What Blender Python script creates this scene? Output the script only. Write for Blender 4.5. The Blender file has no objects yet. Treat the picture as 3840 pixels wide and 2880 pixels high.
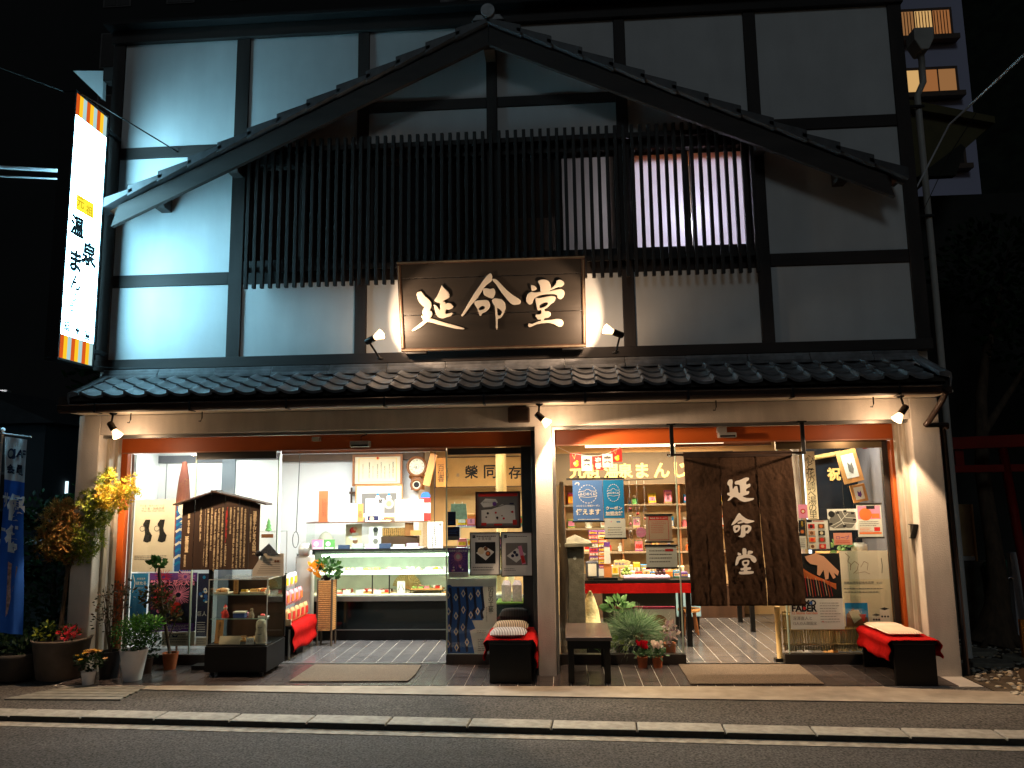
import bpy, bmesh, math, random
from mathutils import Vector, Matrix
R = math.radians
sc = bpy.context.scene
COL = sc.collection
rnd = random.Random(7)

# ---------------------------------------------------------------- camera
YAW, PITCH, ROLL = R(-3.684), R(8.018), R(-0.8447)
fw = Vector((math.sin(YAW)*math.cos(PITCH), math.cos(YAW)*math.cos(PITCH), math.sin(PITCH)))
rt = Vector((math.cos(YAW), -math.sin(YAW), 0))
up = rt.cross(fw)
c_, s_ = math.cos(ROLL), math.sin(ROLL)
r2, u2 = c_*rt + s_*up, -s_*rt + c_*up
cam = bpy.data.cameras.new('camera')
cam.sensor_width = 36
cam.lens = 36*2884/3840
cam.clip_start, cam.clip_end = .05, 400
camo = bpy.data.objects.new('camera', cam)
COL.objects.link(camo)
camo.matrix_world = Matrix((( r2.x, u2.x, -fw.x, 0), (r2.y, u2.y, -fw.y, -7.27), (r2.z, u2.z, -fw.z, 1.65), (0, 0, 0, 1)))
sc.camera = camo

# ---------------------------------------------------------------- sky, night light, exposure
w = bpy.data.worlds.new('World')
sc.world = w
w.use_nodes = True
nt = w.node_tree
bg = nt.nodes['Background']
sky = nt.nodes.new('ShaderNodeTexSky')
sky.sky_type = 'NISHITA'
sky.sun_disc = False
sky.sun_elevation = R(-3)
sky.sun_rotation = R(120)
nt.links.new(sky.outputs[0], bg.inputs[0])
bg.inputs[1].default_value = 0.15
sun = bpy.data.lights.new('sun', 'SUN')
sun.energy = 0.096
sun.angle = R(12)
sun.color = (.80, .94, 1.0)
suno = bpy.data.objects.new('sun', sun)
COL.objects.link(suno)
suno.rotation_euler = Vector((.10, .85, -.52)).to_track_quat('-Z', 'Y').to_euler()
sc.view_settings.view_transform = 'Standard'
sc.view_settings.look = 'None'
sc.view_settings.exposure = 0.2
sc.view_settings.gamma = 1
sc.cycles.use_denoising = True
sc.cycles.max_bounces = 8
sc.cycles.transparent_max_bounces = 16
sc.cycles.sample_clamp_indirect = 6
sc.cycles.caustics_reflective = False
sc.cycles.caustics_refractive = False

# ---------------------------------------------------------------- materials
def lin(c):
    return tuple(((v/255)/12.92 if v/255 <= .04045 else ((v/255+.055)/1.055)**2.4) for v in c[:3])
MATS = {}
def mat(name, rgb, rough=.6, metal=0., var=.10, vs=6., bump=0., bs=40., spec=.4, emit=None, es=0., coat=0., stretch=None, rand=0., var2=None):
    """rgb is the surface's own colour in 0-255 sRGB"""
    if name in MATS: return MATS[name]
    m = bpy.data.materials.new(name)
    m.use_nodes = True
    N, L = m.node_tree.nodes, m.node_tree.links
    b = N['Principled BSDF']
    col = lin(rgb)
    b.inputs['Roughness'].default_value = rough
    b.inputs['Metallic'].default_value = metal
    b.inputs['Specular IOR Level'].default_value = spec
    b.inputs['Coat Weight'].default_value = coat
    b.inputs['Base Color'].default_value = (*col, 1)
    tc = N.new('ShaderNodeTexCoord')
    vec = tc.outputs['Object']
    if stretch:
        mp = N.new('ShaderNodeMapping')
        mp.inputs['Scale'].default_value = stretch
        L.new(vec, mp.inputs[0]); vec = mp.outputs[0]
    last = None
    if var:
        nz = N.new('ShaderNodeTexNoise')
        nz.inputs['Scale'].default_value = vs
        nz.inputs['Detail'].default_value = 6
        L.new(vec, nz.inputs['Vector'])
        mr = N.new('ShaderNodeMapRange')
        mr.inputs[1].default_value, mr.inputs[2].default_value = .25, .75
        mr.inputs[3].default_value, mr.inputs[4].default_value = 1-var*1.6, 1+var*1.6
        L.new(nz.outputs[0], mr.inputs[0])
        mx = N.new('ShaderNodeVectorMath'); mx.operation = 'SCALE'
        mx.inputs[0].default_value = col
        L.new(mr.outputs[0], mx.inputs['Scale'])
        last = mx.outputs[0]
    if var2:                       # second, coarser stain pattern: (amount, scale, stretch)
        amt, vs2, st2 = var2
        mp2 = N.new('ShaderNodeMapping'); mp2.inputs['Scale'].default_value = st2
        L.new(tc.outputs['Object'], mp2.inputs[0])
        n3 = N.new('ShaderNodeTexNoise'); n3.inputs['Scale'].default_value = vs2; n3.inputs['Detail'].default_value = 4
        L.new(mp2.outputs[0], n3.inputs['Vector'])
        m3 = N.new('ShaderNodeMapRange'); m3.inputs[1].default_value, m3.inputs[2].default_value = .35, .65
        m3.inputs[3].default_value, m3.inputs[4].default_value = 1-amt, 1+amt*.5
        L.new(n3.outputs[0], m3.inputs[0])
        x3 = N.new('ShaderNodeVectorMath'); x3.operation = 'SCALE'
        if last: L.new(last, x3.inputs[0])
        else: x3.inputs[0].default_value = col
        L.new(m3.outputs[0], x3.inputs['Scale']); last = x3.outputs[0]
    if rand:
        oi = N.new('ShaderNodeObjectInfo')
        mr2 = N.new('ShaderNodeMapRange')
        mr2.inputs[3].default_value, mr2.inputs[4].default_value = 1-rand, 1+rand
        L.new(oi.outputs['Random'], mr2.inputs[0])
        mx2 = N.new('ShaderNodeVectorMath'); mx2.operation = 'SCALE'
        if last: L.new(last, mx2.inputs[0])
        else: mx2.inputs[0].default_value = col
        L.new(mr2.outputs[0], mx2.inputs['Scale'])
        last = mx2.outputs[0]
    if last: L.new(last, b.inputs['Base Color'])
    if bump:
        n2 = N.new('ShaderNodeTexNoise')
        n2.inputs['Scale'].default_value = bs
        n2.inputs['Detail'].default_value = 5
        L.new(vec, n2.inputs['Vector'])
        bp = N.new('ShaderNodeBump')
        bp.inputs['Strength'].default_value = bump
        bp.inputs['Distance'].default_value = .01
        L.new(n2.outputs[0], bp.inputs['Height'])
        L.new(bp.outputs[0], b.inputs['Normal'])
    if emit:
        b.inputs['Emission Color'].default_value = (*lin(emit), 1)
        b.inputs['Emission Strength'].default_value = es
    MATS[name] = m
    return m

def glass(name, tint=(.93, .97, .95), refl=1.0, rough=.0):
    m = bpy.data.materials.new(name); m.use_nodes = True
    N, L = m.node_tree.nodes, m.node_tree.links
    N.remove(N['Principled BSDF'])
    tr = N.new('ShaderNodeBsdfTransparent'); tr.inputs[0].default_value = (*tint, 1)
    gl = N.new('ShaderNodeBsdfGlossy'); gl.inputs['Roughness'].default_value = rough
    fr = N.new('ShaderNodeFresnel')
    ge = N.new('ShaderNodeNewGeometry'); io = N.new('ShaderNodeMapRange')   # same Fresnel curve on both faces of the thin pane
    io.inputs[3].default_value, io.inputs[4].default_value = 1.45, 1/1.45
    L.new(ge.outputs['Backfacing'], io.inputs[0]); L.new(io.outputs[0], fr.inputs[0])
    ml = N.new('ShaderNodeMath'); ml.operation = 'MULTIPLY'; ml.inputs[1].default_value = refl
    mx = N.new('ShaderNodeMixShader')
    L.new(fr.outputs[0], ml.inputs[0]); L.new(ml.outputs[0], mx.inputs[0])
    L.new(tr.outputs[0], mx.inputs[1]); L.new(gl.outputs[0], mx.inputs[2])
    L.new(mx.outputs[0], N['Material Output'].inputs[0])
    MATS[name] = m
    return m

def frosted(name, col):
    m = bpy.data.materials.new(name); m.use_nodes = True
    N, L = m.node_tree.nodes, m.node_tree.links
    N.remove(N['Principled BSDF'])
    tl = N.new('ShaderNodeBsdfTranslucent'); tl.inputs[0].default_value = (*col, 1)
    df = N.new('ShaderNodeBsdfDiffuse'); df.inputs[0].default_value = (.5, .5, .5, 1)
    mx = N.new('ShaderNodeMixShader'); mx.inputs[0].default_value = .2
    L.new(tl.outputs[0], mx.inputs[1]); L.new(df.outputs[0], mx.inputs[2])
    L.new(mx.outputs[0], N['Material Output'].inputs[0])
    MATS[name] = m
    return m

def emi(name, rgb, strength):
    if name in MATS: return MATS[name]
    m = bpy.data.materials.new(name); m.use_nodes = True
    N, L = m.node_tree.nodes, m.node_tree.links
    N.remove(N['Principled BSDF'])
    e = N.new('ShaderNodeEmission'); e.inputs[0].default_value = (*lin(rgb), 1); e.inputs[1].default_value = strength
    L.new(e.outputs[0], N['Material Output'].inputs[0])
    MATS[name] = m
    return m

STUCCO = mat('beige_stucco', (200, 190, 178), .9, var=.07, vs=3, bump=.35, bs=90, var2=(.13, 3, (2.5, 2.5, .5)))
PLASTER = mat('white_plaster', (214, 216, 216), .85, var=.05, vs=2.2, bump=.10, bs=24, var2=(.045, 2.2, (2.4, 2.4, .5)))
TIMBER = mat('dark_timber', (50, 43, 40), .65, var=.35, vs=5, bump=.2, bs=30, stretch=(1, 1, .25))
TIMBER_H = mat('dark_timber_beam', (50, 43, 40), .65, var=.35, vs=5, bump=.2, bs=30, stretch=(.25, 1, 1))
SLAT = mat('black_brown_slat', (30, 25, 22), .6, var=.25, vs=9, stretch=(1, 1, .2))
RTILE = mat('smoked_roof_tile', (122, 122, 124), .36, var=.16, vs=14, bump=.2, bs=50, rand=.32, var2=(.3, 6, (1, 1, 1)))
ORANGE = mat('orange_painted_steel', (176, 82, 28), .45, var=.05, vs=3)
DARKFRAME = mat('dark_bronze_frame', (44, 38, 34), .4, var=.08)
GREYGREEN = mat('dark_grey_steel', (52, 56, 56), .45, var=.06)
STEEL = mat('brushed_steel', (150, 148, 144), .35, .9, var=.06, stretch=(.2, 4, 4))
BROWNMETAL = mat('brown_gutter_metal', (58, 44, 38), .35, .3, var=.1)
BLACKMETAL = mat('black_metal', (20, 19, 19), .4, .2, var=.1)
BLACKWOOD = mat('black_lacquered_wood', (11, 10, 10), .42, var=.1, spec=.25)
SEATTOP = mat('dark_brown_lacquer_top', (92, 80, 76), .25, var=.08, vs=4)
REDCLOTH = mat('scarlet_felt', (176, 20, 18), .95, var=.12, vs=30, bump=.5, bs=160, spec=.1, var2=(.18, 5, (1, 1, 1)))
CONC = mat('warm_concrete', (156, 146, 132), .9, var=.12, vs=8, bump=.15, bs=120, var2=(.2, 2, (1, 2, 1)))
CONC2 = mat('kerb_concrete', (156, 153, 144), .88, var=.16, vs=18, bump=.3, bs=90, rand=.08, var2=(.18, 4, (1, 1, 1)))
ASPH = mat('pavement_asphalt', (80, 76, 72), .92, var=.75, vs=60, bump=.7, bs=160, var2=(.28, 1.3, (.6, 1.6, 1)))
ROADM = mat('road_asphalt', (76, 75, 75), .9, var=.7, vs=65, bump=.7, bs=170, var2=(.22, .9, (.4, 2.2, 1)))
LINEM = mat('worn_white_line', (152, 147, 136), .85, var=.3, vs=16, bump=.2, bs=150)
FTILE = mat('slate_floor_tile', (70, 63, 62), .26, var=.16, vs=9, rand=.16, bump=.05, bs=50)
FTILE_IN = mat('grey_floor_tile', (92, 90, 92), .22, var=.16, vs=7)
GROUT = mat('pale_grout', (190, 184, 176), .9, var=.08)
MATM = mat('brown_coir_mat', (104, 90, 76), .98, var=.45, vs=140, bump=.9, bs=260)
GLASS = glass('shop_glass', (.945, .975, .96), 1.3)
CASEGLASS = glass('case_glass', (.95, .98, .96), .8)
DARKGLASS = glass('dark_window_glass', (.5, .52, .55), 1.2)
FROST = frosted('frosted_glass', (.80, .79, .88))
FROSTDIM = frosted('frosted_glass_dim', (.6, .56, .54))
WHITEP = mat('white_paper', (226, 224, 218), .8, var=.03)
CREAMP = mat('cream_paper', (222, 206, 176), .8, var=.04)
TANP = mat('tan_paper', (222, 210, 192), .8, var=.03)
BLACKP = mat('black_ink', (22, 22, 26), .7, var=0)
GREYP = mat('grey_ink', (120, 116, 112), .7, var=0)
REDP = mat('red_ink', (200, 40, 34), .7, var=0)
BLUEP = mat('blue_ink', (36, 92, 170), .7, var=0)
NAVYP = mat('navy_ink', (26, 30, 66), .7, var=.2, vs=12)
CYANP = mat('cyan_ink', (20, 130, 196), .7, var=0)
YELLP = mat('yellow_ink', (234, 190, 40), .7, var=0)
ORANP = mat('orange_ink', (226, 120, 60), .7, var=0)
PINKP = mat('pink_ink', (226, 140, 176), .7, var=0)
PURPP = mat('purple_ink', (108, 62, 150), .7, var=.2, vs=20)
GREENP = mat('green_ink', (90, 150, 80), .7, var=.1)
SKINP = mat('skin_ink', (218, 164, 130), .7, var=.05)
BROWNP = mat('brown_ink', (120, 76, 46), .7, var=.1)
GOLDP = mat('gold_leaf', (236, 196, 120), .5, var=.06)
CREAMW = mat('cream_paint', (236, 224, 204), .6, var=.04, vs=14)
WOODL = mat('light_wood', (198, 142, 84), .55, var=.18, vs=6, stretch=(1, 1, .15))
WOODM = mat('mid_wood', (140, 88, 48), .5, var=.2, vs=6, stretch=(1, 1, .15))
WOODD = mat('dark_brown_wood', (72, 48, 32), .6, var=.25, vs=6, bump=.15, bs=30, stretch=(1, 1, .12))
TERRA = mat('terracotta', (168, 92, 54), .8, var=.12, vs=12, bump=.1, bs=60)
POTW = mat('white_glazed_pot', (206, 204, 206), .35, var=.04)
POTD = mat('dark_plastic_pot', (34, 32, 36), .5, var=.1)
STONE = mat('grey_stone', (128, 122, 108), .9, var=.22, vs=14, bump=.5, bs=60)
BARK = mat('tree_bark', (74, 60, 46), .9, var=.3, vs=18, bump=.6, bs=40, stretch=(1, 1, .3))
SOIL = mat('potting_soil', (44, 34, 26), .95, var=.3, vs=40, bump=.6, bs=90)
WALLW = mat('white_interior_wall', (232, 232, 232), .75, var=.02)
WALLT = mat('tan_interior_wall', (206, 172, 124), .8, var=.06, vs=4)
CEILM = mat('interior_ceiling', (196, 186, 170), .8, var=.03)
SILVER = mat('silver_plastic', (170, 168, 164), .35, .5, var=.04)
RUBBER = mat('black_rubber', (24, 24, 24), .7, var=.05)
CELLO = glass('cellophane', (.96, .96, .98), 2.2, .12)

TIER = ['lowest', 'middle', 'top']
ORD = ['first', 'second', 'third', 'fourth', 'fifth', 'sixth', 'seventh', 'eighth', 'ninth', 'tenth', 'eleventh', 'twelfth']
GUIDE = mat('beige_guide_rail', (170, 158, 140), .5, .2, var=.03)
# ---------------------------------------------------------------- helpers
def wloc(o):
    v = Vector((0, 0, 0))
    while o:
        v = v + o.location; o = o.parent
    return v

def link(o, parent=None):
    COL.objects.link(o)
    if parent: o.parent = parent
    return o

def tag(o, label=None, cat=None, group=None, kind=None):
    if label: o['label'] = label
    if cat: o['category'] = cat
    if group: o['group'] = group
    if kind: o['kind'] = kind
    return o

def thing(name, label, cat, loc=(0, 0, 0), rz=0, group=None):
    o = bpy.data.objects.new(name, None)
    o.empty_display_size = .05
    link(o)
    o.location = loc
    o.rotation_euler = (0, 0, rz)
    return tag(o, label, cat, group)

class MB:
    def __init__(s): s.v, s.f, s.m = [], [], []
    def add(s, vs, fs, mi=0):
        n = len(s.v); s.v += [tuple(p) for p in vs]
        for f in fs: s.f.append(tuple(i+n for i in f)); s.m.append(mi)
        return s
    def box(s, x0, x1, y0, y1, z0, z1, mi=0, M=None):
        vs = [Vector((x, y, z)) for z in (z0, z1) for y in (y0, y1) for x in (x0, x1)]
        if M: vs = [M @ p for p in vs]
        return s.add(vs, [(0, 2, 3, 1), (4, 5, 7, 6), (0, 1, 5, 4), (2, 6, 7, 3), (0, 4, 6, 2), (1, 3, 7, 5)], mi)
    def prism(s, pts, y0, y1, mi=0):
        """pts is a list of (x, z), swept along y"""
        n = len(pts)
        vs = [(x, y0, z) for x, z in pts] + [(x, y1, z) for x, z in pts]
        fs = [tuple(range(n)), tuple(range(2*n-1, n-1, -1))] + [(i, i+n, (i+1) % n+n, (i+1) % n) for i in range(n)]
        return s.add(vs, fs, mi)
    def prismx(s, pts, x0, x1, mi=0):
        """pts is a list of (y, z), swept along x"""
        n = len(pts)
        vs = [(x0, y, z) for y, z in pts] + [(x1, y, z) for y, z in pts]
        fs = [tuple(range(n)), tuple(range(2*n-1, n-1, -1))] + [(i, i+n, (i+1) % n+n, (i+1) % n) for i in range(n)]
        return s.add(vs, fs, mi)
    def slab(s, pts, z0, z1, mi=0):
        """pts is a list of (x, y), swept along z"""
        n = len(pts)
        vs = [(x, y, z0) for x, y in pts] + [(x, y, z1) for x, y in pts]
        fs = [tuple(range(n)), tuple(range(2*n-1, n-1, -1))] + [(i, i+n, (i+1) % n+n, (i+1) % n) for i in range(n)]
        return s.add(vs, fs, mi)
    def tube(s, path, r, n=8, mi=0, cap=True):
        path = [Vector(p) for p in path]
        rs = r if isinstance(r, (list, tuple)) else [r]*len(path)
        vs, fs = [], []
        for i, p in enumerate(path):
            d = (path[min(i+1, len(path)-1)] - path[max(i-1, 0)]).normalized()
            a = d.cross(Vector((0, 0, 1)) if abs(d.z) < .9 else Vector((1, 0, 0))).normalized()
            b = d.cross(a)
            for k in range(n):
                t = 2*math.pi*k/n
                vs.append(p + rs[i]*(math.cos(t)*a + math.sin(t)*b))
        for i in range(len(path)-1):
            for k in range(n):
                fs.append((i*n+k, i*n+(k+1) % n, (i+1)*n+(k+1) % n, (i+1)*n+k))
        if cap: fs += [tuple(range(n)), tuple(range(len(path)*n-1, (len(path)-1)*n-1, -1))]
        return s.add(vs, fs, mi)
    def lathe(s, prof, c=(0, 0, 0), n=20, mi=0, M=None, sx=1, sy=1):
        """prof is a list of (radius, height)"""
        vs, fs = [], []
        for r, h in prof:
            for k in range(n):
                t = 2*math.pi*k/n
                p = Vector((c[0]+r*sx*math.cos(t), c[1]+r*sy*math.sin(t), c[2]+h))
                vs.append(M @ p if M else p)
        for i in range(len(prof)-1):
            for k in range(n):
                fs.append((i*n+k, i*n+(k+1) % n, (i+1)*n+(k+1) % n, (i+1)*n+k))
        fs += [tuple(range(n)), tuple(range(len(prof)*n-1, (len(prof)-1)*n-1, -1))]
        return s.add(vs, fs, mi)
    def ball(s, c, r, mi=0, n=10, sz=1.):
        pr = [(r*math.sin(math.pi*i/6)+1e-4, -r*sz*math.cos(math.pi*i/6)) for i in range(7)]
        return s.lathe(pr, c, n, mi)
    def rect(s, x0, x1, z0, z1, y, mi=0):
        return s.add([(x0, y, z0), (x1, y, z0), (x1, y, z1), (x0, y, z1)], [(0, 1, 2, 3)], mi)
    def flat(s, pts, y, mi=0):
        return s.add([(x, y, z) for x, z in pts], [tuple(range(len(pts)))], mi)
    def disc(s, x, z, r, y, mi=0, n=20, rz=None):
        return s.flat([(x+r*math.cos(2*math.pi*k/n), z+(rz or r)*math.sin(2*math.pi*k/n)) for k in range(n)], y, mi)
    def text(s, t, x, z, y, w=None, h=None, mi=0, bold=0., vert=False, M=None, gap=1.0):
        """lettering centred on (x, z) in the plane y, fitted to width w or height h"""
        vs, fs, bw, bh = glyphs(t, bold, vert, gap)
        k = (w/bw) if w and not h else ((h/bh) if h and not w else None)
        kx, kz = (k, k) if k else (w/bw, h/bh)
        pts = [Vector((x+a*kx, y, z+b*kz)) for a, b in vs]
        if M: pts = [M @ p for p in pts]
        return s.add(pts, fs, mi)
    def build(s, name, mats, parent=None, smooth=False, bevel=0., local=False, sub=0):
        me = bpy.data.meshes.new(name)
        off = Vector((0, 0, 0)) if (local or not parent) else wloc(parent)
        me.from_pydata([Vector(p)-off for p in s.v], [], s.f)
        mats = mats if isinstance(mats, (list, tuple)) else [mats]
        for m in mats: me.materials.append(m)
        if len(mats) > 1: me.polygons.foreach_set('material_index', s.m)
        if smooth: me.polygons.foreach_set('use_smooth', [True]*len(me.polygons))
        me.update()
        o = bpy.data.objects.new(name, me)
        link(o, parent)
        if bevel:
            b = o.modifiers.new('bevel', 'BEVEL'); b.width = bevel; b.segments = 2; b.limit_method = 'ANGLE'
        if sub:
            m = o.modifiers.new('subdivision', 'SUBSURF'); m.levels = m.render_levels = sub
        return o

GL = {}
def glyphs(t, bold=0., vert=False, gap=1.):
    key = (t, bold, vert, gap)
    if key in GL: return GL[key]
    cu = bpy.data.curves.new('lettering', 'FONT')
    cu.body = '\n'.join(t) if vert else t
    cu.align_x, cu.align_y = 'CENTER', 'CENTER'
    cu.offset = bold
    cu.resolution_u = 2
    cu.space_line = .78*gap
    o = bpy.data.objects.new('lettering', cu)
    me = bpy.data.meshes.new_from_object(o)
    vs = [(v.co.x, v.co.y) for v in me.vertices]
    fs = [tuple(p.vertices) for p in me.polygons]
    bpy.data.objects.remove(o); bpy.data.curves.remove(cu); bpy.data.meshes.remove(me)
    if not vs: vs, fs = [(0, 0), (.01, 0), (0, .01)], [(0, 1, 2)]
    x0, x1 = min(a for a, b in vs), max(a for a, b in vs)
    y0, y1 = min(b for a, b in vs), max(b for a, b in vs)
    vs = [(a-(x0+x1)/2, b-(y0+y1)/2) for a, b in vs]
    GL[key] = (vs, fs, x1-x0, y1-y0)
    return GL[key]

def smooth_loop(p, it=2):
    for _ in range(it):
        q = []
        n = len(p)
        for i in range(n):
            a, b = p[i], p[(i+1) % n]
            q.append((a[0]*.8+b[0]*.2, a[1]*.8+b[1]*.2)); q.append((a[0]*.2+b[0]*.8, a[1]*.2+b[1]*.8))
        p = q
    return p

def brush(strokes, name, m, parent, place, depth=.012, bevel=.004):
    """brush characters from drawn outlines; each stroke is a list of loops (the rest are holes)"""
    allv, allf = [], []
    for i, loops in enumerate(strokes):
        cu = bpy.data.curves.new('stroke', 'CURVE')
        cu.dimensions = '2D'; cu.fill_mode = 'BOTH'
        cu.extrude = depth/2; cu.bevel_depth = bevel; cu.bevel_resolution = 1; cu.offset = -bevel*.6
        for lp in loops:
            lp = smooth_loop([place(*q) for q in lp])
            sp = cu.splines.new('POLY'); sp.points.add(len(lp)-1); sp.use_cyclic_u = True
            for k, q in enumerate(lp): sp.points[k].co = (q[0], q[1], 0, 1)
        o = bpy.data.objects.new('stroke', cu)
        me = bpy.data.meshes.new_from_object(o)
        n = len(allv)
        allv += [(v.co.x, v.co.y, v.co.z + i*.0006) for v in me.vertices]
        allf += [tuple(j+n for j in p.vertices) for p in me.polygons]
        bpy.data.objects.remove(o); bpy.data.curves.remove(cu); bpy.data.meshes.remove(me)
    me = bpy.data.meshes.new(name); me.from_pydata(allv, [], allf); me.materials.append(m); me.update()
    o = bpy.data.objects.new(name, me)
    return link(o, parent)

def copy_tree(o, parent=None):
    c = o.copy(); COL.objects.link(c); c.parent = parent
    for ch in o.children: copy_tree(ch, c)
    return c

def lamp(kind, name, loc, energy, color, parent, target=None, **kw):
    l = bpy.data.lights.new(name, kind); l.energy = energy; l.color = color
    for k, v in kw.items(): setattr(l, k, v)
    o = bpy.data.objects.new(name, l); link(o, parent)
    o.location = Vector(loc) - wloc(parent) if parent else loc
    if target: o.rotation_euler = (Vector(target)-Vector(loc)).to_track_quat('-Z', 'Y').to_euler()
    return o

# ================================================================ the setting: ground, road, kerb, paving
def S(o, label=None):
    o['kind'] = 'structure'
    return o
def line(x, a, b):            # y of the slanted kerb lines, given at x=-4.4 and x=3
    return a + (x+4.4)/7.4*(b-a)
XL, XR = -60., 60.
S(MB().slab([(-150, -60), (150, -60), (150, 150), (-150, 150)], -.30, -.062).build('ground', mat('dark_ground', (52, 50, 46), .95, var=.3, vs=.6)))
S(MB().slab([(XL, -14), (XR, -14), (XR, line(XR, -1.39, -1.83)), (XL, line(XL, -1.39, -1.83))], -.2, -.050).build('road', ROADM))
S(MB().slab([(XL, line(XL, -1.40, -1.84)), (XR, line(XR, -1.40, -1.84)), (XR, line(XR, -1.285, -1.737)), (XL, line(XL, -1.285, -1.737))], -.2, -.046).build('road_edge_line', LINEM))
S(MB().slab([(XL, line(XL, -1.09, -1.545)), (XR, line(XR, -1.09, -1.545)), (XR, .4), (XL, .4)], -.2, -.012).build('pavement', ASPH))
# concrete strip in front of the shop
S(MB().slab([(-3.74, -.36), (-3.74, -.49), (-1.91, -.60), (.91, -.75), (3.46, -.882), (4.6, -.94), (4.6, -.62), (3.48, -.51), (2.74, -.40), (2.6, -.36)], -.1, -.003).build('concrete_strip', CONC))
# kerb stones, 60 cm long
kerb = bpy.data.objects.new('kerb', None); link(kerb); kerb['kind'] = 'structure'
ang = math.atan2(-.452, 7.4)
km = None
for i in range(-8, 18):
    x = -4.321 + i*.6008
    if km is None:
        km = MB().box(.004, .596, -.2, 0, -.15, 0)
        km.m[2] = 1  # front face gets a darker colour: the kerb's shaded side painted in
        km = km.build('kerb_stone', [CONC2, mat('kerb_face_shade', (52, 49, 45), .95, var=.3, vs=20)], kerb, bevel=.010, local=True); o = km
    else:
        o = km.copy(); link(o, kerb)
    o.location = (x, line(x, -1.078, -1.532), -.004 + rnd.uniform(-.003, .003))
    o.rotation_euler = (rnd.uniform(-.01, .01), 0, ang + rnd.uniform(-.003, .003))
S(MB().slab([(XL, line(XL, -1.278, -1.73)), (XR, line(XR, -1.278, -1.73)), (XR, line(XR, -1.08, -1.535)), (XL, line(XL, -1.08, -1.535))], -.2, -.02).build('kerb_bed', mat('dark_joint', (40, 38, 36), .95)))
# drain cover planks on the left
dr = thing('drain_cover', 'slatted pale concrete drain cover on the pavement before the potted plants', 'drain cover', (-4.2, -.6, -.01))
for k in range(5):
    y0 = -.82 + k*.086
    MB().slab([(-4.72+.055*k, y0), (-3.70, y0-.01), (-3.72, y0+.068), (-4.68+.055*k, y0+.078)], -.03, .002).build('plank', mat('drain_concrete', (120, 118, 110), .9, var=.2, vs=9, bump=.2), dr, bevel=.006)

# porch floor of square tiles
porch = S(MB().slab([(-4.6, -.36), (2.74, -.36), (3.44, -.36), (3.44, .50), (-4.6, .50)], -.1, -.005).build('porch_floor', GROUT))
TP = .1535
tm = None
nx = int(8.0/TP)
for j in range(6):
    for i in range(nx):
        x, y = -4.58+i*TP, -.352+j*.1425
        if x > 3.2: continue
        if tm is None:
            tm = MB().box(.0030, TP-.0030, .0026, .1395, -.02, 0).build('floor_tile', FTILE, porch, local=True); o = tm
        else:
            o = tm.copy(); link(o, porch)
        o.location = (x, y, rnd.uniform(-.0006, .0006)); o.rotation_euler = (rnd.uniform(-.002, .002), rnd.uniform(-.002, .002), 0)
# shop floor inside
sf = S(MB().box(-4.7, 3.40, .503, 5.2, -.1, -.004).build('shop_floor', GROUT))
tb = MB()
for j in range(30):
    for i in range(53):
        x, y = -4.66+i*TP, .51+j*TP
        dz = rnd.uniform(-.0008, .0008)
        tb.box(x+.0038, x+TP-.0038, y+.003, y+TP-.003, -.02, dz)
o = tb.build('floor_tile', FTILE_IN, sf); o['kind'] = 'stuff'

# ================================================================ the shop building
B = thing('shop_building', 'two-storey half-timbered shop with white plaster panels, dark beams and tiled eaves', 'building', (-.65, .2, 0))
WX0, WX1 = -4.745, 3.53
# --- lower stucco walls
MB().box(-4.755, -4.535, 0, .62, -.05, 2.46).box(-4.755, -4.64, .62, 6, -.05, 2.46).build('wall', STUCCO, B, bevel=.008)
MB().box(3.195, 3.449, 0, .38, -.05, 2.46).box(3.226, 3.449, .38, .62, -.05, 2.46).box(3.40, 3.449, .62, 6, -.05, 2.46).build('wall', STUCCO, B, bevel=.008)
colm = MB().box(-.262, -.100, 0, .55, -.02, 2.27).build('column', STUCCO, B, bevel=.006)
MB().box(-.099, -.072, .08, .40, -.02, 2.266).build('column_trim', STEEL, colm, bevel=.003)
MB().box(-.306, -.263, .20, .46, .0, 2.266).build('column_trim', GREYGREEN, colm, bevel=.003)
lint = MB().box(-4.535, 3.195, .003, .34, 2.266, 2.46).build('lintel', STUCCO, B, bevel=.006)
for a, b in ((-4.535, -.262), (-.1, 3.195)): MB().box(a, b, .06, .12, 2.236, 2.265).build('shutter_slot', STEEL, lint)
MB().box(-4.755, 3.449, .34, .5, 2.28, 2.46).build('lintel_back', STUCCO, lint)
# shutter guide rails in the jambs
for x, sgn in ((-4.535, 1), (3.195, -1)):
    g = MB()
    for y in (.13, .28): g.box(min(x, x+sgn*.03), max(x, x+sgn*.03), y, y+.06, 0, 2.262)
    g.build('shutter_guide', GUIDE, B, bevel=.002)
# --- soffit, fascia, gutter
MB().box(-4.70, 3.42, -.36, .0, 2.462, 2.482).build('eaves_soffit', mat('cream_soffit', (214, 202, 182), .85, var=.04), B)
MB().box(-4.72, 3.40, -.385, -.362, 2.455, 2.60).build('fascia', BROWNMETAL, B)
gp = []
for k in range(9):
    t = math.pi*k/8
    gp.append((-.44-.05*math.cos(t), 2.505-.068*math.sin(t)**.6))
gp += [(-.394, 2.512), (-.486, 2.512)][:0]
gut = MB().prismx(gp, -4.66, 3.27).build('gutter', BROWNMETAL, B, bevel=.003)
MB().tube([(-4.66, -.492, 2.508), (3.27, -.492, 2.508)], .007, 6).build('gutter_lip', BROWNMETAL, gut, smooth=True)
for k in range(9):
    x = -4.3 + k*.9
    MB().box(x, x+.02, -.494, -.386, 2.43, 2.437).box(x, x+.02, -.500, -.493, 2.43, 2.53).build('gutter_bracket', BLACKMETAL, gut)
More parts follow.
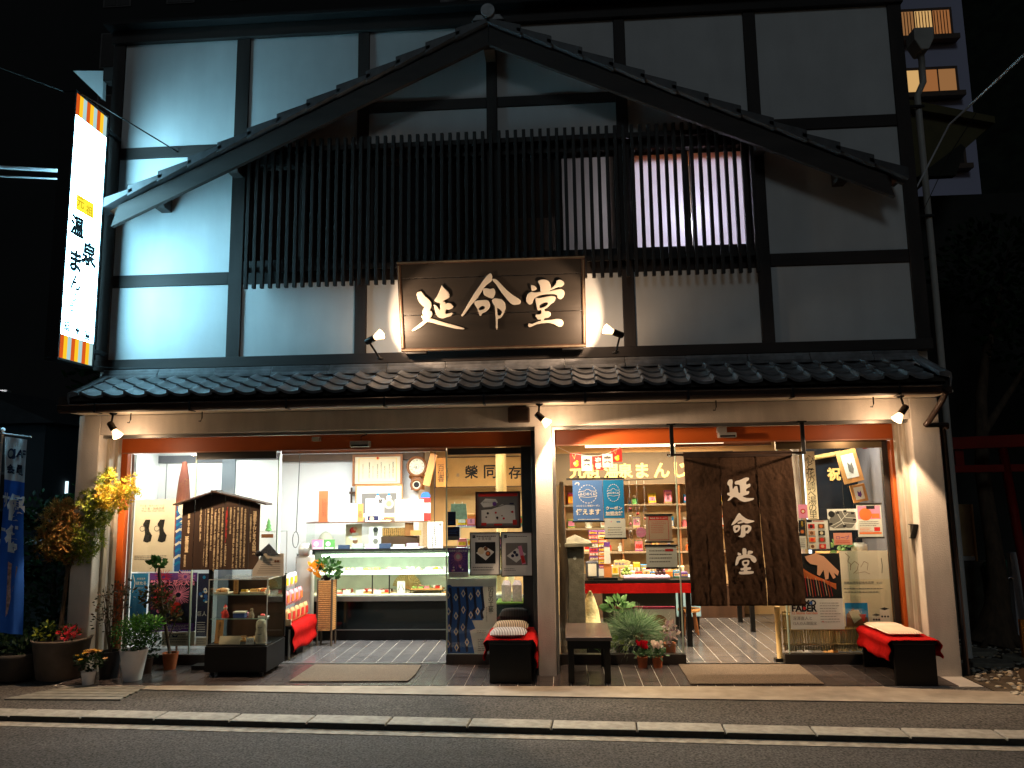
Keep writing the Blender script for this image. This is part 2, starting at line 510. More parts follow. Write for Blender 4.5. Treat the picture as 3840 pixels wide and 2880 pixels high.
MB().tube([(3.27, -.43, 2.50), (3.34, -.40, 2.46), (3.35, -.30, 2.40), (3.31, -.12, 2.24), (3.30, -.06, 2.20)], .026, 10).tube([(3.30, -.06, 2.20), (3.49, -.06, 2.20), (3.51, .0, 2.18)], .022, 8).tube([(3.505, .06, 2.22), (3.515, .06, 0)], .025, 8).build('downpipe', BROWNMETAL, B, smooth=True)
# hooks under the soffit
for x in (-4.16, -3.45, 1.42, 2.83):
    MB().tube([(x, -.12, 2.462), (x, -.12, 2.40), (x-.012, -.12, 2.37), (x-.03, -.12, 2.372)], .006, 6).build('soffit_hook', BLACKMETAL, B)

# --- pent roof with S-shaped tiles
pent = MB().prismx([(-.40, 2.555), (.16, 2.805), (.16, 2.75), (-.40, 2.50)], -4.62, 3.36).build('pent_roof', mat('roof_underlay', (40, 36, 34), .9), B)
TW, TL = .2075, .245
nxx, nyy = 12, 3
tv, tf = [], []
TZ = [(-.05, .010), (-.035, .028), (.0, .041), (.06, .043), (.13, .035), (.22, .023), (.33, .012), (.46, .004), (.6, .001), (.75, .002), (.9, .008), (1.03, .015)]
nxx = len(TZ)-1
for j in range(nyy+1):
    for i in range(nxx+1):
        u, h = TZ[i]
        tv.append((u*TW, j/nyy*TL, h+.022-j/nyy*.020))
nv = len(tv)
tv += [(a, b, c-.020 if b > .001 else c-.026) for a, b, c in tv]
for j in range(nyy):
    for i in range(nxx):
        a = j*(nxx+1)+i
        tf.append((a, a+1, a+nxx+2, a+nxx+1)); tf.append((a+nv, a+nxx+1+nv, a+nxx+2+nv, a+1+nv))
for i in range(nxx): tf.append((i, i+nv, i+1+nv, i+1))
for j in range(nyy):
    a = j*(nxx+1); tf.append((a, a+nxx+1, a+nxx+1+nv, a+nv))
    a = j*(nxx+1)+nxx; tf.append((a, a+nv, a+nxx+1+nv, a+nxx+1))
tme = bpy.data.meshes.new('roof_tile'); tme.from_pydata(tv, [], tf); tme.materials.append(RTILE)
tme.polygons.foreach_set('use_smooth', [True]*len(tme.polygons)); tme.update()
sl = math.atan2(.25, .56)
for j in range(3):
    for i in range(37):
        o = bpy.data.objects.new('roof_tile', tme); link(o, pent)
        y = -.44+j*.190*math.cos(sl)
        o.location = Vector((-4.46+i*TW+rnd.uniform(-.002, .002), y+rnd.uniform(-.003, .003), 2.574+j*.190*math.sin(sl))) - wloc(B)
        o.rotation_euler = (sl-.01+rnd.uniform(-.008, .008), rnd.uniform(-.008, .008), 0)
        m = o.modifiers.new('edge', 'EDGE_SPLIT'); m.split_angle = R(50)
# end tiles closing the two sides of the pent roof
for x, sg in ((-4.50, -1), (3.28, 1)):
    for j in range(3):
        y = -.43+j*.17; z = 2.60+j*.076
        M = Matrix.Translation((x, y, z)) @ Matrix.Rotation(sl, 4, 'X')
        q = MB()
        pr = [(.0, .035), (sg*.05, .045), (sg*.10, .03), (sg*.115, -.02), (sg*.115, -.10), (sg*.10, -.10), (sg*.09, -.02), (0, .005)]
        n = len(pr)
        q.add([M @ Vector((a, b, c)) for b in (0, .2) for a, c in pr], [tuple(range(n)), tuple(range(2*n-1, n-1, -1))]+[(i, i+n, (i+1) % n+n, (i+1) % n) for i in range(n)])
        q.build('verge_tile', RTILE, pent, bevel=.004)
# flat ridge courses where the pent roof meets the wall
for k, (y0, z0, z1) in enumerate(((.055, 2.825, 2.858), (.075, 2.861, 2.892), (.095, 2.895, 2.925))):
    x = -4.60
    while x < 3.3:
        l = min(.58, 3.36-x)
        MB().box(x+.002, x+l-.002, y0, .19, z0, z1).build('ridge_course', RTILE, pent, bevel=.004)
        x += l
# eave board behind tile ends
MB().box(-4.60, 3.34, -.40, -.386, 2.53, 2.60).build('eave_board', DARKFRAME, pent)

# --- upper timber frame and plaster panels
posts = [(-4.745, -4.62), (-3.38, -3.235), (-2.06, -1.94), (-.703, -.592), (.628, .745), (1.953, 2.078), (3.40, 3.535)]
for x0, x1 in posts:
    MB().box(x0, x1, .180, .30, 2.955, 6.513).build('post', TIMBER, B, bevel=.006)
def beam(x0, x1, z0, z1, y0=.184):
    MB().box(x0+.001, x1-.001, y0, .29, z0, z1).build('beam', TIMBER_H, B, bevel=.006)
beam(-4.75, 3.54, 2.940, 3.045, .16)
beam(-4.76, 3.55, 6.515, 6.66, .15)
for c in (0, 5):
    a, b = posts[c][1], posts[c+1][0]
    beam(a, b, 3.806, 3.935); beam(a, b, 5.207, 5.331)
beam(-1.94, -.703, 5.60, 5.712); beam(-.592, .628, 5.60, 5.712)
MB().box(-4.80, 3.58, .04, .45, 6.662, 6.70).box(-4.80, 3.58, .08, .45, 6.702, 6.74).build('wall_coping', mat('dark_coping', (24, 22, 22), .7, var=.2), B, bevel=.005)
def panel(x0, x1, z0, z1):
    MB().box(x0+.001, x1-.001, .200, .262, z0+.001, z1-.001).build('plaster_panel', PLASTER, B, bevel=.003)
for c in range(6):
    a, b = posts[c][1], posts[c+1][0]
    if c in (0, 5):
        for z0, z1 in ((3.045, 3.806), (3.935, 5.207), (5.331, 6.515)): panel(a, b, z0, z1)
    else:
        panel(a, b, 3.045, 3.80)
        if c in (2, 3):
            panel(a, b, 5.25, 5.60); panel(a, b, 5.712, 6.515)
        else: panel(a, b, 5.25, 6.515)
# solid core behind the panels, leaving the window band open
MB().box(WX0+.01, WX1-.01, .264, .34, 2.46, 3.80).box(WX0+.01, WX1-.01, .264, .34, 5.20, 6.60).box(WX0+.01, -3.25, .264, .34, 3.80, 5.20).box(1.97, WX1-.01, .264, .34, 3.80, 5.20).build('wall_core', PLASTER, B)
MB().box(WX0+.012, WX0+.08, .34, 6, 2.46, 6.6).box(WX1-.08, WX1-.012, .34, 6, 2.46, 6.6).box(WX0+.08, WX1-.08, 5.9, 6, 2.46, 6.6).box(WX0+.08, WX1-.08, .34, 5.9, 6.50, 6.6).build('side_wall', STUCCO, B)

# --- windows behind the lattice
win = thing_w = bpy.data.objects.new('upper_window', None); link(win, B)
HB = mat('window_header', (34, 27, 24), .6)
for c in range(1, 5):
    a, b = posts[c][1], posts[c+1][0]
    MB().box(a, b, .19, .30, 5.08, 5.249).build('window_header', HB, win)
    MB().box(a, b, .19, .30, 3.801, 4.04).build('window_sill', HB, win)
    mid = (a+b)/2
    for x0, x1, k in ((a, mid, 0), (mid, b, 1)):
        MB().box(x0+.004, x0+.04, .27, .30, 4.04, 5.08).box(x1-.04, x1-.004, .27, .30, 4.04, 5.08).box(x0+.04, x1-.04, .27, .30, 4.04, 4.07).box(x0+.04, x1-.04, .27, .30, 5.05, 5.08).build('window_frame', TIMBER, win)
        m = FROST if c == 4 else (FROSTDIM if (c == 3 and k == 1) else DARKGLASS)
        MB().box(x0+.04, x1-.04, .283, .287, 4.07, 5.05).build('window_pane', m, win)
# room behind
MB().box(-3.3, 2.1, .40, 2.6, 3.82, 3.86).box(-3.3, 2.1, 2.56, 2.6, 3.86, 5.3).box(-3.3, 2.1, .40, 2.56, 5.26, 5.3).box(-3.3, -3.26, .40, 2.56, 3.86, 5.26).box(2.06, 2.1, .40, 2.56, 3.86, 5.26).build('upper_room', mat('upstairs_wall', (70, 58, 48), .8, var=.05), B)
MB().box(.64, .68, .40, 1.4, 3.86, 5.26).build('upper_room_divider', mat('upstairs_wall', (70, 58, 48)), B)
MB().tube([(1.34, .60, 4.25), (1.34, .60, 4.55)], .02, 8).build('upstairs_lamp', emi('upstairs_tube', (250, 245, 255), 60), B)
lamp('POINT', 'upstairs_light', (1.34, .45, 4.36), 105, (.86, .88, 1.0), B, shadow_soft_size=.07)
lamp('POINT', 'upstairs_ceiling_light', (1.2, 1.6, 5.0), 22, (1.0, .66, .36), B, shadow_soft_size=.1)
# curtain strip at the top of the lit window
MB().box(.76, 1.94, .30, .305, 4.93, 5.08).build('window_blind', frosted('warm_blind', (.55, .30, .14)), win)

MB().prism([(-5.42, 6.44), (-5.06, 6.42), (-5.05, 6.08)], .5, .56).build('side_eave_panel', PLASTER, B)
MB().box(-5.06, -4.74, .5, .62, 6.30, 6.46).build('side_eave_beam', TIMBER_H, B)
# --- lattice
lat = bpy.data.objects.new('window_lattice', None); link(lat, B)
smesh = None
for k in range(62):
    x = -3.151+k*.0833
    if smesh is None:
        o = MB().box(-.017, .017, -.02, .02, 3.72, 5.285).build('slat', SLAT, lat, bevel=.003, local=True); smesh = o
    else:
        o = smesh.copy(); link(o, lat)
    o.location = Vector((x, .085, 0)) - wloc(B)
for z in (3.90, 5.17):
    MB().box(-3.19, 1.96, .106, .145, z, z+.05).build('lattice_rail', SLAT, lat)

# --- gable roof fixed to the upper wall
G = bpy.data.objects.new('gable_roof', None); link(G, B)
AX, SL = -.648, .458
def gz(x, top): return top - SL*abs(x-AX)
GY0, GY1 = -.10, .178
for sg in (-1, 1):
    xe = AX+sg*3.90
    x0 = AX
    MB().prism([(x0, gz(x0, 6.33)), (xe, gz(xe, 6.33)), (xe, gz(xe, 6.37)), (x0, gz(x0, 6.37))], GY0+.06, GY1).build('roof_deck', mat('brown_soffit_board', (120, 74, 50), .7, var=.2, vs=5), G)
    xb = AX+sg*3.84
    MB().prism([(x0, gz(x0, 6.12)), (xb, gz(xb, 6.12)), (xb+sg*.0, gz(xb, 6.12)+.0), (xb+sg*-.06, gz(xb, 6.32)+.02), (x0, gz(x0, 6.325))], GY0, GY0+.05).build('bargeboard', TIMBER_H, G, bevel=.006)
    MB().prism([(x0, gz(x0, 6.25)), (xb, gz(xb, 6.25)), (xb, gz(xb, 6.322)), (x0, gz(x0, 6.322))], GY0+.052, GY0+.085).build('inner_board', WOODD, G)
    n = 13
    L = 3.93/n
    for k in range(n):
        xa = AX+sg*(3.96-k*L); xc = AX+sg*(3.96-(k+1)*L-.05)
        za, zc = gz(xa, 6.385), gz(xc, 6.385)
        MB().prism([(xa, za-.055), (xa, za+.058), (xc, zc+.012), (xc, zc-.03)], GY0-.05, GY0+.12).build('roof_tile', mat('weathered_gable_tile', (70, 70, 72), .5, var=.2, vs=12, rand=.25), G, bevel=.005)
        MB().prism([(xa, za-.01), (xa, za+.034), (xc, zc+.012), (xc, zc-.03)], GY0+.122, GY1).build('roof_tile', mat('weathered_gable_tile', (70, 70, 72), .5, var=.2, vs=12, rand=.25), G, bevel=.006)
    for bx, zb in ((3.42, 4.455), (2.66, 4.835)):
        xx = AX+sg*bx
        h = gz(xx, 6.325)
        MB().prismx([(GY0+.09, h-.11), (GY0+.15, h-.165), (.19, h-.165), (.19, h-.005), (GY0+.09, h-.005)], xx-.055, xx+.055).build('purlin', TIMBER, G, bevel=.005)
    # plaster shading board under the overhang at the wall
MB().prismx([(GY0+.06, 6.10), (.19, 6.10), (.19, 6.30), (GY0+.06, 6.30)], AX-.055, AX+.055).build('ridge_purlin', WOODD, G, bevel=.005)
MB().lathe([(.07, 0), (.07, .26)], n=16, M=Matrix.Translation((AX, GY0-.07, 6.455)) @ Matrix.Rotation(-math.pi/2, 4, 'X')).build('ridge_tile', RTILE, G, smooth=False)
MB().prism([(AX-.17, 6.36), (AX+.17, 6.36), (AX+.12, 6.43), (AX-.12, 6.43)], GY0-.04, GY1).build('ridge_tile', RTILE, G, bevel=.01)
# little ridge cap above the coping
rc = MB()
rc.prism([(AX-.42, 6.742), (AX+.46, 6.742), (AX+.28, 6.81), (AX+.06, 6.85), (AX-.16, 6.82)], .16, .4)
rc.build('plaster_gusset', mat('aged_plaster', (150, 146, 136), .9), G)
for sg in (-1, 1):
    pts = [(AX+.03, 6.88), (AX+.03+sg*.25, 6.85), (AX+.03+sg*.55, 6.76)]
    MB().tube([(p[0], .14, p[1]) for p in pts], .035, 8).build('ridge_cap', RTILE, G, smooth=True)

# --- shop front: orange frame, dark bars, plinths, glass
FR = bpy.data.objects.new('shop_front', None); link(FR, B)
for x0, x1, jl, jr in ((-4.545, -.307, -4.466, None), (-.071, 3.224, None, 3.155)):
    MB().box(x0, x1, .395, .455, 2.108, 2.256).build('header', ORANGE, FR, bevel=.006)
    MB().box(x0, x1, .385, .394, 2.100, 2.112).build('header_trim', mat('pink_steel_edge', (170, 120, 96), .4, .3), FR)
MB().box(-4.534, -4.464, .39, .46, 0, 2.107).build('jamb', ORANGE, FR, bevel=.006)
MB().box(3.155, 3.224, .385, .46, 0, 2.107).build('jamb', ORANGE, FR, bevel=.006)
MB().box(-.418, -.308, .46, .50, .1, 2.107).build('jamb', GREYGREEN, FR)
MB().box(-4.465, -4.44, .47, .52, .1, 2.1).build('mullion', STEEL, FR)
MB().box(3.105, 3.154, .47, .52, .1, 2.1).build('mullion', DARKFRAME, FR)
MB().box(-1.16, -.42, .47, .50, 2.035, 2.1).build('transom', GREYGREEN, FR)
MB().box(-3.76, -2.92, .44, .47, 2.03, 2.104).build('transom', GREYGREEN, FR)
MB().box(2.09, 3.104, .46, .49, 2.03, 2.104).build('transom', mat('brass_tinted_steel', (120, 104, 80), .3, .8), FR)
MB().box(-2.89, -1.18, .50, .54, 2.075, 2.104).build('transom', STEEL, FR)
MB().box(1.12, 2.06, .50, .54, 2.075, 2.104).build('transom', STEEL, FR)
for x0, x1 in ((-4.464, -2.905), (-1.183, -.31), (-.075, 1.132), (2.055, 3.154)):
    MB().box(x0, x1, .455, .53, 0, .095).build('plinth', DARKFRAME, FR, bevel=.004)
for x0, x1, y in ((-4.44, -3.775, .505), (-3.78, -2.905, .462), (-1.175, -.60, .470), (-.66, -.42, .505), (-.07, 1.105, .49), (2.105, 2.80, .470), (2.72, 3.104, .505)):
    MB().box(x0, x1, y, y+.008, .097, 2.03 if x0 != -4.44 else 2.10).build('glass_pane', GLASS, FR)
GEDGE = mat('green_glass_edge', (176, 196, 180), .3, var=.03)
for x, y in ((-3.775, .455), (-2.905, .455), (-1.18, .462), (1.108, .484), (2.098, .462)):
    MB().box(x, x+.012, y, y+.018, .097, 2.07).build('glass_edge', GEDGE, FR)
for a, b in ((-2.89, -1.19), (1.135, 2.05)): MB().box(a, b, .49, .52, .0015, .006).build('threshold', STEEL, FR)

# ================================================================ carved name board over the eaves
SB = thing('name_board', 'large dark wooden name board with three carved cream characters and gilt frame', 'signboard', (-.646, .055, 3.03))
tilt = math.atan2(.25, .835)
SBM = Matrix.Rotation(tilt, 4, 'X')         # local x, height, front is -y
HH = .872
BOARD = mat('sign_board_wood', (50, 44, 39), .5, var=.22, vs=4, bump=.12, bs=20, stretch=(.12, 1, 1.4))
for z0, z1 in ((.03, .35), (.352, .702), (.705, HH-.03)):
    MB().box(-.865, .865, -.02, .03, z0+.001, z1-.001, M=SBM).build('board', BOARD, SB, local=True, bevel=.003)
GILT = mat('worn_gilt', (124, 112, 94), .5, .1, var=.2, vs=12)
for k, (x0, x1, z0, z1) in enumerate(((-.897, .897, 0, .032), (-.897, .897, HH-.032, HH), (-.897, -.865, .033, HH-.033), (.865, .897, .033, HH-.033))):
    MB().box(x0, x1, -.045, .035, z0, z1, M=SBM).build('frame', WOODD, SB, local=True, bevel=.005)
    MB().box(x0+.012*(k > 1), x1-.012*(k > 1), -.049, -.0455, z0+.01, z1-.01, M=SBM).build('gilt_edge', GILT, SB, local=True)
def plc(cx, cy):                            # drawing units -> metres on the board
    return 7.4469e-4*cx - 2.782e-5*cy - .8240, -2.266e-5*cx - 7.3913e-4*cy + .8182
YAN = [[[(205,312),(232,340),(255,375),(305,415),(335,450),(343,490),(338,525),(318,560),(345,575),(357,605),(345,635),(318,665),(400,685),(500,720),(620,750),(720,780),(775,800),(760,808),(660,800),(540,770),(420,740),(320,712),(285,710),(240,750),(180,795),(120,825),(85,832),(80,825),(130,785),(190,735),(245,690),(215,655),(205,630),(240,632),(225,610),(222,580),(245,545),(252,515),(215,490),(185,455),(165,410),(155,355),(160,330),(185,322)]],
 [[(482,238),(500,265),(540,300),(565,330),(578,365),(575,395),(530,420),(490,440),(520,455),(530,480),(560,465),(600,475),(628,510),(615,535),(570,550),(530,545),(522,610),(560,605),(610,592),(620,600),(600,635),(540,650),(490,665),(440,655),(405,620),(390,560),(385,520),(370,488),(395,492),(430,530),(450,570),(458,520),(460,465),(430,460),(395,445),(385,430),(420,380),(450,320),(470,270)]]]
MEI = [[[(1108,85),(1125,100),(1130,165),(1115,190),(1060,230),(1030,262),(1005,300),(960,370),(915,430),(880,470),(850,500),(800,575),(750,640),(732,632),(760,580),(800,510),(845,440),(900,345),(960,260),(1020,175),(1070,110)]],
 [[(1135,155),(1175,160),(1215,195),(1265,250),(1330,315),(1400,370),(1470,410),(1503,445),(1490,480),(1410,490),(1370,470),(1300,390),(1240,310),(1180,220),(1140,180)]],
 [[(1015,280),(1060,275),(1105,290),(1150,272),(1170,320),(1165,360),(1140,410),(1090,395),(1030,365),(1018,320)]],
 [[(905,450),(950,432),(1075,425),(1112,500),(1060,575),(1000,600),(985,633),(968,625),(960,580),(930,520),(905,480)], [(950,535),(1000,500),(1040,508),(1038,542),(990,560),(960,560)]],
 [[(1128,430),(1160,402),(1250,420),(1295,465),(1305,530),(1285,590),(1245,660),(1200,668),(1200,720),(1198,805),(1185,808),(1182,720),(1175,600),(1170,510),(1140,465)], [(1192,520),(1230,545),(1262,575),(1250,620),(1215,635),(1195,610)]]]
DOU = [[[(1630,232),(1680,250),(1700,280),(1690,300),(1640,312),(1632,270)]],
 [[(1720,185),(1760,165),(1820,168),(1855,190),(1878,235),(1882,280),(1865,330),(1755,335),(1752,280),(1742,230),(1725,205)]],
 [[(1960,175),(2005,168),(2045,190),(2052,225),(2025,255),(1965,262),(1880,300),(1870,290),(1925,250),(1948,215)]],
 [[(1630,322),(1680,335),(1750,325),(1850,318),(1960,295),(2015,285),(2050,310),(2060,345),(2045,390),(2010,420),(1970,400),(1968,365),(1920,347),(1830,350),(1740,365),(1690,390),(1660,425),(1645,475),(1610,488),(1575,450),(1568,400),(1590,350)]],
 [[(1688,395),(1730,408),(1830,385),(1900,375),(1948,390),(1930,450),(1880,480),(1850,520),(1800,545),(1745,560),(1715,560),(1705,500),(1690,440)], [(1736,492),(1800,455),(1852,458),(1845,492),(1790,524),(1738,536)]],
 [[(1760,555),(1800,545),(1810,575),(1850,570),(1885,595),(1885,630),(1850,655),(1800,660),(1795,700),(1760,700),(1765,675),(1720,680),(1695,640),(1692,612),(1740,615),(1770,600)]],
 [[(1595,755),(1605,730),(1650,740),(1720,705),(1800,690),(1900,682),(1970,670),(2020,675),(2050,710),(2045,750),(2010,775),(1975,765),(1930,735),(1860,720),(1780,725),(1700,740),(1640,770),(1605,780)]]]
LETTER = mat('carved_cream_letter', (236, 224, 206), .55, var=.06)
for g in (YAN, MEI, DOU):
    o = brush(g, 'carved_character', LETTER, SB, plc, .012, .004)
    o.matrix_local = SBM @ Matrix.Translation((0, -.027, 0)) @ Matrix.Rotation(math.pi/2, 4, 'X')
for x in (-1.5, .02): MB().box(x, x+.2, .02, .10, 3.0, 3.03).build('bracket', BLACKMETAL, SB)

# ================================================================ spot lamps
WARM = (1.0, .68, .43)
def spot_lamp(label, base, joint, face, target, energy, upward=False, size=R(95), group=None):
    t = thing('spotlight', label, 'spotlight', base, 0, group)
    base, joint, face = Vector(base), Vector(joint), Vector(face)
    d = (face-joint).normalized()
    MB().lathe([(.034, 0), (.034, .012), (.02, .02)] if upward else [(.02, -.02), (.034, -.012), (.034, 0)], base, 14).build('mounting_plate', BLACKMETAL, t, smooth=True)
    MB().tube([base, base*.4+joint*.6, joint], .010, 8).build('arm', BLACKMETAL, t, smooth=True)
    q = d.to_track_quat('Z', 'Y').to_matrix().to_4x4()
    M = Matrix.Translation(joint) @ q
    L = (face-joint).length
    MB().lathe([(.022, -.03), (.030, -.02), (.031, L*.42), (.027, L*.48)], n=16, M=M).build('lamp_holder', mat('dark_lamp_holder', (52, 40, 34), .4, .4), t, smooth=True)
    MB().lathe([(.024, L*.46), (.030, L*.6), (.044, L*.86), (.047, L)], n=18, M=M).build('bulb', mat('white_glass_bulb', (230, 220, 205), .3, emit=(255, 205, 150), es=3.), t, smooth=True)
    MB().lathe([(.0455, L*1.001), (.040, L*1.03), (.022, L*1.055), (.002, L*1.06)], n=18, M=M).build('bulb_face', emi('warm_bulb_face', (255, 214, 160), 22), t, smooth=True)
    lamp('SPOT', 'lamp_light', face+d*.05, energy, WARM, t, target, spot_size=size, spot_blend=.12, shadow_soft_size=.035)
    lamp('POINT', 'lamp_glow', face+d*.10, 7. if upward else 5.5, WARM, t, shadow_soft_size=.04)
    return t
U = 'spotlights aimed at the name board'
spot_lamp('reflector spotlight left of the name board, aimed right at it', (-1.72, -.10, 2.93), (-1.80, -.26, 3.08), (-1.665, -.30, 3.135), (-1.22, .15, 3.36), 34, True, R(96), U)
spot_lamp('reflector spotlight right of the name board, aimed left at it', (.52, -.10, 2.93), (.555, -.26, 3.075), (.415, -.30, 3.125), (-.08, .15, 3.36), 34, True, R(96), U)
Lw = 'spotlights under the eaves'
spot_lamp('lit spotlight under the eaves above the yellow maple', (-4.30, -.18, 2.462), (-4.305, -.20, 2.345), (-4.228, -.20, 2.235), (-3.55, .12, .45), 150, False, R(120), Lw)
spot_lamp('lit spotlight under the eaves beside the brown speaker box', (-.205, -.18, 2.462), (-.215, -.2, 2.35), (-.125, -.2, 2.268), (1.0, .1, .7), 115, False, R(122), Lw)
spot_lamp('lit spotlight under the eaves at the right downpipe', (3.045, -.18, 2.462), (3.065, -.2, 2.345), (2.985, -.2, 2.24), (2.2, .0, .4), 115, False, R(120), Lw)

# ================================================================ lit projecting sign at the left corner
LB = thing('light_box_sign', 'tall lit white projecting sign with brushed characters and striped ends', 'lit sign', (-4.72, -.25, 2.93))
MB().box(-4.80, -4.672, -.515, .015, 2.93, 2.955).box(-4.80, -4.672, -.515, .015, 5.60, 5.625).box(-4.80, -4.672, -.515, -.492, 2.956, 5.599).box(-4.80, -4.672, -.008, .015, 2.956, 5.599).build('casing', BLACKMETAL, LB, bevel=.004)
MB().box(-4.78, -4.70, -.49, -.01, 2.957, 5.598).build('back_box', BLACKMETAL, LB)
GLOW = emi('lit_sign_face', (156, 228, 255), 25.0)
MB().box(-4.699, -4.676, -.491, -.009, 3.18, 5.375).build('lit_face', GLOW, LB)
MB().box(-4.804, -4.801, -.491, -.009, 2.96, 5.598).build('lit_face', GLOW, LB)
stripes = [emi('stripe_orange', (206, 84, 26), .95), emi('stripe_yellow', (246, 190, 40), 1.0), emi('stripe_white', (176, 214, 214), .85)]
for z0, z1 in ((2.957, 3.176), (5.379, 5.598)):
    for k in range(9):
        y = -.491+k*.0535
        MB().box(-4.699, -4.677, y+.001, y+.0525, z0, z1).build('stripe', stripes[k % 3], LB)
for z in (3.176, 5.375): MB().box(-4.6995, -4.674, -.491, -.009, z, z+.004).build('divider', BLACKMETAL, LB)
INK = mat('sign_ink', (14, 34, 44), .6, var=0)
def onbox(t, y, z, h, mi, bold=.0, x=-4.6745):
    q = MB(); vs, fs, bw, bh = glyphs(t, bold, False, 1.)
    k = h/bh
    q.add([(x, y+a*k*.92, z+b*k) for a, b in vs], fs)
    return q.build('sign_character', mi, LB)
YG = emi('sign_yellow_patch', (255, 236, 60), 1.0)
MB().box(-4.6765, -4.6755, -.40, -.13, 4.44, 4.60).build('patch', YG, LB)
onbox('元', -.335, 4.53, .10, emi('sign_yellow_ink', (214, 170, 30), .7), 0); onbox('祖', -.20, 4.50, .10, emi('sign_yellow_ink', (214, 170, 30), .7), 0)
onbox('温', -.36, 4.28, .22, INK, .05); onbox('泉', -.16, 4.06, .25, INK, .05)
onbox('ま', -.35, 3.93, .22, INK, .05); onbox('ん', -.33, 3.72, .16, INK, .04); onbox('じ', -.34, 3.58, .10, INK, .04)
onbox('う', -.36, 3.47, .10, INK, .04)
onbox('延', -.415, 3.27, .10, INK, .05); onbox('命', -.26, 3.255, .09, INK, .05); onbox('堂', -.11, 3.25, .10, INK, .05)
MB().tube([(-4.66, -.2, 2.93), (-4.4, .0, 2.925), (-3.9, .10, 2.935)], .005, 6).build('cable', BLACKMETAL, LB)

LB.location += Vector((.119, -.1575, -.025)); LB.scale = (1, 1.03, .972)
def lbl(p): return tuple((p[i]-LB.location[i])/LB.scale[i] for i in range(3))
MB().tube([lbl((-4.57, -.64, 5.53)), lbl((-3.98, .18, 5.26))], .007, 6).build('stay_rod', BLACKMETAL, LB, local=True)
for z in (3.08, 5.40): MB().box(*[v for i in range(3) for v in (lbl((-4.65, -.14, z))[i], lbl((-4.61, .179, z+.04))[i])]).build('bracket', BLACKMETAL, LB, local=True)

# ================================================================ speaker and door sensors
t = thing('speaker_box', 'brown box speaker on the lintel above the centre column', 'speaker', (-.404, 0, 2.30))
MB().box(-.506, -.302, -.09, -.002, 2.302, 2.444).build('cabinet', mat('speaker_brown', (66, 44, 30), .6, var=.1), t, bevel=.012)
MB().box(-.492, -.316, -.096, -.091, 2.316, 2.43).build('grille', mat('speaker_grille', (44, 30, 22), .9, var=.3, vs=160), t, bevel=.003)
def sensor(label, x0, x1, z0, z1, arm):
    t = thing('door_sensor', label, 'door sensor', ((x0+x1)/2, .38, z0), 0, 'automatic door sensors')
    MB().box(x0, x1, .30, .392, z0, z1).build('housing', SILVER, t, bevel=.008)
    MB().box(x0+.012, x1-.012, .298, .2995, z0+.004, z0+.022).build('lens', RUBBER, t)
    if arm: MB().box(x0-.005, x0+.085, .33, .392, z1+.002, 2.262).build('bracket', SILVER, t, bevel=.004)
    else: MB().tube([(x0+.10, .36, z1), (x0+.10, .36, z1+.05), (x0+.16, .37, z1+.07)], .006, 6).build('cable', RUBBER, t)
sensor('grey door sensor on the orange header over the left doorway', -2.123, -1.926, 2.122, 2.182, False)
sensor('grey door sensor with square bracket on the header behind the curtain', 1.515, 1.685, 2.147, 2.196, True)
t = thing('wall_switch_box', 'small grey box fixed on the lintel left of the left doorway', 'switch box', (-2.45, .35, 2.19))
MB().box(-2.52, -2.44, .33, .394, 2.19, 2.232).build('box', SILVER, t, bevel=.004)

# ================================================================ noren door curtain
NO = thing('noren_curtain', 'brown three-panel door curtain with white brushed characters, hung at the right doorway', 'curtain', (1.67, .25, 2.0))
NOREN = mat('brown_hemp_cloth', (66, 48, 35), .95, var=.16, vs=40, bump=.9, bs=26, spec=.12, stretch=(1.1, 1, .8), var2=(.25, 4, (1.3, 1, .7)))
def cloth_panel(xa0, xa1, xb0, xb1, z1, z0, y, amp, ph, nx=44, nz=70):
    q = MB(); vs, fs = [], []
    for j in range(nz+1):
        v = j/nz
        for i in range(nx+1):
            u = i/nx
            x = (xa0+(xb0-xa0)*v)*(1-u)+(xa1+(xb1-xa1)*v)*u + .006*math.sin(9*v+ph)*v
            yy = y + amp*v*(math.sin(2*math.pi*(u*2.1+ph)+1.3*v)+.5*math.sin(2*math.pi*(u*4.3+ph*2)-2*v)) + v**.4*(.0022*math.sin(13*u+43*v+ph*5)+.0020*math.sin(29*u-37*v+ph*9)+.0018*math.sin(23*u+71*v)+.0012*math.sin(41*u-97*v)+rnd.uniform(-.0010, .0010))
            vs.append((x, yy, z1+(z0-z1)*v))
    for j in range(nz):
        for i in range(nx):
            a = j*(nx+1)+i; fs.append((a, a+1, a+nx+2, a+nx+1))
    return q.add(vs, fs)
for k, (a0, a1, b0, b1) in enumerate(((1.160, 1.496, 1.166, 1.500), (1.4925, 1.8405, 1.522, 1.866), (1.837, 2.176, 1.876, 2.222))):
    o = cloth_panel(a0, a1, b0, b1, 1.962, .570, .25+.004*(k == 1), .010 if k != 1 else .006, k*.37).build('cloth_panel', NOREN, NO, smooth=True)
    s = o.modifiers.new('thickness', 'SOLIDIFY'); s.thickness = .003
MB().box(1.156, 2.18, .243, .257, 1.955, 2.008).build('top_hem', mat('noren_hem', (48, 32, 22), .95, var=.3, vs=12), NO)
MB().tube([(1.0, .256, 1.985), (2.30, .25, 1.985)], .011, 10).build('rod', WOODD, NO, smooth=True)
def pln(cx, cy): return 7.148e-4*cx - 3.973e-5*cy + 1.3534, -9.29e-6*cx - 7.1575e-4*cy + 1.93588
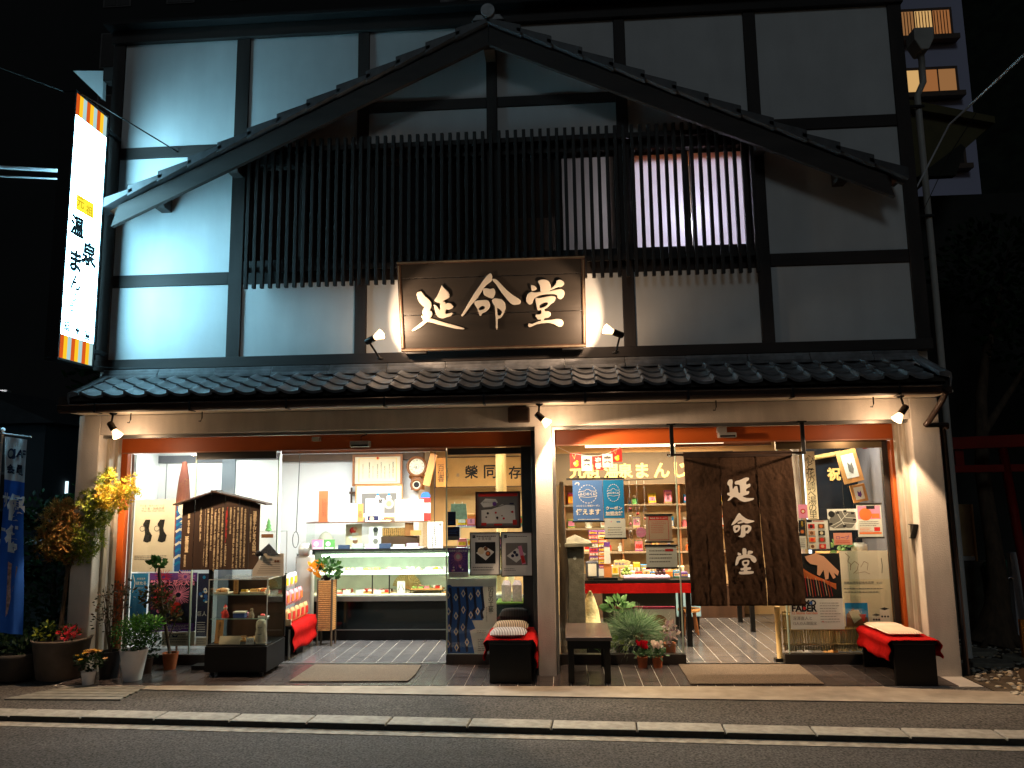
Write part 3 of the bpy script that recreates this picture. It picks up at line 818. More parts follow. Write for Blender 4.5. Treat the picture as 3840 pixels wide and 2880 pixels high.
NEN = [[[(300,310),(320,270),(365,265),(372,300),(365,350),(372,400),(390,375),(395,360),(430,350),(440,400),(445,440),(470,450),(468,380),(460,335),(395,335),(400,290),(470,275),(540,240),(585,245),(583,275),(545,300),(548,340),(600,320),(605,360),(560,385),(545,400),(545,425),(590,420),(580,460),(540,475),(490,490),(560,515),(655,512),(640,535),(580,555),(520,565),(470,545),(420,505),(380,495),(340,540),(300,552),(320,520),(345,490),(300,470),(300,445),(335,440),(330,390),(325,355),(305,340)]]]
NME = [[[(455,700),(490,740),(560,790),(660,810),(640,825),(540,850),(470,790),(400,850),(350,872),(365,840),(400,790),(420,750)]], [[(430,830),(520,805),(525,830),(440,850)]],
 [[(375,870),(460,860),(475,900),(450,945),(400,970),(380,930)], [(408,905),(444,892),(438,928),(412,934)]],
 [[(480,865),(570,860),(615,885),(610,930),(570,975),(540,965),(535,1005),(500,1028),(440,1012),(475,995),(480,930)], [(533,898),(574,892),(568,928),(536,948)]]]
NDO = [[[(498,1160),(550,1165),(552,1250),(500,1255)]], [[(435,1215),(480,1230),(485,1250),(440,1260)]], [[(570,1190),(635,1200),(630,1230),(560,1245)]],
 [[(430,1265),(500,1250),(580,1235),(660,1270),(685,1320),(655,1355),(610,1320),(600,1290),(530,1285),(460,1310),(440,1370),(405,1390),(410,1330)]],
 [[(490,1320),(590,1310),(580,1385),(500,1395)], [(516,1336),(564,1332),(558,1364),(518,1368)]],
 [[(470,1420),(515,1415),(515,1390),(560,1390),(560,1410),(605,1402),(610,1435),(560,1440),(560,1455),(645,1455),(640,1490),(460,1502),(448,1465),(515,1460),(515,1445),(475,1450)]]]
for g in (NEN, NME, NDO):
    o = brush(g, 'printed_character', mat('white_print', (238, 232, 220), .9, var=.05), NO, lambda a, b: (pln(a, b)[0]-1.67, pln(a, b)[1]-2.0), .001, .0)
    o.location = (0, -.024, 0); o.rotation_euler = (math.pi/2, 0, 0)
for x, lb in ((1.02, 'black hanging bracket left of the brown curtain'), (2.22, 'black hanging bracket right of the brown curtain')):
    t = thing('curtain_bracket', lb, 'bracket', (x, .0, 2.26), 0, 'curtain brackets')
    MB().box(x-.04, x+.04, -.006, .05, 2.254, 2.2655).build('plate', BLACKMETAL, t)
    MB().box(x-.018, x+.018, -.002, .022, 1.96, 2.253).build('drop_bar', BLACKMETAL, t, bevel=.003)
    MB().box(x-.012, x+.012, .0225, .26, 1.962, 1.976).build('arm', BLACKMETAL, t)

# ================================================================ benches, table, mats, cushions
def cushion(name, label, c, sx, sy, h, m, group=None, rz=0):
    q = MB(); n = 12; vs, fs = [], []
    for top in (1, -1):
        for j in range(n+1):
            for i in range(n+1):
                u, v = 2*i/n-1, 2*j/n-1
                e = max(0, 1-abs(u)**4)**.5*max(0, 1-abs(v)**4)**.5
                k = 1-.06*(abs(u*v))**2
                vs.append((u*sx*k, v*sy*k, h/2+top*h/2*e))
    N1 = (n+1)**2
    for j in range(n):
        for i in range(n):
            a = j*(n+1)+i; fs += [(a, a+1, a+n+2, a+n+1), (a+N1, a+n+1+N1, a+n+2+N1, a+1+N1)]
    q.add(vs, fs)
    o = q.build(name, m, smooth=True); o.location = c; o.rotation_euler = (0, 0, rz)
    tag(o, label, 'cushion', group); return o
def striped(name, c1, c2, sc_=26, c3=None):
    m = bpy.data.materials.new(name); m.use_nodes = True
    N, L = m.node_tree.nodes, m.node_tree.links; b = N['Principled BSDF']; b.inputs['Roughness'].default_value = .9
    tc = N.new('ShaderNodeTexCoord'); wv = N.new('ShaderNodeTexWave'); wv.bands_direction = 'X'; wv.inputs['Scale'].default_value = sc_
    wv.inputs['Distortion'].default_value = .6; wv.inputs['Detail'].default_value = 1
    cr = N.new('ShaderNodeValToRGB'); cr.color_ramp.elements[0].color = (*lin(c1), 1); cr.color_ramp.elements[1].color = (*lin(c2), 1)
    cr.color_ramp.elements[0].position = .35; cr.color_ramp.elements[1].position = .75
    L.new(tc.outputs['Object'], wv.inputs[0]); L.new(wv.outputs[0], cr.inputs[0]); L.new(cr.outputs[0], b.inputs[0])
    MATS[name] = m; return m
def bench(label, x0, x1, y0, y1, h, cloth_drop, skew=0.):
    t = thing('bench', label, 'bench', ((x0+x1)/2, (y0+y1)/2, 0))
    MB().box(x0, x1, y0, y0+.035, 0, h-.03).build('leg', BLACKWOOD, t, bevel=.006)
    MB().box(x0, x1, y1-.035, y1, 0, h-.03).build('leg', BLACKWOOD, t, bevel=.006)
    MB().box(x0, x1, y0+.036, y1-.036, h-.10, h-.031).build('rail', BLACKWOOD, t)
    MB().box(x0-.015, x1+.015, y0-.01, y1+.01, h-.03, h).build('seat', BLACKWOOD, t, bevel=.008)
    return t
def drape(label, x0, x1, y0, y1, z, dl, dr, seed, amp=.045):
    """felt cloth laid over a bench, hanging at its two long sides"""
    rr = random.Random(seed); q = MB(); vs, fs = [], []
    prof = []
    for k in range(8): prof.append((x0-.018-.012*math.sin(k*1.1), z-dl*(1-k/8), 1))
    for k in range(13): prof.append((x0+(x1-x0)*k/12, z+.004, 0))
    for k in range(8): prof.append((x1+.018+.012*math.sin(k*1.3), z-dr*(k+1)/8, 1))
    n = 26
    for j in range(n+1):
        v = j/n; y = y0+(y1-y0)*v
        for k, (x, zz, s) in enumerate(prof):
            d = (z-zz)
            w_ = s*d*amp*(math.sin(v*23+seed)+.7*math.sin(v*47+seed*2)+.4*math.sin(v*83+seed)) if s else 0
            sgn = -1 if k < 8 else 1
            vs.append((x+sgn*abs(w_)*.6+w_*.2, y+(0 if s else 0), zz - (d*.06*math.sin(v*9+seed) if s else 0) + (.0018*math.sin(23*v+40*x)+.0014*math.sin(51*v-70*x) if not s else 0)))
    m = len(prof)
    for j in range(n):
        for k in range(m-1): a = j*m+k; fs.append((a, a+1, a+m+1, a+m))
    o = q.add(vs, fs).build('red_cloth', REDCLOTH, smooth=True)
    s = o.modifiers.new('thickness', 'SOLIDIFY'); s.thickness = .003; s.offset = 1
    return tag(o, label, 'cloth', 'red felt cloths')
bench('low black bench by the centre column, short end facing the street', -.685, -.318, -.285, .40, .362, .2)
drape('scarlet cloth over the bench at the centre column', -.705, -.298, -.295, .36, .362, .16, .22, 1)
CS1 = striped('brown_stripe_cloth', (66, 52, 42), (176, 156, 130), 19)
CS2 = striped('grey_stripe_cloth', (58, 56, 60), (190, 184, 180), 22)
CS3 = striped('dark_blue_stripe', (20, 20, 22), (46, 46, 48), 20)
CS4 = striped('pale_stripe_cloth', (196, 172, 146), (226, 208, 186), 14)
cushion('seat_cushion', 'grey striped cushion nearest the street on the centre bench', (-.525, -.12, .372), .165, .15, .065, CS2)
cushion('seat_cushion', 'brown striped cushion behind the grey one on the centre bench', (-.52, .15, .372), .165, .13, .085, CS1)
cushion('seat_cushion', 'black striped cushion standing at the back of the centre bench', (-.50, .40, .40), .15, .05, .14, CS3)
bench('low black bench before the right pilaster, short end facing the street', 2.745, 3.085, -.345, .385, .362, .2)
drape('scarlet cloth over the bench at the right pilaster', 2.725, 3.11, -.355, .36, .362, .17, .15, 4, .09)
cushion('seat_cushion', 'pale cushion nearest the street on the right bench', (2.915, -.06, .372), .155, .15, .045, CS4)
cushion('seat_cushion', 'pale cushion at the rear of the right bench', (2.90, .20, .372), .155, .14, .045, CS4)
t = thing('low_table', 'low black table with square legs before the plant window', 'table', (.19, .06, 0))
MB().box(-.012, .388, -.32, .44, .362, .392).build('table_top', SEATTOP, t, bevel=.004)
MB().box(.0, .376, -.312, -.285, .295, .3615).box(.0, .376, .405, .43, .295, .3615).box(.0, .025, -.284, .404, .295, .3615).box(.351, .376, -.284, .404, .295, .3615).build('apron', BLACKWOOD, t)
for x in (.004, .318):
    for y in (-.312, .375):
        MB().box(x, x+.054, y+.0275 if y < 0 else y, y+.082 if y < 0 else y+.029, 0, .294).build('leg', BLACKWOOD, t, bevel=.004)
for lb, pts in (('brown coir doormat before the open left doorway', [(-2.487, -.257), (-1.416, -.241), (-1.395, .0), (-1.411, .40), (-2.476, .43)]),
                ('brown coir doormat under the hanging curtain', [(1.044, -.325), (2.16, -.318), (2.171, .42), (1.05, .427)])):
    q = MB().slab(pts, .0015, .012); o = q.build('doormat', MATM, bevel=.004); tag(o, lb, 'doormat', 'doormats')
# small slate step at the porch front behind the table is part of the floor; metal bracket on right pilaster
t = thing('wall_bracket', 'small triangular bracket on the right jamb of the shop front', 'bracket', (3.195, .08, 1.2))
MB().prismx([(.02, 1.31), (.13, 1.31), (.13, 1.302), (.045, 1.302), (.11, 1.19), (.13, 1.19), (.13, 1.18), (.105, 1.18), (.02, 1.30)], 3.15, 3.194).build('plate', BLACKMETAL, t)

# ================================================================ printed sheets
PAL = [WHITEP, CREAMP, TANP, BLACKP, GREYP, REDP, BLUEP, NAVYP, CYANP, YELLP, ORANP, PINKP, PURPP, GREENP, SKINP, BROWNP, GOLDP]
W_, CR, TN, K, GY, RD, BL, NV, CY, YE, OR, PK, PU, GN, SK, BR, GO = range(17)
def poster(name, label, x0, x1, z0, z1, y, bgm, draw=None, cat='poster', group=None, frame=None, rods=None):
    t = thing(name, label, cat, ((x0+x1)/2, y, z0), 0, group)
    MB().box(x0, x1, y, y+.002, z0, z1).build('sheet', PAL[bgm] if isinstance(bgm, int) else bgm, t)
    if draw:
        q = MB()
        class D:                     # drawing pad in unit coordinates of the sheet, painted layer by layer
            k = 0
            def yy(s): s.k += 1; return y-.0004-s.k*.00025
            def X(s, u): return x0+u*(x1-x0)
            def Z(s, v): return z0+v*(z1-z0)
            def r(s, u0, u1, v0, v1, c): q.rect(s.X(u0), s.X(u1), s.Z(v0), s.Z(v1), s.yy(), c)
            def p(s, pts, c): q.flat([(s.X(u), s.Z(v)) for u, v in pts], s.yy(), c)
            def d(s, u, v, r, c, n=18): q.disc(s.X(u), s.Z(v), r*(x1-x0), s.yy(), c, n)
            def t(s, txt, u, v, c, w=None, h=None, bold=0., vert=False, gap=1.): q.text(txt, s.X(u), s.Z(v), s.yy(), w and w*(x1-x0), h and h*(z1-z0), c, bold, vert, None, gap)
            def ln(s, pts, wd, c):       # a drawn line
                yv = s.yy()
                for a, b in zip(pts[:-1], pts[1:]):
                    A = Vector((s.X(a[0]), s.Z(a[1]))); Bv = Vector((s.X(b[0]), s.Z(b[1])))
                    dd = Bv-A
                    if dd.length < 1e-6: continue
                    nn = Vector((-dd.y, dd.x)).normalized()*wd*(x1-x0)/2
                    q.flat([A+nn, Bv+nn, Bv-nn, A-nn], yv, c)
            def lines(s, u0, u1, v0, v1, n, c, seed=1, th=.35):   # rows of small print
                rr = random.Random(seed); yv = s.yy()
                for i in range(n):
                    v = v1-(v1-v0)*(i+.5)/n; u = u0; h = (v1-v0)/n*th
                    end = u1-rr.random()*.25*(u1-u0)
                    while u < end:
                        l = rr.uniform(.02, .07); q.rect(s.X(u), s.X(min(u+l, end)), s.Z(v-h/2), s.Z(v+h/2), yv, c); u += l+.012
        draw(D())
        q.build('print', PAL, t)
    if frame:
        m, wd, dp = frame
        MB().box(x0-wd, x1+wd, y-dp, y+.004, z1, z1+wd).box(x0-wd, x1+wd, y-dp, y+.004, z0-wd, z0).box(x0-wd, x0, y-dp, y+.004, z0, z1).box(x1, x1+wd, y-dp, y+.004, z0, z1).build('frame', m, t)
    if rods:
        for z in rods: MB().box(x0-.01, x1+.01, y-.008, y+.008, z-.008, z+.008).build('rod', RUBBER, t)
    return t

# ---- left window
def d_glove(D):
    D.t('手の温・指先のぬくもり', .42, .915, GY, w=.6); D.t('守り着・脱着防寒', .45, .875, GY, w=.56); D.t('Wear-like Clean Gloves', .45, .842, GY, w=.58)
    for u in (.30, .66):
        D.p([(u-.02, .72), (u+.10, .72), (u+.07, .60), (u+.09, .555), (u+.16, .50), (u+.13, .42), (u+.05, .40), (u-.06, .42), (u-.02, .52), (u-.03, .57), (u-.07, .62), (u-.08, .66)], K)
        D.d(u-.09, .595, .07, GY); D.d(u-.09, .595, .05, TN)
    D.lines(.05, .9, .16, .23, 3, GY, 3)
poster('glove_poster', 'tan poster with two black glove shapes in the left window', -4.43, -4.0, .90, 1.63, .516, TN, d_glove)
def d_wave(D):
    rr = random.Random(3)
    for k in range(9):
        v = .1+k*.1
        D.ln([(0, v), (.25, v+.05), (.5, v-.01), (.75, v+.06), (1, v+.02)], .12, W_ if k % 2 else CY)
    D.d(.5, .96, .42, W_); D.t('冬', .5, .72, W_, w=.7, bold=.03); D.t('来', .55, .58, W_, w=.7, bold=.03)
poster('wave_poster', 'narrow blue poster with white waves beside the wooden notice board', -3.985, -3.79, .90, 1.56, .518, BL, d_wave)
def d_hot(D):
    D.t('ほたる', .62, .80, W_, w=.6, bold=.03); D.t('観賞の夕べ', .6, .70, W_, w=.5); D.t('熱海温泉', .6, .89, W_, w=.5)
    D.ln([(.1, .97), (.25, .8), (.12, .6)], .05, W_); rr = random.Random(5)
    for k in range(14): D.d(rr.random()*.9+.05, .1+rr.random()*.45, .012+rr.random()*.02, W_, 8)
    D.ln([(.2, .12), (.5, .18), (.8, .12), (.5, .06), (.2, .12)], .02, W_)
poster('firefly_poster', 'blue poster with white kana at the lower left of the left window', -4.43, -4.255, .40, .886, .516, CYANP and CY, d_hot)
def burst(D, u, v, r, c, n=26, seed=1, asp=.75):
    rr = random.Random(seed)
    for k in range(n):
        a = 2*math.pi*k/n+rr.random()*.1; r1 = r*rr.uniform(.75, 1.05)
        D.ln([(u+r*.2*math.cos(a), v+r*.2*asp*math.sin(a)), (u+r1*math.cos(a), v+r1*asp*math.sin(a))], .010, c)
def d_fire(D):
    D.r(0, 1, .84, 1, PU); burst(D, .75, .93, .2, PK, 20, 2); burst(D, .3, .93, .2, RD, 20, 3)
    D.t('熱海海上花火大会', .5, .83, K, w=.98, bold=.08); D.t('熱海海上花火大会', .5, .83, PK, w=.94, bold=.02)
    burst(D, .63, .62, .28, PK, 34, 4); burst(D, .3, .60, .22, RD, 30, 5); burst(D, .55, .40, .16, OR, 24, 6)
    for k, (u, v, r) in enumerate(((.63, .42, .09), (.6, .38, .06), (.25, .35, .04))): D.d(u, v, r, RD if k < 2 else PK)
    D.r(0, 1, 0, .14, PU); D.lines(.08, .95, .02, .12, 4, W_, 7)
poster('fireworks_poster', 'purple and red fireworks poster low in the left window', -4.235, -3.735, .315, .888, .515, NV, d_fire)
def d_kyo(D):
    rr = random.Random(9)
    for k in range(12): D.d(.2+rr.random()*.7, .55+rr.random()*.42, .06+rr.random()*.14, [CY, W_, BL][k % 3], 12)
    D.t('巨人', .5, .36, W_, w=.8); D.lines(.1, .9, .06, .24, 5, W_, 11)
poster('giant_poster', 'teal smoke poster right of the fireworks poster', -3.727, -3.612, .26, .88, .516, NV, d_kyo)
poster('cream_flyer', 'cream flyer under the fireworks poster', -4.08, -3.735, .17, .305, .516, CR, lambda D: (D.lines(.1, .9, .2, .9, 4, GY, 2), D.p([(.3, .8), (.4, .7), (.5, .82), (.45, .6), (.33, .62)], NV)))
poster('cream_flyer', 'small cream flyer under the teal smoke poster', -3.727, -3.60, .17, .252, .516, CR, lambda D: D.lines(.1, .9, .2, .9, 3, GY, 4))

# ---- right part of the left shop
def d_pic(D):
    D.r(.03, .97, .90, .99, RD); D.r(.05, .96, .05, .89, GY)
    D.p([(.08, .70), (.2, .84), (.45, .82), (.5, .72), (.35, .60), (.15, .58)], W_); D.p([(.1, .1), (.1, .5), (.35, .52), (.6, .66), (.9, .62), (.92, .1)], W_)
    D.t('温泉まんじゅう', .28, .73, GY, w=.3); D.d(.42, .68, .05, PU); D.ln([(.1, .52), (.4, .56), (.7, .66)], .012, K); D.r(.78, .88, .66, .70, NV)
    rr = random.Random(2)
    for k in range(9): D.d(.2+rr.random()*.65, .15+rr.random()*.3, .015+rr.random()*.02, [BR, K, RD][k % 3], 10)
    D.r(.1, .22, .04, .12, RD); D.r(.4, .6, .04, .09, RD); D.r(.85, .95, .05, .2, RD)
poster('hanging_picture', 'dusky picture in a dark red frame hanging above the two product posters', -.862, -.447, 1.315, 1.645, .44, mat('dim_print', (120, 104, 98), .7, var=.15, vs=20), d_pic, 'picture', None, (mat('dark_red_frame', (66, 30, 22), .5, var=.2), .016, .012))
def d_prodA(D):
    D.r(.06, .16, .88, .95, K); D.t('八', .11, .915, W_, w=.05); D.lines(.2, .9, .89, .95, 1, GY, 1, .5); D.t('栗', .3, .86, GY, w=.08); D.t('蒸羊羹', .55, .86, GY, w=.34)
    D.r(.15, .86, .26, .78, K); D.p([(.18, .52), (.5, .68), (.82, .54), (.52, .34)], W_); D.d(.60, .50, .09, BR); D.d(.52, .62, .07, BR); D.d(.36, .57, .12, CR); D.d(.60, .505, .05, OR)
    D.lines(.06, .9, .08, .2, 2, GY, 5)
def d_prodB(D):
    D.r(.08, .17, .88, .95, K); D.t('八', .125, .915, W_, w=.05); D.lines(.2, .9, .89, .93, 1, GY, 8, .5)
    D.r(.13, .86, .24, .76, GY); D.p([(.16, .46), (.5, .64), (.82, .5), (.48, .30)], W_)
    for u, v in ((.36, .46), (.43, .54), (.5, .48)): D.d(u, v, .055, NV)
    D.p([(.54, .68), (.66, .70), (.80, .28), (.68, .25)], PK); D.p([(.62, .46), (.73, .47), (.79, .30), (.68, .28)], RD)
    D.lines(.06, .5, .1, .18, 2, GY, 6)
FRK = (mat('dark_frame', (40, 26, 20), .5, var=.2), .009, .012)
poster('product_poster', 'framed white poster of brown sweets on paper, left of the pair', -.928, -.645, .855, 1.255, .44, W_, d_prodA, 'poster', 'framed product posters', FRK)
poster('product_poster', 'framed white poster of a pink wrapped roll, right of the pair', -.620, -.328, .842, 1.255, .44, W_, d_prodB, 'poster', 'framed product posters', FRK)
def d_fl(D):
    D.r(0, 1, .18, 1, PU); D.d(.5, .70, .22, PK); D.d(.5, .70, .12, W_); burst(D, .5, .7, .42, PK, 24, 3, 1.); D.t('熱海海上花火大会', .5, .90, W_, w=.92, bold=.02)
    rr = random.Random(4)
    for k in range(10): D.d(.1+rr.random()*.8, .22+rr.random()*.22, .03+rr.random()*.05, [W_, PK, PU][k % 3], 10)
    D.lines(.08, .9, .03, .15, 3, GY, 5)
poster('fireworks_flyer', 'small purple fireworks flyer left of the framed product posters', -1.160, -.962, .825, 1.11, .482, W_, d_fl)
def d_asu(D):
    D.p([(0, .0), (0, .91), (.06, .92), (.10, .895), (.73, .895), (.72, .44), (.50, .44), (.57, .33), (.46, .30), (.55, .0)], BL)
    for j in range(5):
        D.ln([(.08+j*.16, .02 if j < 3 else .46), (.05+j*.16, .3 if j < 3 else .55), (.10+j*.16, .6), (.06+j*.16, .88)], .05, NV)
    rr = random.Random(8)
    for k, (u, v) in enumerate(((.02, .78), (.18, .75), (.33, .80), (.48, .76), (.63, .80), (.03, .56), (.18, .50), (.33, .58), (.48, .51), (.62, .56), (.04, .34), (.18, .29), (.32, .35), (.02, .13), (.19, .08), (.40, .15))):
        D.p([(u, v+.055), (u+.045, v), (u, v-.055), (u-.045, v)], TN); D.p([(u, v+.03), (u+.022, v), (u, v-.03), (u-.022, v)], BL)
    D.t('明日の工藝', .89, .72, K, h=.34, vert=True, gap=1.06); D.t('東日本伝統工芸展の歩み', .80, .52, GY, h=.2, vert=True)
    D.lines(.6, .8, .27, .31, 2, GY, 3); D.lines(.62, .92, .03, .2, 7, GY, 4)
poster('textile_poster', 'tall poster of a blue patterned kimono beside the open left doorway', -1.172, -.684, .10, .812, .482, W_, d_asu)
poster('navy_card', 'upper navy card stuck on the glass edge of the left doorway', -1.165, -1.083, 1.33, 1.467, .482, NV, lambda D: D.lines(.15, .85, .1, .3, 2, BL, 3), 'card', 'navy cards on the glass')
poster('navy_card', 'lower navy card with a white foot on the glass edge of the left doorway', -1.165, -1.047, 1.187, 1.318, .482, NV, lambda D: (D.r(0, 1, 0, .28, GY), D.lines(.1, .9, .45, .8, 3, BL, 4)), 'card', 'navy cards on the glass')

# ---- right window
def d_fuji(D):
    for a in range(20):
        t1, t2 = 2*math.pi*a/20, 2*math.pi*(a+.6)/20
        D.ln([(.5+.30*math.cos(t1), .66+.225*math.sin(t1)), (.5+.30*math.cos(t2), .66+.225*math.sin(t2))], .022, W_)
    D.ln([(.22, .72), (.40, .735), (.46, .775), (.54, .775), (.60, .735), (.78, .72)], .015, W_); D.ln([(.22, .60), (.5, .575), (.78, .60)], .015, W_)
    D.t('ふじのくに', .5, .66, W_, w=.56, bold=.03)
def d_blueA(D):
    d_fuji(D); D.t('ふじのくに 地域クーポン', .5, .37, W_, w=.8, bold=.01); D.t('使えます', .5, .22, W_, w=.82, bold=.03); D.ln([(.08, .9), (.14, .95), (.22, .93), (.2, .88)], .03, W_); D.lines(.15, .9, .02, .05, 1, W_, 3, .6)
def d_blueB(D):
    d_fuji(D); D.t('クーポン', .5, .26, W_, w=.8, bold=.02); D.t('加盟店舗', .5, .12, W_, w=.82, bold=.03)
t = thing('hanging_rail', 'black rail holding the two blue coupon posters in the right window', 'rail', (.32, .50, 1.77))
MB().box(.03, .608, .494, .506, 1.762, 1.782).build('rail', RUBBER, t)
for x in (.15, .30, .44, .55): MB().box(x-.012, x+.012, .49, .51, 1.784, 1.802).build('clip', RUBBER, t)
poster('coupon_poster', 'paler blue coupon poster with white kana, left on the rail', .090, .388, 1.360, 1.758, .50, mat('soft_blue_print', (84, 126, 196), .7, var=0), d_blueA, 'poster', 'blue coupon posters', None, [1.352])
poster('coupon_poster', 'bright blue coupon poster with white kana, right on the rail', .392, .596, 1.383, 1.758, .499, CY, d_blueB, 'poster', 'blue coupon posters')
poster('notice_sheet', 'white notice hanging directly under the bright blue coupon poster', .395, .602, 1.192, 1.376, .50, W_, lambda D: (D.lines(.15, .85, .1, .6, 4, GY, 3, .3), D.r(.58, .76, .80, .87, CY), D.d(.33, .85, .03, PK), D.d(.22, .42, .03, YE)), 'notice', None, None, [1.186])
def d_redn(D):
    D.r(.12, .86, .82, .96, RD); D.t('商品券 売れています!', .5, .89, W_, w=.66, bold=.01); D.lines(.2, .8, .3, .78, 7, RD, 4, .22)
    D.ln([(.12, .84), (.12, .06), (.86, .06), (.86, .84)], .015, RD)
poster('notice_sheet', 'notice with a red heading hanging beside the brown curtain', .80, 1.055, 1.152, 1.404, .50, mat('shaded_paper', (196, 168, 146), .8, var=.04), d_redn, 'notice', None, None, [1.41, 1.146])
poster('notice_sheet', 'white notice with a red tag hanging beside the brown curtain', .793, 1.092, .903, 1.108, .50, W_, lambda D: (D.lines(.1, .92, .18, .86, 4, GY, 6, .28), D.r(.62, .88, .74, .86, RD)), 'notice', None, None, [1.114, .897])
t = thing('round_label', 'round pink label hanging in the right window', 'label', (.752, .50, 1.24)); q = MB()
q.add([(.752+.048*math.cos(2*math.pi*k/24), .498+.002*s, 1.241+.048*math.sin(2*math.pi*k/24)) for s in (0, 1) for k in range(24)], [tuple(range(24)), tuple(range(47, 23, -1))]+[(k, k+24, (k+1) % 24+24, (k+1) % 24) for k in range(24)]); q.build('disc', PINKP, t)
q = MB(); q.text('温泉まんじゅう', .757, 1.245, .4975, w=.07); q.build('print', WHITEP, t)
# bunting of five little flags
fl = [((.073, .181, 1.880, 2.030), RD, None), ((.186, .288, 1.852, 1.998), W_, '寅'), ((.300, .402, 1.857, 1.996), RD, '迎春'), ((.393, .495, 1.882, 2.017), W_, '寅'), ((.484, .589, 1.935, 2.065), RD, None)]
wo = ['leftmost red flag with gold gourds on the bunting string', 'white flag with a black character next to the leftmost red flag', 'middle red flag with two white characters on the bunting', 'white flag with a black character right of the middle red flag', 'rightmost red flag with gold gourds on the bunting string']
for k, ((a, b, c, d), m, tx) in enumerate(fl):
    def dr(D, tx=tx, m=m):
        if tx == '寅': D.t('寅', .5, .58, K, w=.72, bold=.05); D.t('とら', .8, .16, K, h=.16, vert=True)
        elif tx: D.t('迎春', .5, .5, W_, h=.82, vert=True, bold=.04)
        else: D.d(.55, .25, .2, YE); D.d(.62, .42, .13, YE); D.d(.42, .32, .14, GO); D.ln([(.2, .9), (.4, .6), (.5, .95)], .03, GO)
    poster('bunting_flag', wo[k], a, b, c, d, .478-.002*(k % 2), m, dr, 'flag', 'bunting flags')
t = thing('bunting_string', 'white string holding the bunting flags in the right window', 'string', (.3, .48, 2.0))
MB().tube([(-.06, .484, 2.10), (.075, .48, 2.032), (.24, .48, 2.0), (.35, .48, 1.998), (.45, .48, 2.02), (.55, .48, 2.065), (.6, .484, 2.11)], .003, 5).build('string', WHITEP, t)

# ---- right pane of the right shop
poster('small_pink_card', 'small pink sweet card beside the curtain above the menu board', 2.275, 2.362, 1.36, 1.492, .482, PK, lambda D: (D.d(.5, .5, .28, RD), D.d(.5, .5, .16, CR)), 'card')
def d_menu(D):
    D.r(.02, .25, .92, .99, K); D.lines(.3, .95, .93, .98, 1, RD, 2, .5)
    cs = [RD, BR, SK, K, OR, BR, CR, RD]
    for j in range(4):
        for i in range(2): D.r(.06+i*.45, .36+i*.45, .70-j*.23, .86-j*.23, cs[j*2+i]); D.d(.2+i*.45, .78-j*.23, .08, cs[(j*2+i+3) % 8]); D.lines(.06+i*.45, .4+i*.45, .655-j*.23, .69-j*.23, 1, GY, j+i, .5)
poster('menu_board', 'menu sheet with eight small photos on the right door glass', 2.345, 2.552, 1.066, 1.342, .482, W_, d_menu, 'menu', None, (DARKFRAME, .006, .004))
poster('menu_board', 'narrow dark menu strip half hidden by the brown curtain', 2.268, 2.330, 1.066, 1.342, .482, W_, lambda D: (D.r(0, 1, .45, 1, K), D.t('御菓子', .55, .86, YE, h=.2, vert=True), D.d(.5, .6, .35, BR), D.d(.5, .6, .22, OR), D.lines(.1, .9, .05, .38, 5, GY, 3)), 'menu')
def d_map(D):
    D.p([(.02, .2), (.2, .08), (.8, .1), (.97, .4), (.95, .85), (.3, .92), (.15, .7), (.05, .5)], GY); D.d(.14, .76, .11, K)
    for a in (((.1, .2), (.4, .4), (.7, .8)), ((.2, .1), (.5, .35), (.95, .3)), ((.3, .9), (.45, .5), (.6, .1)), ((.5, .9), (.6, .6), (.95, .55))): D.ln(list(a), .02, W_)
    for u, v in ((.35, .82), (.6, .9), (.85, .8), (.9, .5), (.1, .3), (.55, .2)): D.r(u-.05, u+.05, v-.05, v+.04, K)
poster('area_map', 'black and white street map sheet on the right door glass', 2.548, 2.828, 1.242, 1.444, .482, W_, d_map, 'map')
poster('orange_flyer', 'orange and white flyer on the right door glass beside the map', 2.838, 3.07, 1.172, 1.482, .514, W_, lambda D: (D.r(.04, .96, .55, .96, PK), D.d(.35, .70, .26, OR), D.r(.4, .75, .86, .96, K), D.r(.6, .92, .58, .72, OR), D.lines(.08, .9, .32, .5, 3, GY, 3), D.r(.66, .9, .18, .3, RD), D.r(.05, .95, .09, .15, OR), D.lines(.08, .6, .16, .3, 3, OR, 5)), 'poster', None, None, [1.49, 1.166])
poster('pink_card', 'pink ticket card under the street map', 2.592, 2.765, 1.103, 1.215, .482, mat('salmon_print', (226, 150, 128), .7, var=0), lambda D: (D.t('ロープ', .5, .62, PU, w=.7), D.lines(.1, .9, .1, .4, 2, RD, 3)), 'card')
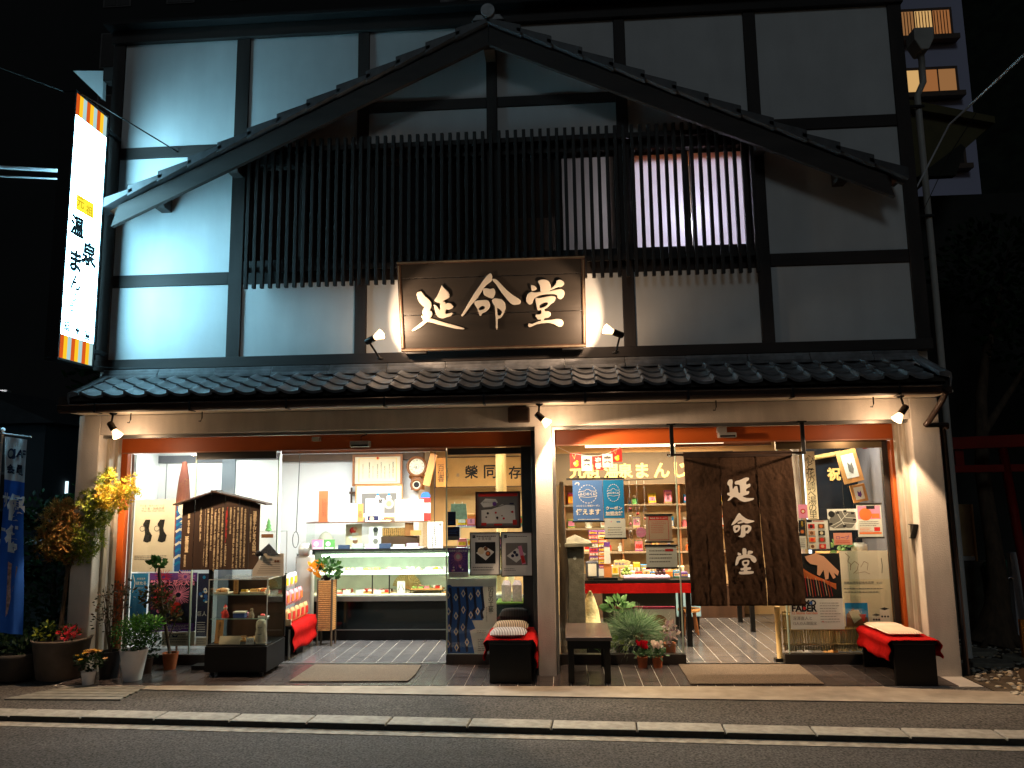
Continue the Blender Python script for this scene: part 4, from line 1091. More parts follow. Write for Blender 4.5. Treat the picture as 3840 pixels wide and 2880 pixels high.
def d_homo(D):
    D.r(0, 1, .40, 1, K); rr = random.Random(1)
    for k in range(20): D.ln([(.0, .95-k*.012), (.45+.02*k, .72-.006*k), (.9, .52+.004*k)], .006, OR)
    for k in range(14): D.ln([(.12+k*.05, .72-.006*k), (.14+k*.052, .42+.01*(k % 3))], .008, [OR, RD, CR][k % 3])
    D.p([(.34, .96), (.55, 1.0), (.70, .96), (.86, .84), (.97, .76), (.94, .70), (.87, .74), (.90, .68), (.85, .66), (.78, .76), (.76, .66), (.70, .65), (.68, .78), (.60, .70), (.55, .72), (.57, .84), (.44, .86), (.38, .90)], SK)
    D.p([(0, .82), (.1, .80), (.12, .77), (.04, .75), (.10, .72), (0, .70)], SK)
    D.r(0, 1, 0, .40, W_)
    D.t('HOMO', .27, .345, K, w=.46, bold=.05); D.t('FABER', .27, .275, K, w=.48, bold=.05)
    D.d(.15, .345, .035, RD); D.d(.40, .345, .03, BL); D.d(.27, .275, .03, RD)
    D.t('12 Stone Garden', .27, .215, OR, w=.48, bold=.01); D.t('深澤直人と', .22, .145, GY, w=.36); D.t('12人の人間国宝', .26, .08, GY, w=.44)
    D.lines(.56, .95, .08, .36, 8, GY, 4, .2); D.d(.60, .10, .012, RD, 8)
poster('craft_poster', 'poster of hands working orange threads, right of the doorway', 2.135, 2.632, .318, 1.025, .482, W_, d_homo)
def d_exh(D):
    D.r(0, 1, .62, 1, TN); rr = random.Random(6)
    D.ln([(.12, .97), (.2, .92), (.16, .86), (.22, .82), (.20, .74)], .012, BR); D.ln([(.2, .8), (.3, .86), (.38, .82), (.34, .74), (.26, .70)], .010, BR); D.ln([(.42, .78), (.5, .86), (.58, .83), (.55, .74)], .008, BR); D.ln([(.3, .70), (.5, .72), (.6, .69)], .006, BR)
    D.ln([(.86, .9), (.87, .8), (.85, .7)], .012, K)
    D.t('開館40周年記念名品展', .36, .575, GY, w=.62, bold=.01); D.t('第2部', .78, .572, GY, w=.12); D.lines(.04, .9, .43, .52, 2, GY, 3, .25)
    D.r(.03, .5, .0, .31, CY); D.p([(.03, .0), (.05, .16), (.2, .24), (.3, .14), (.48, .12), (.5, 0)], BR); D.p([(.1, .2), (.3, .22), (.38, .12), (.2, .04)], CR); D.p([(.3, .16), (.46, .16), (.4, .06)], RD)
    for u, w_, h_ in ((.66, .09, .12), (.84, .10, .20)):
        D.r(u-w_, u+w_, .03, .03+h_, TN); D.p([(u-w_, .03+h_), (u, .05+h_), (u+w_, .03+h_), (u, .012+h_)], K)
        for k in range(3): D.d(u-w_*.6+k*w_*.6, .03+h_*.5, .022, K, 8)
poster('exhibition_poster', 'pale exhibition poster with line drawing and two cups above the right bench', 2.648, 3.10, .335, 1.042, .518, CR, d_exh)

# ================================================================ wooden notice board on a post
NB = thing('notice_board', 'roofed brown wooden notice board with columns of pale writing', 'notice board', (-3.39, .25, 0))
BW = mat('notice_wood', (62, 42, 28), .6, var=.3, vs=5, bump=.2, bs=30, stretch=(1, 1, .12))
xs = [-3.79, -3.66, -3.50, -3.352, -3.205, -3.10, -2.995]
def btop(x): return 1.700-.30*abs(x+3.42)-.002
for a, b in zip(xs[:-1], xs[1:]):
    MB().prism([(a+.0025, .94), (b-.0025, .94), (b-.0025, btop(b)), (a+.0025, btop(a))] if not a < -3.42 < b else [(a+.0025, .94), (b-.0025, .94), (b-.0025, btop(b)), (-3.42, btop(-3.42)), (a+.0025, btop(a))], .245, .262).build('plank', BW, NB, bevel=.002)
for sg, xe in ((-1, -3.855), (1, -2.905)):
    xa = -3.42-sg*.05*(sg > 0)
    z0 = 1.715-.015*(sg < 0)
    MB().prism([(xa, z0-.30*abs(xa+3.42)), (xe, z0-.30*abs(xe+3.42)), (xe, z0-.30*abs(xe+3.42)+.016), (xa, z0-.30*abs(xa+3.42)+.016)], .175-.01*(sg > 0), .33).build('roof_board', BW, NB, bevel=.003)
MB().box(-3.50, -3.46, .263, .29, .04, 1.62).build('post', BLACKWOOD, NB); MB().box(-3.62, -3.34, .22, .36, 0, .04).build('base', BLACKWOOD, NB)
LET = mat('cream_brush_writing', (232, 208, 164), .7, var=0); LER = mat('red_brush_writing', (206, 60, 50), .7, var=0)
q = MB()
def colt(t, x, ztop, h, wdt, mi=0, bold=.02):
    vs, fs, bw, bh = glyphs(t, bold, True, 1.)
    q.text(t, x, ztop-h/2, .2435-.0004*mi, w=wdt, h=h, mi=mi, bold=bold, vert=True)
colt('温泉まんじゅうの由来', -3.045, 1.505, .42, .042, 0, .04); colt('一名延命まんじゅう', -3.085, 1.47, .27, .020)
cols = [('大正の初期熱海がまだひなびた温泉町であった', 1.53, .57), ('頃当店の初代店主が温泉に因み名物を作らんと', 1.54, .58), ('自ずする温泉を見てこの土地に因んだまんじゅうを', 1.545, .59), ('ころよくして人々の土産にと考案しました', 1.545, .59), ('当店のまんじゅうは', 1.545, .26)]
cx = -3.143
for k, (t_, z_, h_) in enumerate(cols): colt(t_, cx-k*.037, z_, h_, .021)
colt('「温泉延命まんじゅう」', -3.332, 1.545, .34, .023, 1, .03); colt('と名付け皆様に', -3.332, 1.195, .22, .021)
for k, (t_, h_) in enumerate((('古くから土産として愛されましたがおかげ', .58), ('様で大勢の方々に親しまれ名湯と共に当の', .59), ('ご愛顧を賜りまして名物として温泉まんじゅうと', .60), ('全国に宣伝され今日に至りました', .42), ('以来半世紀変わらぬ手作りの味を守り続け', .57), ('ておりますが今後ともよろしく御愛顧下さい', .60), ('ます様お願い致します', .33))):
    colt(t_, -3.372-k*.037, 1.545-.01*(k % 3), h_, .021)
colt('創業九十余年', -3.715, 1.49, .20, .024, 0, .03); colt('延命堂', -3.727, 1.27, .16, .040, 0, .05); colt('店主敬白', -3.74, 1.09, .12, .022)
q.build('writing', [LET, LER], NB)

# ================================================================ outdoor display case
DC = thing('display_case', 'glass display case of sweets on a black wheeled base before the left window', 'display case', (-3.06, .16, 0))
x0, x1, y0, y1 = -3.355, -2.765, -.075, .40
MB().box(x0, x1, y0, y1, .045, .275).build('base', BLACKWOOD, DC, bevel=.006)
MB().box(x0+.012, x1-.012, y0+.012, y1-.012, .276, .286).build('deck', BLACKWOOD, DC)
for x in (x0+.06, x1-.06):
    for y in (y0+.05, y1-.05): MB().lathe([(.022, -.012), (.022, .012)], n=12, M=Matrix.Translation((x, y, .0225)) @ Matrix.Rotation(math.pi/2, 4, 'Y')).build('caster', RUBBER, DC)
MB().box(x0+.01, x1-.01, y1-.03, y1-.012, .287, .87).build('back_panel', WOODD, DC)
for nm, a in (('front_glass', (x0+.014, x1-.014, y0+.014, y0+.018, .287, .876)), ('side_glass', (x0+.012, x0+.0138, y0+.019, y1-.031, .287, .876)), ('side_glass', (x1-.0138, x1-.012, y0+.019, y1-.031, .287, .876)), ('top_glass', (x0+.012, x1-.012, y0+.012, y1-.012, .877, .882))):
    MB().box(*a).build(nm, CASEGLASS, DC)
MB().box(x0+.019, x1-.019, y0+.008, y0+.0135, .874, .882).build('corner_strip', mat('pale_strip', (190, 190, 180), .4), DC)
MB().box(x1-.0115, x1-.004, y0+.014, y1-.031, .874, .884).build('corner_strip', mat('pale_strip', (190, 190, 180), .4), DC)
for x in (x0+.010, x1-.018): MB().box(x, x+.008, y0+.008, y0+.0135, .287, .882).build('corner_strip', mat('pale_strip', (190, 190, 180), .4), DC)
MB().box(x1-.011, x1-.001, y1-.03, y1, .287, .89).build('rear_post', BLACKWOOD, DC)
for z in (.735, .515): MB().box(x0+.016, x1-.016, y0+.07, y1-.032, z-.006, z).build('shelf', CASEGLASS, DC); MB().box(x0+.016, x1-.016, y0+.064, y0+.0695, z-.006, z).build('shelf_edge', mat('green_edge', (150, 176, 160), .3), DC)
def tagcard(name, label, x, y, z, w, h, m, txt=None, group=None, cat='price card', rz=0., vert=False, tm=BLACKP, lean=.0):
    t = thing(name, label, cat, (x, y, z), rz, group)
    M = Matrix.Rotation(-lean, 4, 'X')
    MB().box(-w/2, w/2, 0, .004, 0, h, M=M).build('card', m, t, local=True)
    if txt:
        q = MB(); q.text(txt, 0, h/2, -.0008, w=None if vert else w*.8, h=h*.8 if vert else None, vert=vert, M=M); q.build('writing', tm, t, local=True)
    return t
def tray_of(label, x, y, z, sx, sy, cols, n, r, group, traym=WOODL, seed=1, shape='ball'):
    t = thing('sweet_tray', label, 'sweets', (x, y, z), 0, group); rr = random.Random(seed)
    MB().box(-sx, sx, -sy, sy, 0, .008).box(-sx, sx, -sy, -sy+.006, .008, .016).build('tray', traym, t, local=True)
    for k in range(n):
        q = MB(); px, py = rr.uniform(-sx+r, sx-r), rr.uniform(-sy+r, sy-r)
        if shape == 'ball': q.ball((px, py, .008+r*.7), r, sz=.7)
        else: q.box(px-r, px+r, py-r*.8, py+r*.8, .0085, .0085+r*1.1)
        q.build('sweet', cols[k % len(cols)], t, smooth=shape == 'ball', local=True)
    return t
BUN = mat('steamed_bun', (200, 150, 96), .6, var=.1); BUNW = mat('white_bun', (232, 222, 200), .6, var=.06); SWR = mat('red_wrapped_sweet', (206, 60, 50), .4, var=.1); SWG = mat('green_sweet', (150, 176, 90), .5, var=.1); SWP = mat('pink_sweet', (232, 130, 140), .5, var=.1); SWK = mat('dark_bean_sweet', (66, 40, 34), .5, var=.1)
tray_of('pile of brown buns on the top shelf of the outdoor case', -3.27, .10, .736, .07, .06, [BUN, BUNW], 9, .028, 'sweets in the outdoor case', CREAMP, 1)
tray_of('plate of orange and yellow wrapped sweets on the top shelf of the outdoor case', -2.97, .12, .736, .12, .07, [ORANP, GOLDP, YELLP, BUN], 12, .024, 'sweets in the outdoor case', CREAMP, 2, 'box')
tagcard('wood_price_plate', 'upright wooden name plate between the sweets on the top shelf of the outdoor case', -3.135, .06, .736, .045, .13, WOODL, 'おまんじゅう', 'wooden name plates', 'name plate', 0, True)
def figurine(label, x, y, z, h, body, head, pointed=False, group='figurines in the outdoor case'):
    t = thing('figurine', label, 'figurine', (x, y, z), 0, group)
    MB().lathe([(h*.24, 0), (h*.27, h*.1), (h*.22, h*.35), (h*.13, h*.55), (h*.09, h*.6)], n=14).build('body', body, t, smooth=True, local=True)
    MB().ball((0, 0, h*.70), h*.15, n=12).build('head', head, t, smooth=True, local=True)
    if pointed: MB().lathe([(h*.15, h*.76), (h*.09, h*.88), (.002, h*1.0)], n=12).build('hat', body, t, smooth=True, local=True)
    for s in (-1, 1): MB().tube([(s*h*.16, -h*.05, h*.48), (s*h*.25, -h*.12, h*.34), (s*h*.17, -h*.2, h*.30)], h*.05, 7).build('arm', body, t, smooth=True, local=True)
    return t
figurine('red figurine with a pointed hat on the middle shelf', -3.23, .06, .516, .125, SWR, BUNW, True)
figurine('grey rabbit-like figurine on the middle shelf right of the blue box', -2.97, .05, .516, .10, mat('grey_figure', (150, 130, 110), .7), mat('grey_figure', (150, 130, 110)), False)
figurine('small white cat figurine on the top shelf at the right end', -2.815, .04, .736, .085, BUNW, BUNW, False)
o = MB().box(-.055, .055, -.03, .03, 0, .055).box(-.058, .058, -.033, .033, .04, .056, 1).build('sweet_box', [mat('blue_print_box', (70, 90, 160), .6), WHITEP], bevel=.003); o.location = (-3.085, .06, .516); tag(o, 'open blue patterned box on the middle shelf of the outdoor case', 'box')
o = MB().box(-.05, .05, -.02, .02, 0, .03).build('sweet_box', PINKP, bevel=.003); o.location = (-3.08, .12, .573); o.location.z = .516; o.location.y = .16; tag(o, 'pink box behind the blue patterned box', 'box')
tray_of('red sweets in a white dish on the middle shelf of the outdoor case', -2.86, .07, .516, .04, .04, [SWR], 5, .016, 'sweets in the outdoor case', WHITEP, 3)
tray_of('row of cut cakes on the floor of the outdoor case', -3.05, .16, .287, .12, .07, [BUNW, BUN, BROWNP], 9, .024, 'sweets in the outdoor case', WOODL, 4, 'box')
tagcard('wood_price_plate', 'tall leaning wooden plate at the left of the outdoor case floor', -3.27, .02, .287, .075, .21, WOODL, '温泉まんじゅう', 'wooden name plates', 'name plate', 0, True, BLACKP, .12)
tagcard('paper_card', 'cream paper card lying against the front of the outdoor case floor', -3.14, -.035, .287, .20, .075, CREAMP, None, None, 'card', 0, False, BLACKP, .25)
tagcard('paper_card', 'small white card before the stone figure in the outdoor case', -2.945, -.035, .287, .075, .06, WHITEP, '延命', None, 'card', 0, False, GREYP, .2)
t = thing('stone_figure', 'rounded pale stone figure at the right of the outdoor case floor', 'figurine', (-2.86, .02, .287))
MB().lathe([(.045, 0), (.058, .03), (.055, .09), (.048, .13), (.052, .16), (.045, .20), (.02, .222), (.002, .226)], n=16, sy=.7).build('body', mat('pale_stone', (190, 180, 160), .9, var=.15, vs=20, bump=.4), t, smooth=True, local=True)
MB().tube([(-.02, -.036, .15), (0, -.040, .145), (.02, -.036, .15)], .003, 5).tube([(-.02, -.040, .09), (0, -.044, .085), (.02, -.040, .09)], .004, 5).build('carving', GREYP, t, local=True)
# paper shop-house cut-out standing on the case
t = thing('paper_stand', 'tan paper display of a grey-roofed hut standing on the outdoor glass case', 'paper display', (-2.86, .15, .884))
MB().prism([(-.155, 0), (.155, 0), (.15, .215), (-.06, .21), (-.13, .10), (-.15, .07)], .0, .006).build('card', TANP, t, local=True)
MB().prism([(-.135, .19), (.105, .20), (.0, .31)], -.004, .008).build('hut_roof', mat('grey_hut_roof', (78, 84, 92), .9, var=.5, vs=90), t, local=True)
q = MB()
for k in range(7): q.rect(-.11+.01*k, .12, .03+k*.02, .033+k*.02, -.002, 0)
q.disc(-.03, .195, .022, -.006, 1); q.disc(.0, .18, .016, -.0065, 1); q.disc(.07, .14, .012, -.002, 0); q.disc(.095, .14, .012, -.0022, 0)
q.build('print', [BROWNP, CREAMP], t, local=True)
MB().ball((-.10, -.005, .215), .03).build('bush', BLACKP, t, local=True)

# ================================================================ plants
def leafmesh(n, place, size, kind='oval', seed=1, nm=3):
    """scatter real leaf faces; place(rr) -> (point, direction)"""
    rr = random.Random(seed); q = MB()
    for k in range(n):
        p, d = place(rr); p = Vector(p); d = Vector(d)
        d = (d+Vector((rr.gauss(0, .5), rr.gauss(0, .5), rr.gauss(0, .4)))).normalized()
        s = d.cross(Vector((rr.gauss(0, 1), rr.gauss(0, 1), rr.gauss(0, 1)))).normalized()
        nn = d.cross(s); L = size*rr.uniform(.6, 1.25); mi = rr.randrange(nm)
        if kind == 'oval':
            pts = [p, p+d*L*.35+s*L*.28+nn*L*.05, p+d*L*.75+s*L*.2, p+d*L, p+d*L*.75-s*L*.2, p+d*L*.35-s*L*.28+nn*L*.05]
            q.add(pts, [(0, 1, 2, 3), (0, 3, 4, 5)], mi)
        elif kind == 'maple':
            pts = [p+d*L*.1]
            for a in (-100, -78, -55, -40, -25, -12, 0, 12, 25, 40, 55, 78, 100):
                i = (a in (-78, -40, 0, 40, 78)); r_ = L*(1.0 if a == 0 else (.88 if abs(a) == 40 else .62)) if i else L*(.30 if abs(a) < 90 else .2)
                pts.append(p+d*r_*math.cos(R(a))+s*r_*math.sin(R(a))+nn*L*.08*(1 if i else -1))
            q.add(pts, [(0, i, i+1) for i in range(1, len(pts)-1)], mi)
        elif kind == 'blade':
            w_ = max(.0016, L*.011)
            a = p+d*L*.5+Vector((0, 0, L*.10)); e = p+d*L-Vector((0, 0, L*.12*rr.random()))
            q.add([p-s*w_, p+s*w_, a+s*w_*.9, a-s*w_*.9, e], [(0, 1, 2, 3), (3, 2, 4)], mi)
    return q
def lm(name, rgbs, rough=.55):
    out = []
    for i, c in enumerate(rgbs):
        m = mat(f'{name}_{i}', c, rough, var=.15, vs=30, spec=.3)
        N, L = m.node_tree.nodes, m.node_tree.links
        if 'leaf_light' not in N:                      # light passing through the leaf
            b = N['Principled BSDF']; tl = N.new('ShaderNodeBsdfTranslucent'); tl.name = 'leaf_light'
            mx = N.new('ShaderNodeMixShader'); mx.inputs[0].default_value = .38
            for l in list(b.inputs['Base Color'].links): L.new(l.from_socket, tl.inputs[0])
            L.new(b.outputs[0], mx.inputs[1]); L.new(tl.outputs[0], mx.inputs[2]); L.new(mx.outputs[0], N['Material Output'].inputs[0])
        out.append(m)
    return out
GRN = lm('green_leaf', [(52, 92, 36), (66, 108, 44), (40, 74, 32)])
DGRN = lm('dark_green_leaf', [(30, 52, 28), (38, 62, 32), (24, 42, 24)])
LGRN = lm('light_green_leaf', [(110, 150, 92), (130, 168, 110), (88, 128, 76)])
def ell(c, r, hollow=.35):
    def f(rr):
        while True:
            v = Vector((rr.uniform(-1, 1), rr.uniform(-1, 1), rr.uniform(-1, 1)))
            if hollow < v.length < 1: break
        return (c[0]+v.x*r[0], c[1]+v.y*r[1], c[2]+v.z*r[2]), (v.x, v.y, v.z*.6+.35)
    return f
def clumps(cs, hollow=.2):
    fs = [ell(c, r, hollow) for c, r in cs]; ws = [r[0]*r[1]*r[2] for c, r in cs]
    def f(rr): return rr.choices(fs, ws)[0](rr)
    return f
def pot(t, x, y, rb, rtp, h, m, rim=.012):
    o = MB().lathe([(rb, 0), (rb*1.02, .004), (rtp, h-.004), (rtp+rim*.4, h), (rtp-rim, h), (rtp-rim, h-.03)], (x, y, 0), 26).build('pot', m, t, smooth=True)
    es = o.modifiers.new('edge', 'EDGE_SPLIT'); es.split_angle = R(40)
    MB().lathe([(rtp-rim-.002, h-.035), (rtp-rim-.002, h-.025)], (x, y, 0), 20).build('soil', SOIL, t)
    return o
def foliage(q, mats, t, name='foliage'):
    o = q.build(name, mats, t); o['kind'] = 'stuff'; return o
# maple in a big planter
t = thing('maple_tree', 'young maple with yellow, green and brown leaves in a stone planter', 'tree', (-4.72, -.06, 0))
MB().lathe([(.17, 0), (.20, .02), (.245, .33), (.26, .36), (.235, .36), (.23, .32)], (-4.73, -.08, 0), 28).build('planter', mat('brown_planter', (92, 80, 70), .9, var=.2, bump=.3), t, smooth=True)
MB().lathe([(.228, .325), (.228, .335)], (-4.73, -.08, 0), 20).build('soil', SOIL, t)
MB().tube([(-4.775, -.05, .33), (-4.77, -.04, .62), (-4.765, -.02, .95), (-4.72, .0, 1.12), (-4.60, .0, 1.30), (-4.48, .0, 1.52), (-4.42, 0, 1.70), (-4.40, 0, 1.88)], [.024, .020, .017, .014, .011, .008, .006, .003], 8).tube([(-4.765, -.02, .95), (-4.79, -.03, 1.15), (-4.86, -.05, 1.35), (-4.92, -.05, 1.52)], [.014, .011, .008, .004], 7).tube([(-4.52, .0, 1.44), (-4.40, -.05, 1.58), (-4.25, -.08, 1.66), (-4.12, -.08, 1.72)], [.007, .006, .004, .002], 6).build('trunk', BARK, t, smooth=True)
MYEL = lm('maple_yellow', [(206, 186, 60), (180, 178, 60), (206, 164, 54)]); MBRN = lm('maple_brown', [(150, 108, 58), (160, 124, 64), (130, 116, 58)]); MGRN = lm('maple_green', [(124, 138, 54), (150, 156, 62), (104, 122, 48)])
foliage(leafmesh(1000, clumps([((-4.84, -.05, 1.40), (.22, .16, .22)), ((-4.92, -.06, 1.22), (.16, .13, .16)), ((-4.75, -.02, 1.20), (.16, .14, .18)), ((-4.86, 0, 1.56), (.12, .1, .10))]), .055, 'maple', 1), MBRN, t, 'crown')
foliage(leafmesh(950, clumps([((-4.58, 0, 1.30), (.15, .13, .20)), ((-4.50, .0, 1.52), (.13, .12, .16)), ((-4.60, -.02, 1.62), (.10, .1, .12)), ((-4.44, 0, 1.80), (.09, .08, .13)), ((-4.66, 0, 1.12), (.14, .1, .10))]), .052, 'maple', 2), MGRN, t, 'crown')
foliage(leafmesh(560, clumps([((-4.30, -.06, 1.62), (.15, .10, .10)), ((-4.20, -.08, 1.74), (.10, .08, .09)), ((-4.10, -.08, 1.70), (.08, .05, .05)), ((-4.40, -.04, 1.66), (.12, .1, .12)), ((-4.40, 0, 1.86), (.06, .06, .08)), ((-4.14, -.08, 1.84), (.04, .04, .05))]), .050, 'maple', 3), MYEL, t, 'crown')
foliage(leafmesh(120, clumps([((-4.62, -.15, .42), (.09, .07, .06))]), .04, 'oval', 4), lm('red_petal', [(190, 36, 50), (210, 60, 70), (40, 60, 30)]), t, 'underplanting')
foliage(leafmesh(140, clumps([((-4.86, -.12, .42), (.11, .08, .08))]), .045, 'oval', 5), lm('lime_leaf', [(150, 160, 50), (60, 84, 36), (44, 66, 30)]), t, 'underplanting')
# tall white pot with fine conifer-like plant
t = thing('potted_plant', 'fine-leaved green plant in a tall white glazed pot', 'potted plant', (-3.985, -.16, 0))
pot(t, -3.985, -.16, .078, .122, .272, POTW)
foliage(leafmesh(2600, clumps([((-4.02, -.16, .40), (.17, .14, .16)), ((-3.92, -.16, .42), (.15, .13, .15))], .0), .022, 'oval', 6), GRN, t)
foliage(leafmesh(260, clumps([((-3.86, -.14, .49), (.12, .10, .07)), ((-3.95, -.1, .53), (.10, .08, .05))]), .040, 'oval', 7), lm('fresh_leaf', [(62, 116, 44), (80, 134, 56), (48, 92, 38)]), t)
# small white pot with yellow chrysanthemum
t = thing('potted_plant', 'yellow chrysanthemums in a small white pot at the pavement edge', 'potted plant', (-4.30, -.33, 0))
pot(t, -4.30, -.33, .045, .062, .115, POTW)
foliage(leafmesh(220, ell((-4.30, -.33, .20), (.13, .10, .08)), .04, 'oval', 8), DGRN, t)
q = MB(); rr = random.Random(9)
for k in range(26):
    a = rr.uniform(0, 6.3); r_ = rr.uniform(.02, .14)
    c = Vector((-4.29+r_*math.cos(a), -.33+r_*.7*math.sin(a), .30-.5*r_+rr.uniform(-.02, .02)))
    for j in range(9):
        b = 2*math.pi*j/9; d = Vector((math.cos(b), math.sin(b)*.8-.3, .5)).normalized()*.028; s = Vector((-math.sin(b), math.cos(b), 0))*.010
        q.add([c, c+d*.6+s, c+d, c+d*.6-s], [(0, 1, 2, 3)], k % 2)
foliage(q, lm('chrysanthemum', [(206, 160, 40), (196, 150, 90)]), t, 'flowers')
# dark pot, grey-leaved shrub
t = thing('potted_plant', 'sparse dark-leaved shrub in a black pot behind the chrysanthemums', 'potted plant', (-4.26, -.08, 0))
pot(t, -4.26, -.08, .075, .10, .24, POTD)
q = MB(); rr = random.Random(3)
for k in range(9):
    e = (-4.26+rr.uniform(-.16, .16), -.06+rr.uniform(-.08, .1), rr.uniform(.55, .86))
    q.tube([(-4.26, -.08, .21), ((-4.26+e[0])/2+.02, -.07, .42), e], [.006, .004, .002], 5)
q.build('stems', BARK, t)
foliage(leafmesh(330, clumps([((-4.28, -.05, .66), (.17, .12, .20)), ((-4.20, -.03, .78), (.12, .1, .1)), ((-4.32, -.08, .52), (.12, .1, .12))]), .032, 'oval', 10), lm('ash_leaf', [(70, 66, 50), (58, 60, 44), (90, 60, 44)]), t)
# terracotta pot with crown of thorns
t = thing('potted_plant', 'tall leggy thorny plant with pink flowers in a terracotta pot', 'potted plant', (-3.85, .27, 0))
pot(t, -3.855, .27, .052, .074, .155, TERRA)
MB().tube([(-3.86, .27, .13), (-3.90, .26, .35), (-3.95, .24, .62), (-3.98, .22, .90), (-3.985, .22, .99)], [.016, .015, .014, .016, .010], 7).tube([(-3.90, .26, .36), (-3.97, .25, .55), (-4.06, .24, .66)], [.010, .009, .006], 6).tube([(-3.88, .265, .28), (-3.83, .25, .40), (-3.80, .24, .47)], [.007, .006, .004], 6).build('stems', BARK, t, smooth=True)
foliage(leafmesh(40, ell((-3.985, .21, 1.0), (.07, .05, .03)), .075, 'oval', 11), GRN, t)
foliage(leafmesh(360, clumps([((-4.03, .22, .70), (.13, .10, .11)), ((-3.93, .22, .66), (.10, .09, .10)), ((-3.86, .24, .52), (.09, .08, .10))]), .045, 'oval', 12), lm('bronze_leaf', [(70, 70, 34), (86, 62, 36), (54, 60, 30)]), t)
foliage(leafmesh(26, clumps([((-4.0, .20, 1.03), (.05, .03, .02)), ((-3.92, .18, .74), (.08, .05, .06))]), .028, 'oval', 13), lm('pink_bloom', [(214, 110, 90), (220, 90, 100)]), t, 'flowers')
t = thing('potted_plant', 'small low shrub in a brown pot between the white pot and the terracotta pot', 'potted plant', (-4.0, .10, 0))
pot(t, -4.0, .10, .045, .06, .14, mat('brown_pot', (70, 48, 36), .8)); foliage(leafmesh(200, ell((-3.99, .12, .24), (.12, .09, .12)), .035, 'oval', 14), DGRN, t)
# low planter at far left
t = thing('planter', 'low dark planter with grey foliage at the far left of the shop front', 'planter', (-5.10, -.12, 0))
MB().lathe([(.12, 0), (.20, .03), (.235, .22), (.24, .25), (.215, .25), (.21, .22)], (-5.12, -.14, 0), 24).build('pot', mat('dark_planter', (58, 52, 46), .9, var=.2), t, smooth=True)
MB().lathe([(.208, .225), (.208, .23)], (-5.12, -.14, 0), 20).build('soil', SOIL, t)
foliage(leafmesh(420, clumps([((-5.15, -.12, .36), (.24, .18, .14)), ((-5.0, -.2, .30), (.12, .1, .1))]), .05, 'oval', 15), DGRN, t)
# cyclamens and plants by the right window
for x, lb, pc in ((.705, 'red cyclamen in a small terracotta pot before the plant window', [(200, 20, 44), (176, 16, 40)]), (.845, 'white cyclamen in a small terracotta pot before the plant window', [(240, 226, 214), (226, 204, 196)])):
    t = thing('potted_plant', lb, 'potted plant', (x, .34, 0), 0, 'cyclamens on the porch')
    pot(t, x, .34, .040, .050, .098, TERRA, .008)
    foliage(leafmesh(70, ell((x, .33, .125), (.072, .06, .03)), .045, 'oval', int(x*100)), lm('cyclamen_leaf', [(70, 100, 66), (96, 122, 86), (54, 84, 54)]), t)
    q = MB(); rr = random.Random(int(x*1000))
    for k in range(22):
        c = Vector((x+rr.uniform(-.045, .045), .33+rr.uniform(-.035, .035), .185+rr.uniform(-.02, .035)))
        q.tube([(x, .34, .10), c], .0015, 4, 2)
        for j in range(5):
            b = 2*math.pi*j/5; s = Vector((math.cos(b), math.sin(b), 0))*.011
            q.add([c, c+s*1.2+Vector((0, 0, .012)), c+s*.8+Vector((0, 0, .036)), c+Vector((0, 0, .03))-s*.2], [(0, 1, 2, 3)], k % 2)
    foliage(q, lm('petal_'+lb[:3], pc)+[GRN[0]], t, 'flowers')

# ================================================================ plants behind the right window
t = thing('stone_lantern', 'weathered stone lantern post with a pyramid cap inside the right window', 'stone lantern', (.10, .75, 0))
MB().box(.012, .19, .665, .835, .0, 1.085).build('shaft', STONE, t, bevel=.01)
MB().add([(-.06, .58, 1.10), (.27, .58, 1.10), (.27, .92, 1.10), (-.06, .92, 1.10), (-.06, .58, 1.135), (.27, .58, 1.135), (.27, .92, 1.135), (-.06, .92, 1.135), (.105, .75, 1.215)], [(3, 2, 1, 0), (0, 1, 5, 4), (1, 2, 6, 5), (2, 3, 7, 6), (3, 0, 4, 7), (4, 5, 8), (5, 6, 8), (6, 7, 8), (7, 4, 8)]).build('cap', STONE, t, bevel=.006)
q = MB(); q.add([(.096+.016*math.cos(2*math.pi*k/16), .6630, .985+.016*math.sin(2*math.pi*k/16)) for k in range(16)], [tuple(range(16))]); q.build('hole', WHITEP, t)
t = thing('grass_plant', 'large arching mondo grass clump inside the right window', 'plant', (.66, .72, 0))
MB().lathe([(.12, 0), (.17, .02), (.19, .14), (.16, .15)], (.66, .74, 0), 20).build('pot', POTD, t, smooth=True)
def gp_(rr):
    a = rr.uniform(0, 6.283); e = rr.uniform(.15, 1.3)
    d = Vector((math.cos(a)*math.cos(e), math.sin(a)*math.cos(e)*.8, math.sin(e)))
    return Vector((.67, .73, .14))+d*rr.uniform(.02, .13), d
foliage(leafmesh(3600, gp_, .27, 'blade', 21), lm('mondo_leaf', [(122, 152, 112), (158, 180, 148), (90, 120, 86)]), t)
t = thing('leafy_plant', 'pale green broad-leaved plant above the grass clump', 'plant', (.52, .85, 0))
MB().tube([(.52, .85, .0), (.52, .85, .25), (.50, .84, .44)], [.012, .009, .005], 6).build('stem', GRN[0], t)
foliage(leafmesh(46, ell((.53, .80, .50), (.13, .08, .06)), .10, 'oval', 22), LGRN, t)
t = thing('geranium_leaves', 'round lime leaves at the foot of the right window', 'plant', (.47, .60, .0))
q = MB(); rr = random.Random(5)
for k in range(16):
    c = Vector((.42+rr.random()*.24, .565+rr.random()*.06, .13+rr.random()*.10)); r_ = rr.uniform(.018, .032)
    q.add([c+Vector((r_*math.cos(2*math.pi*j/10), -.01*math.sin(j), r_*.8*math.sin(2*math.pi*j/10))) for j in range(10)], [tuple(range(10))], k % 3)
    q.tube([(.50, .62, .0), c], .002, 4, 2)
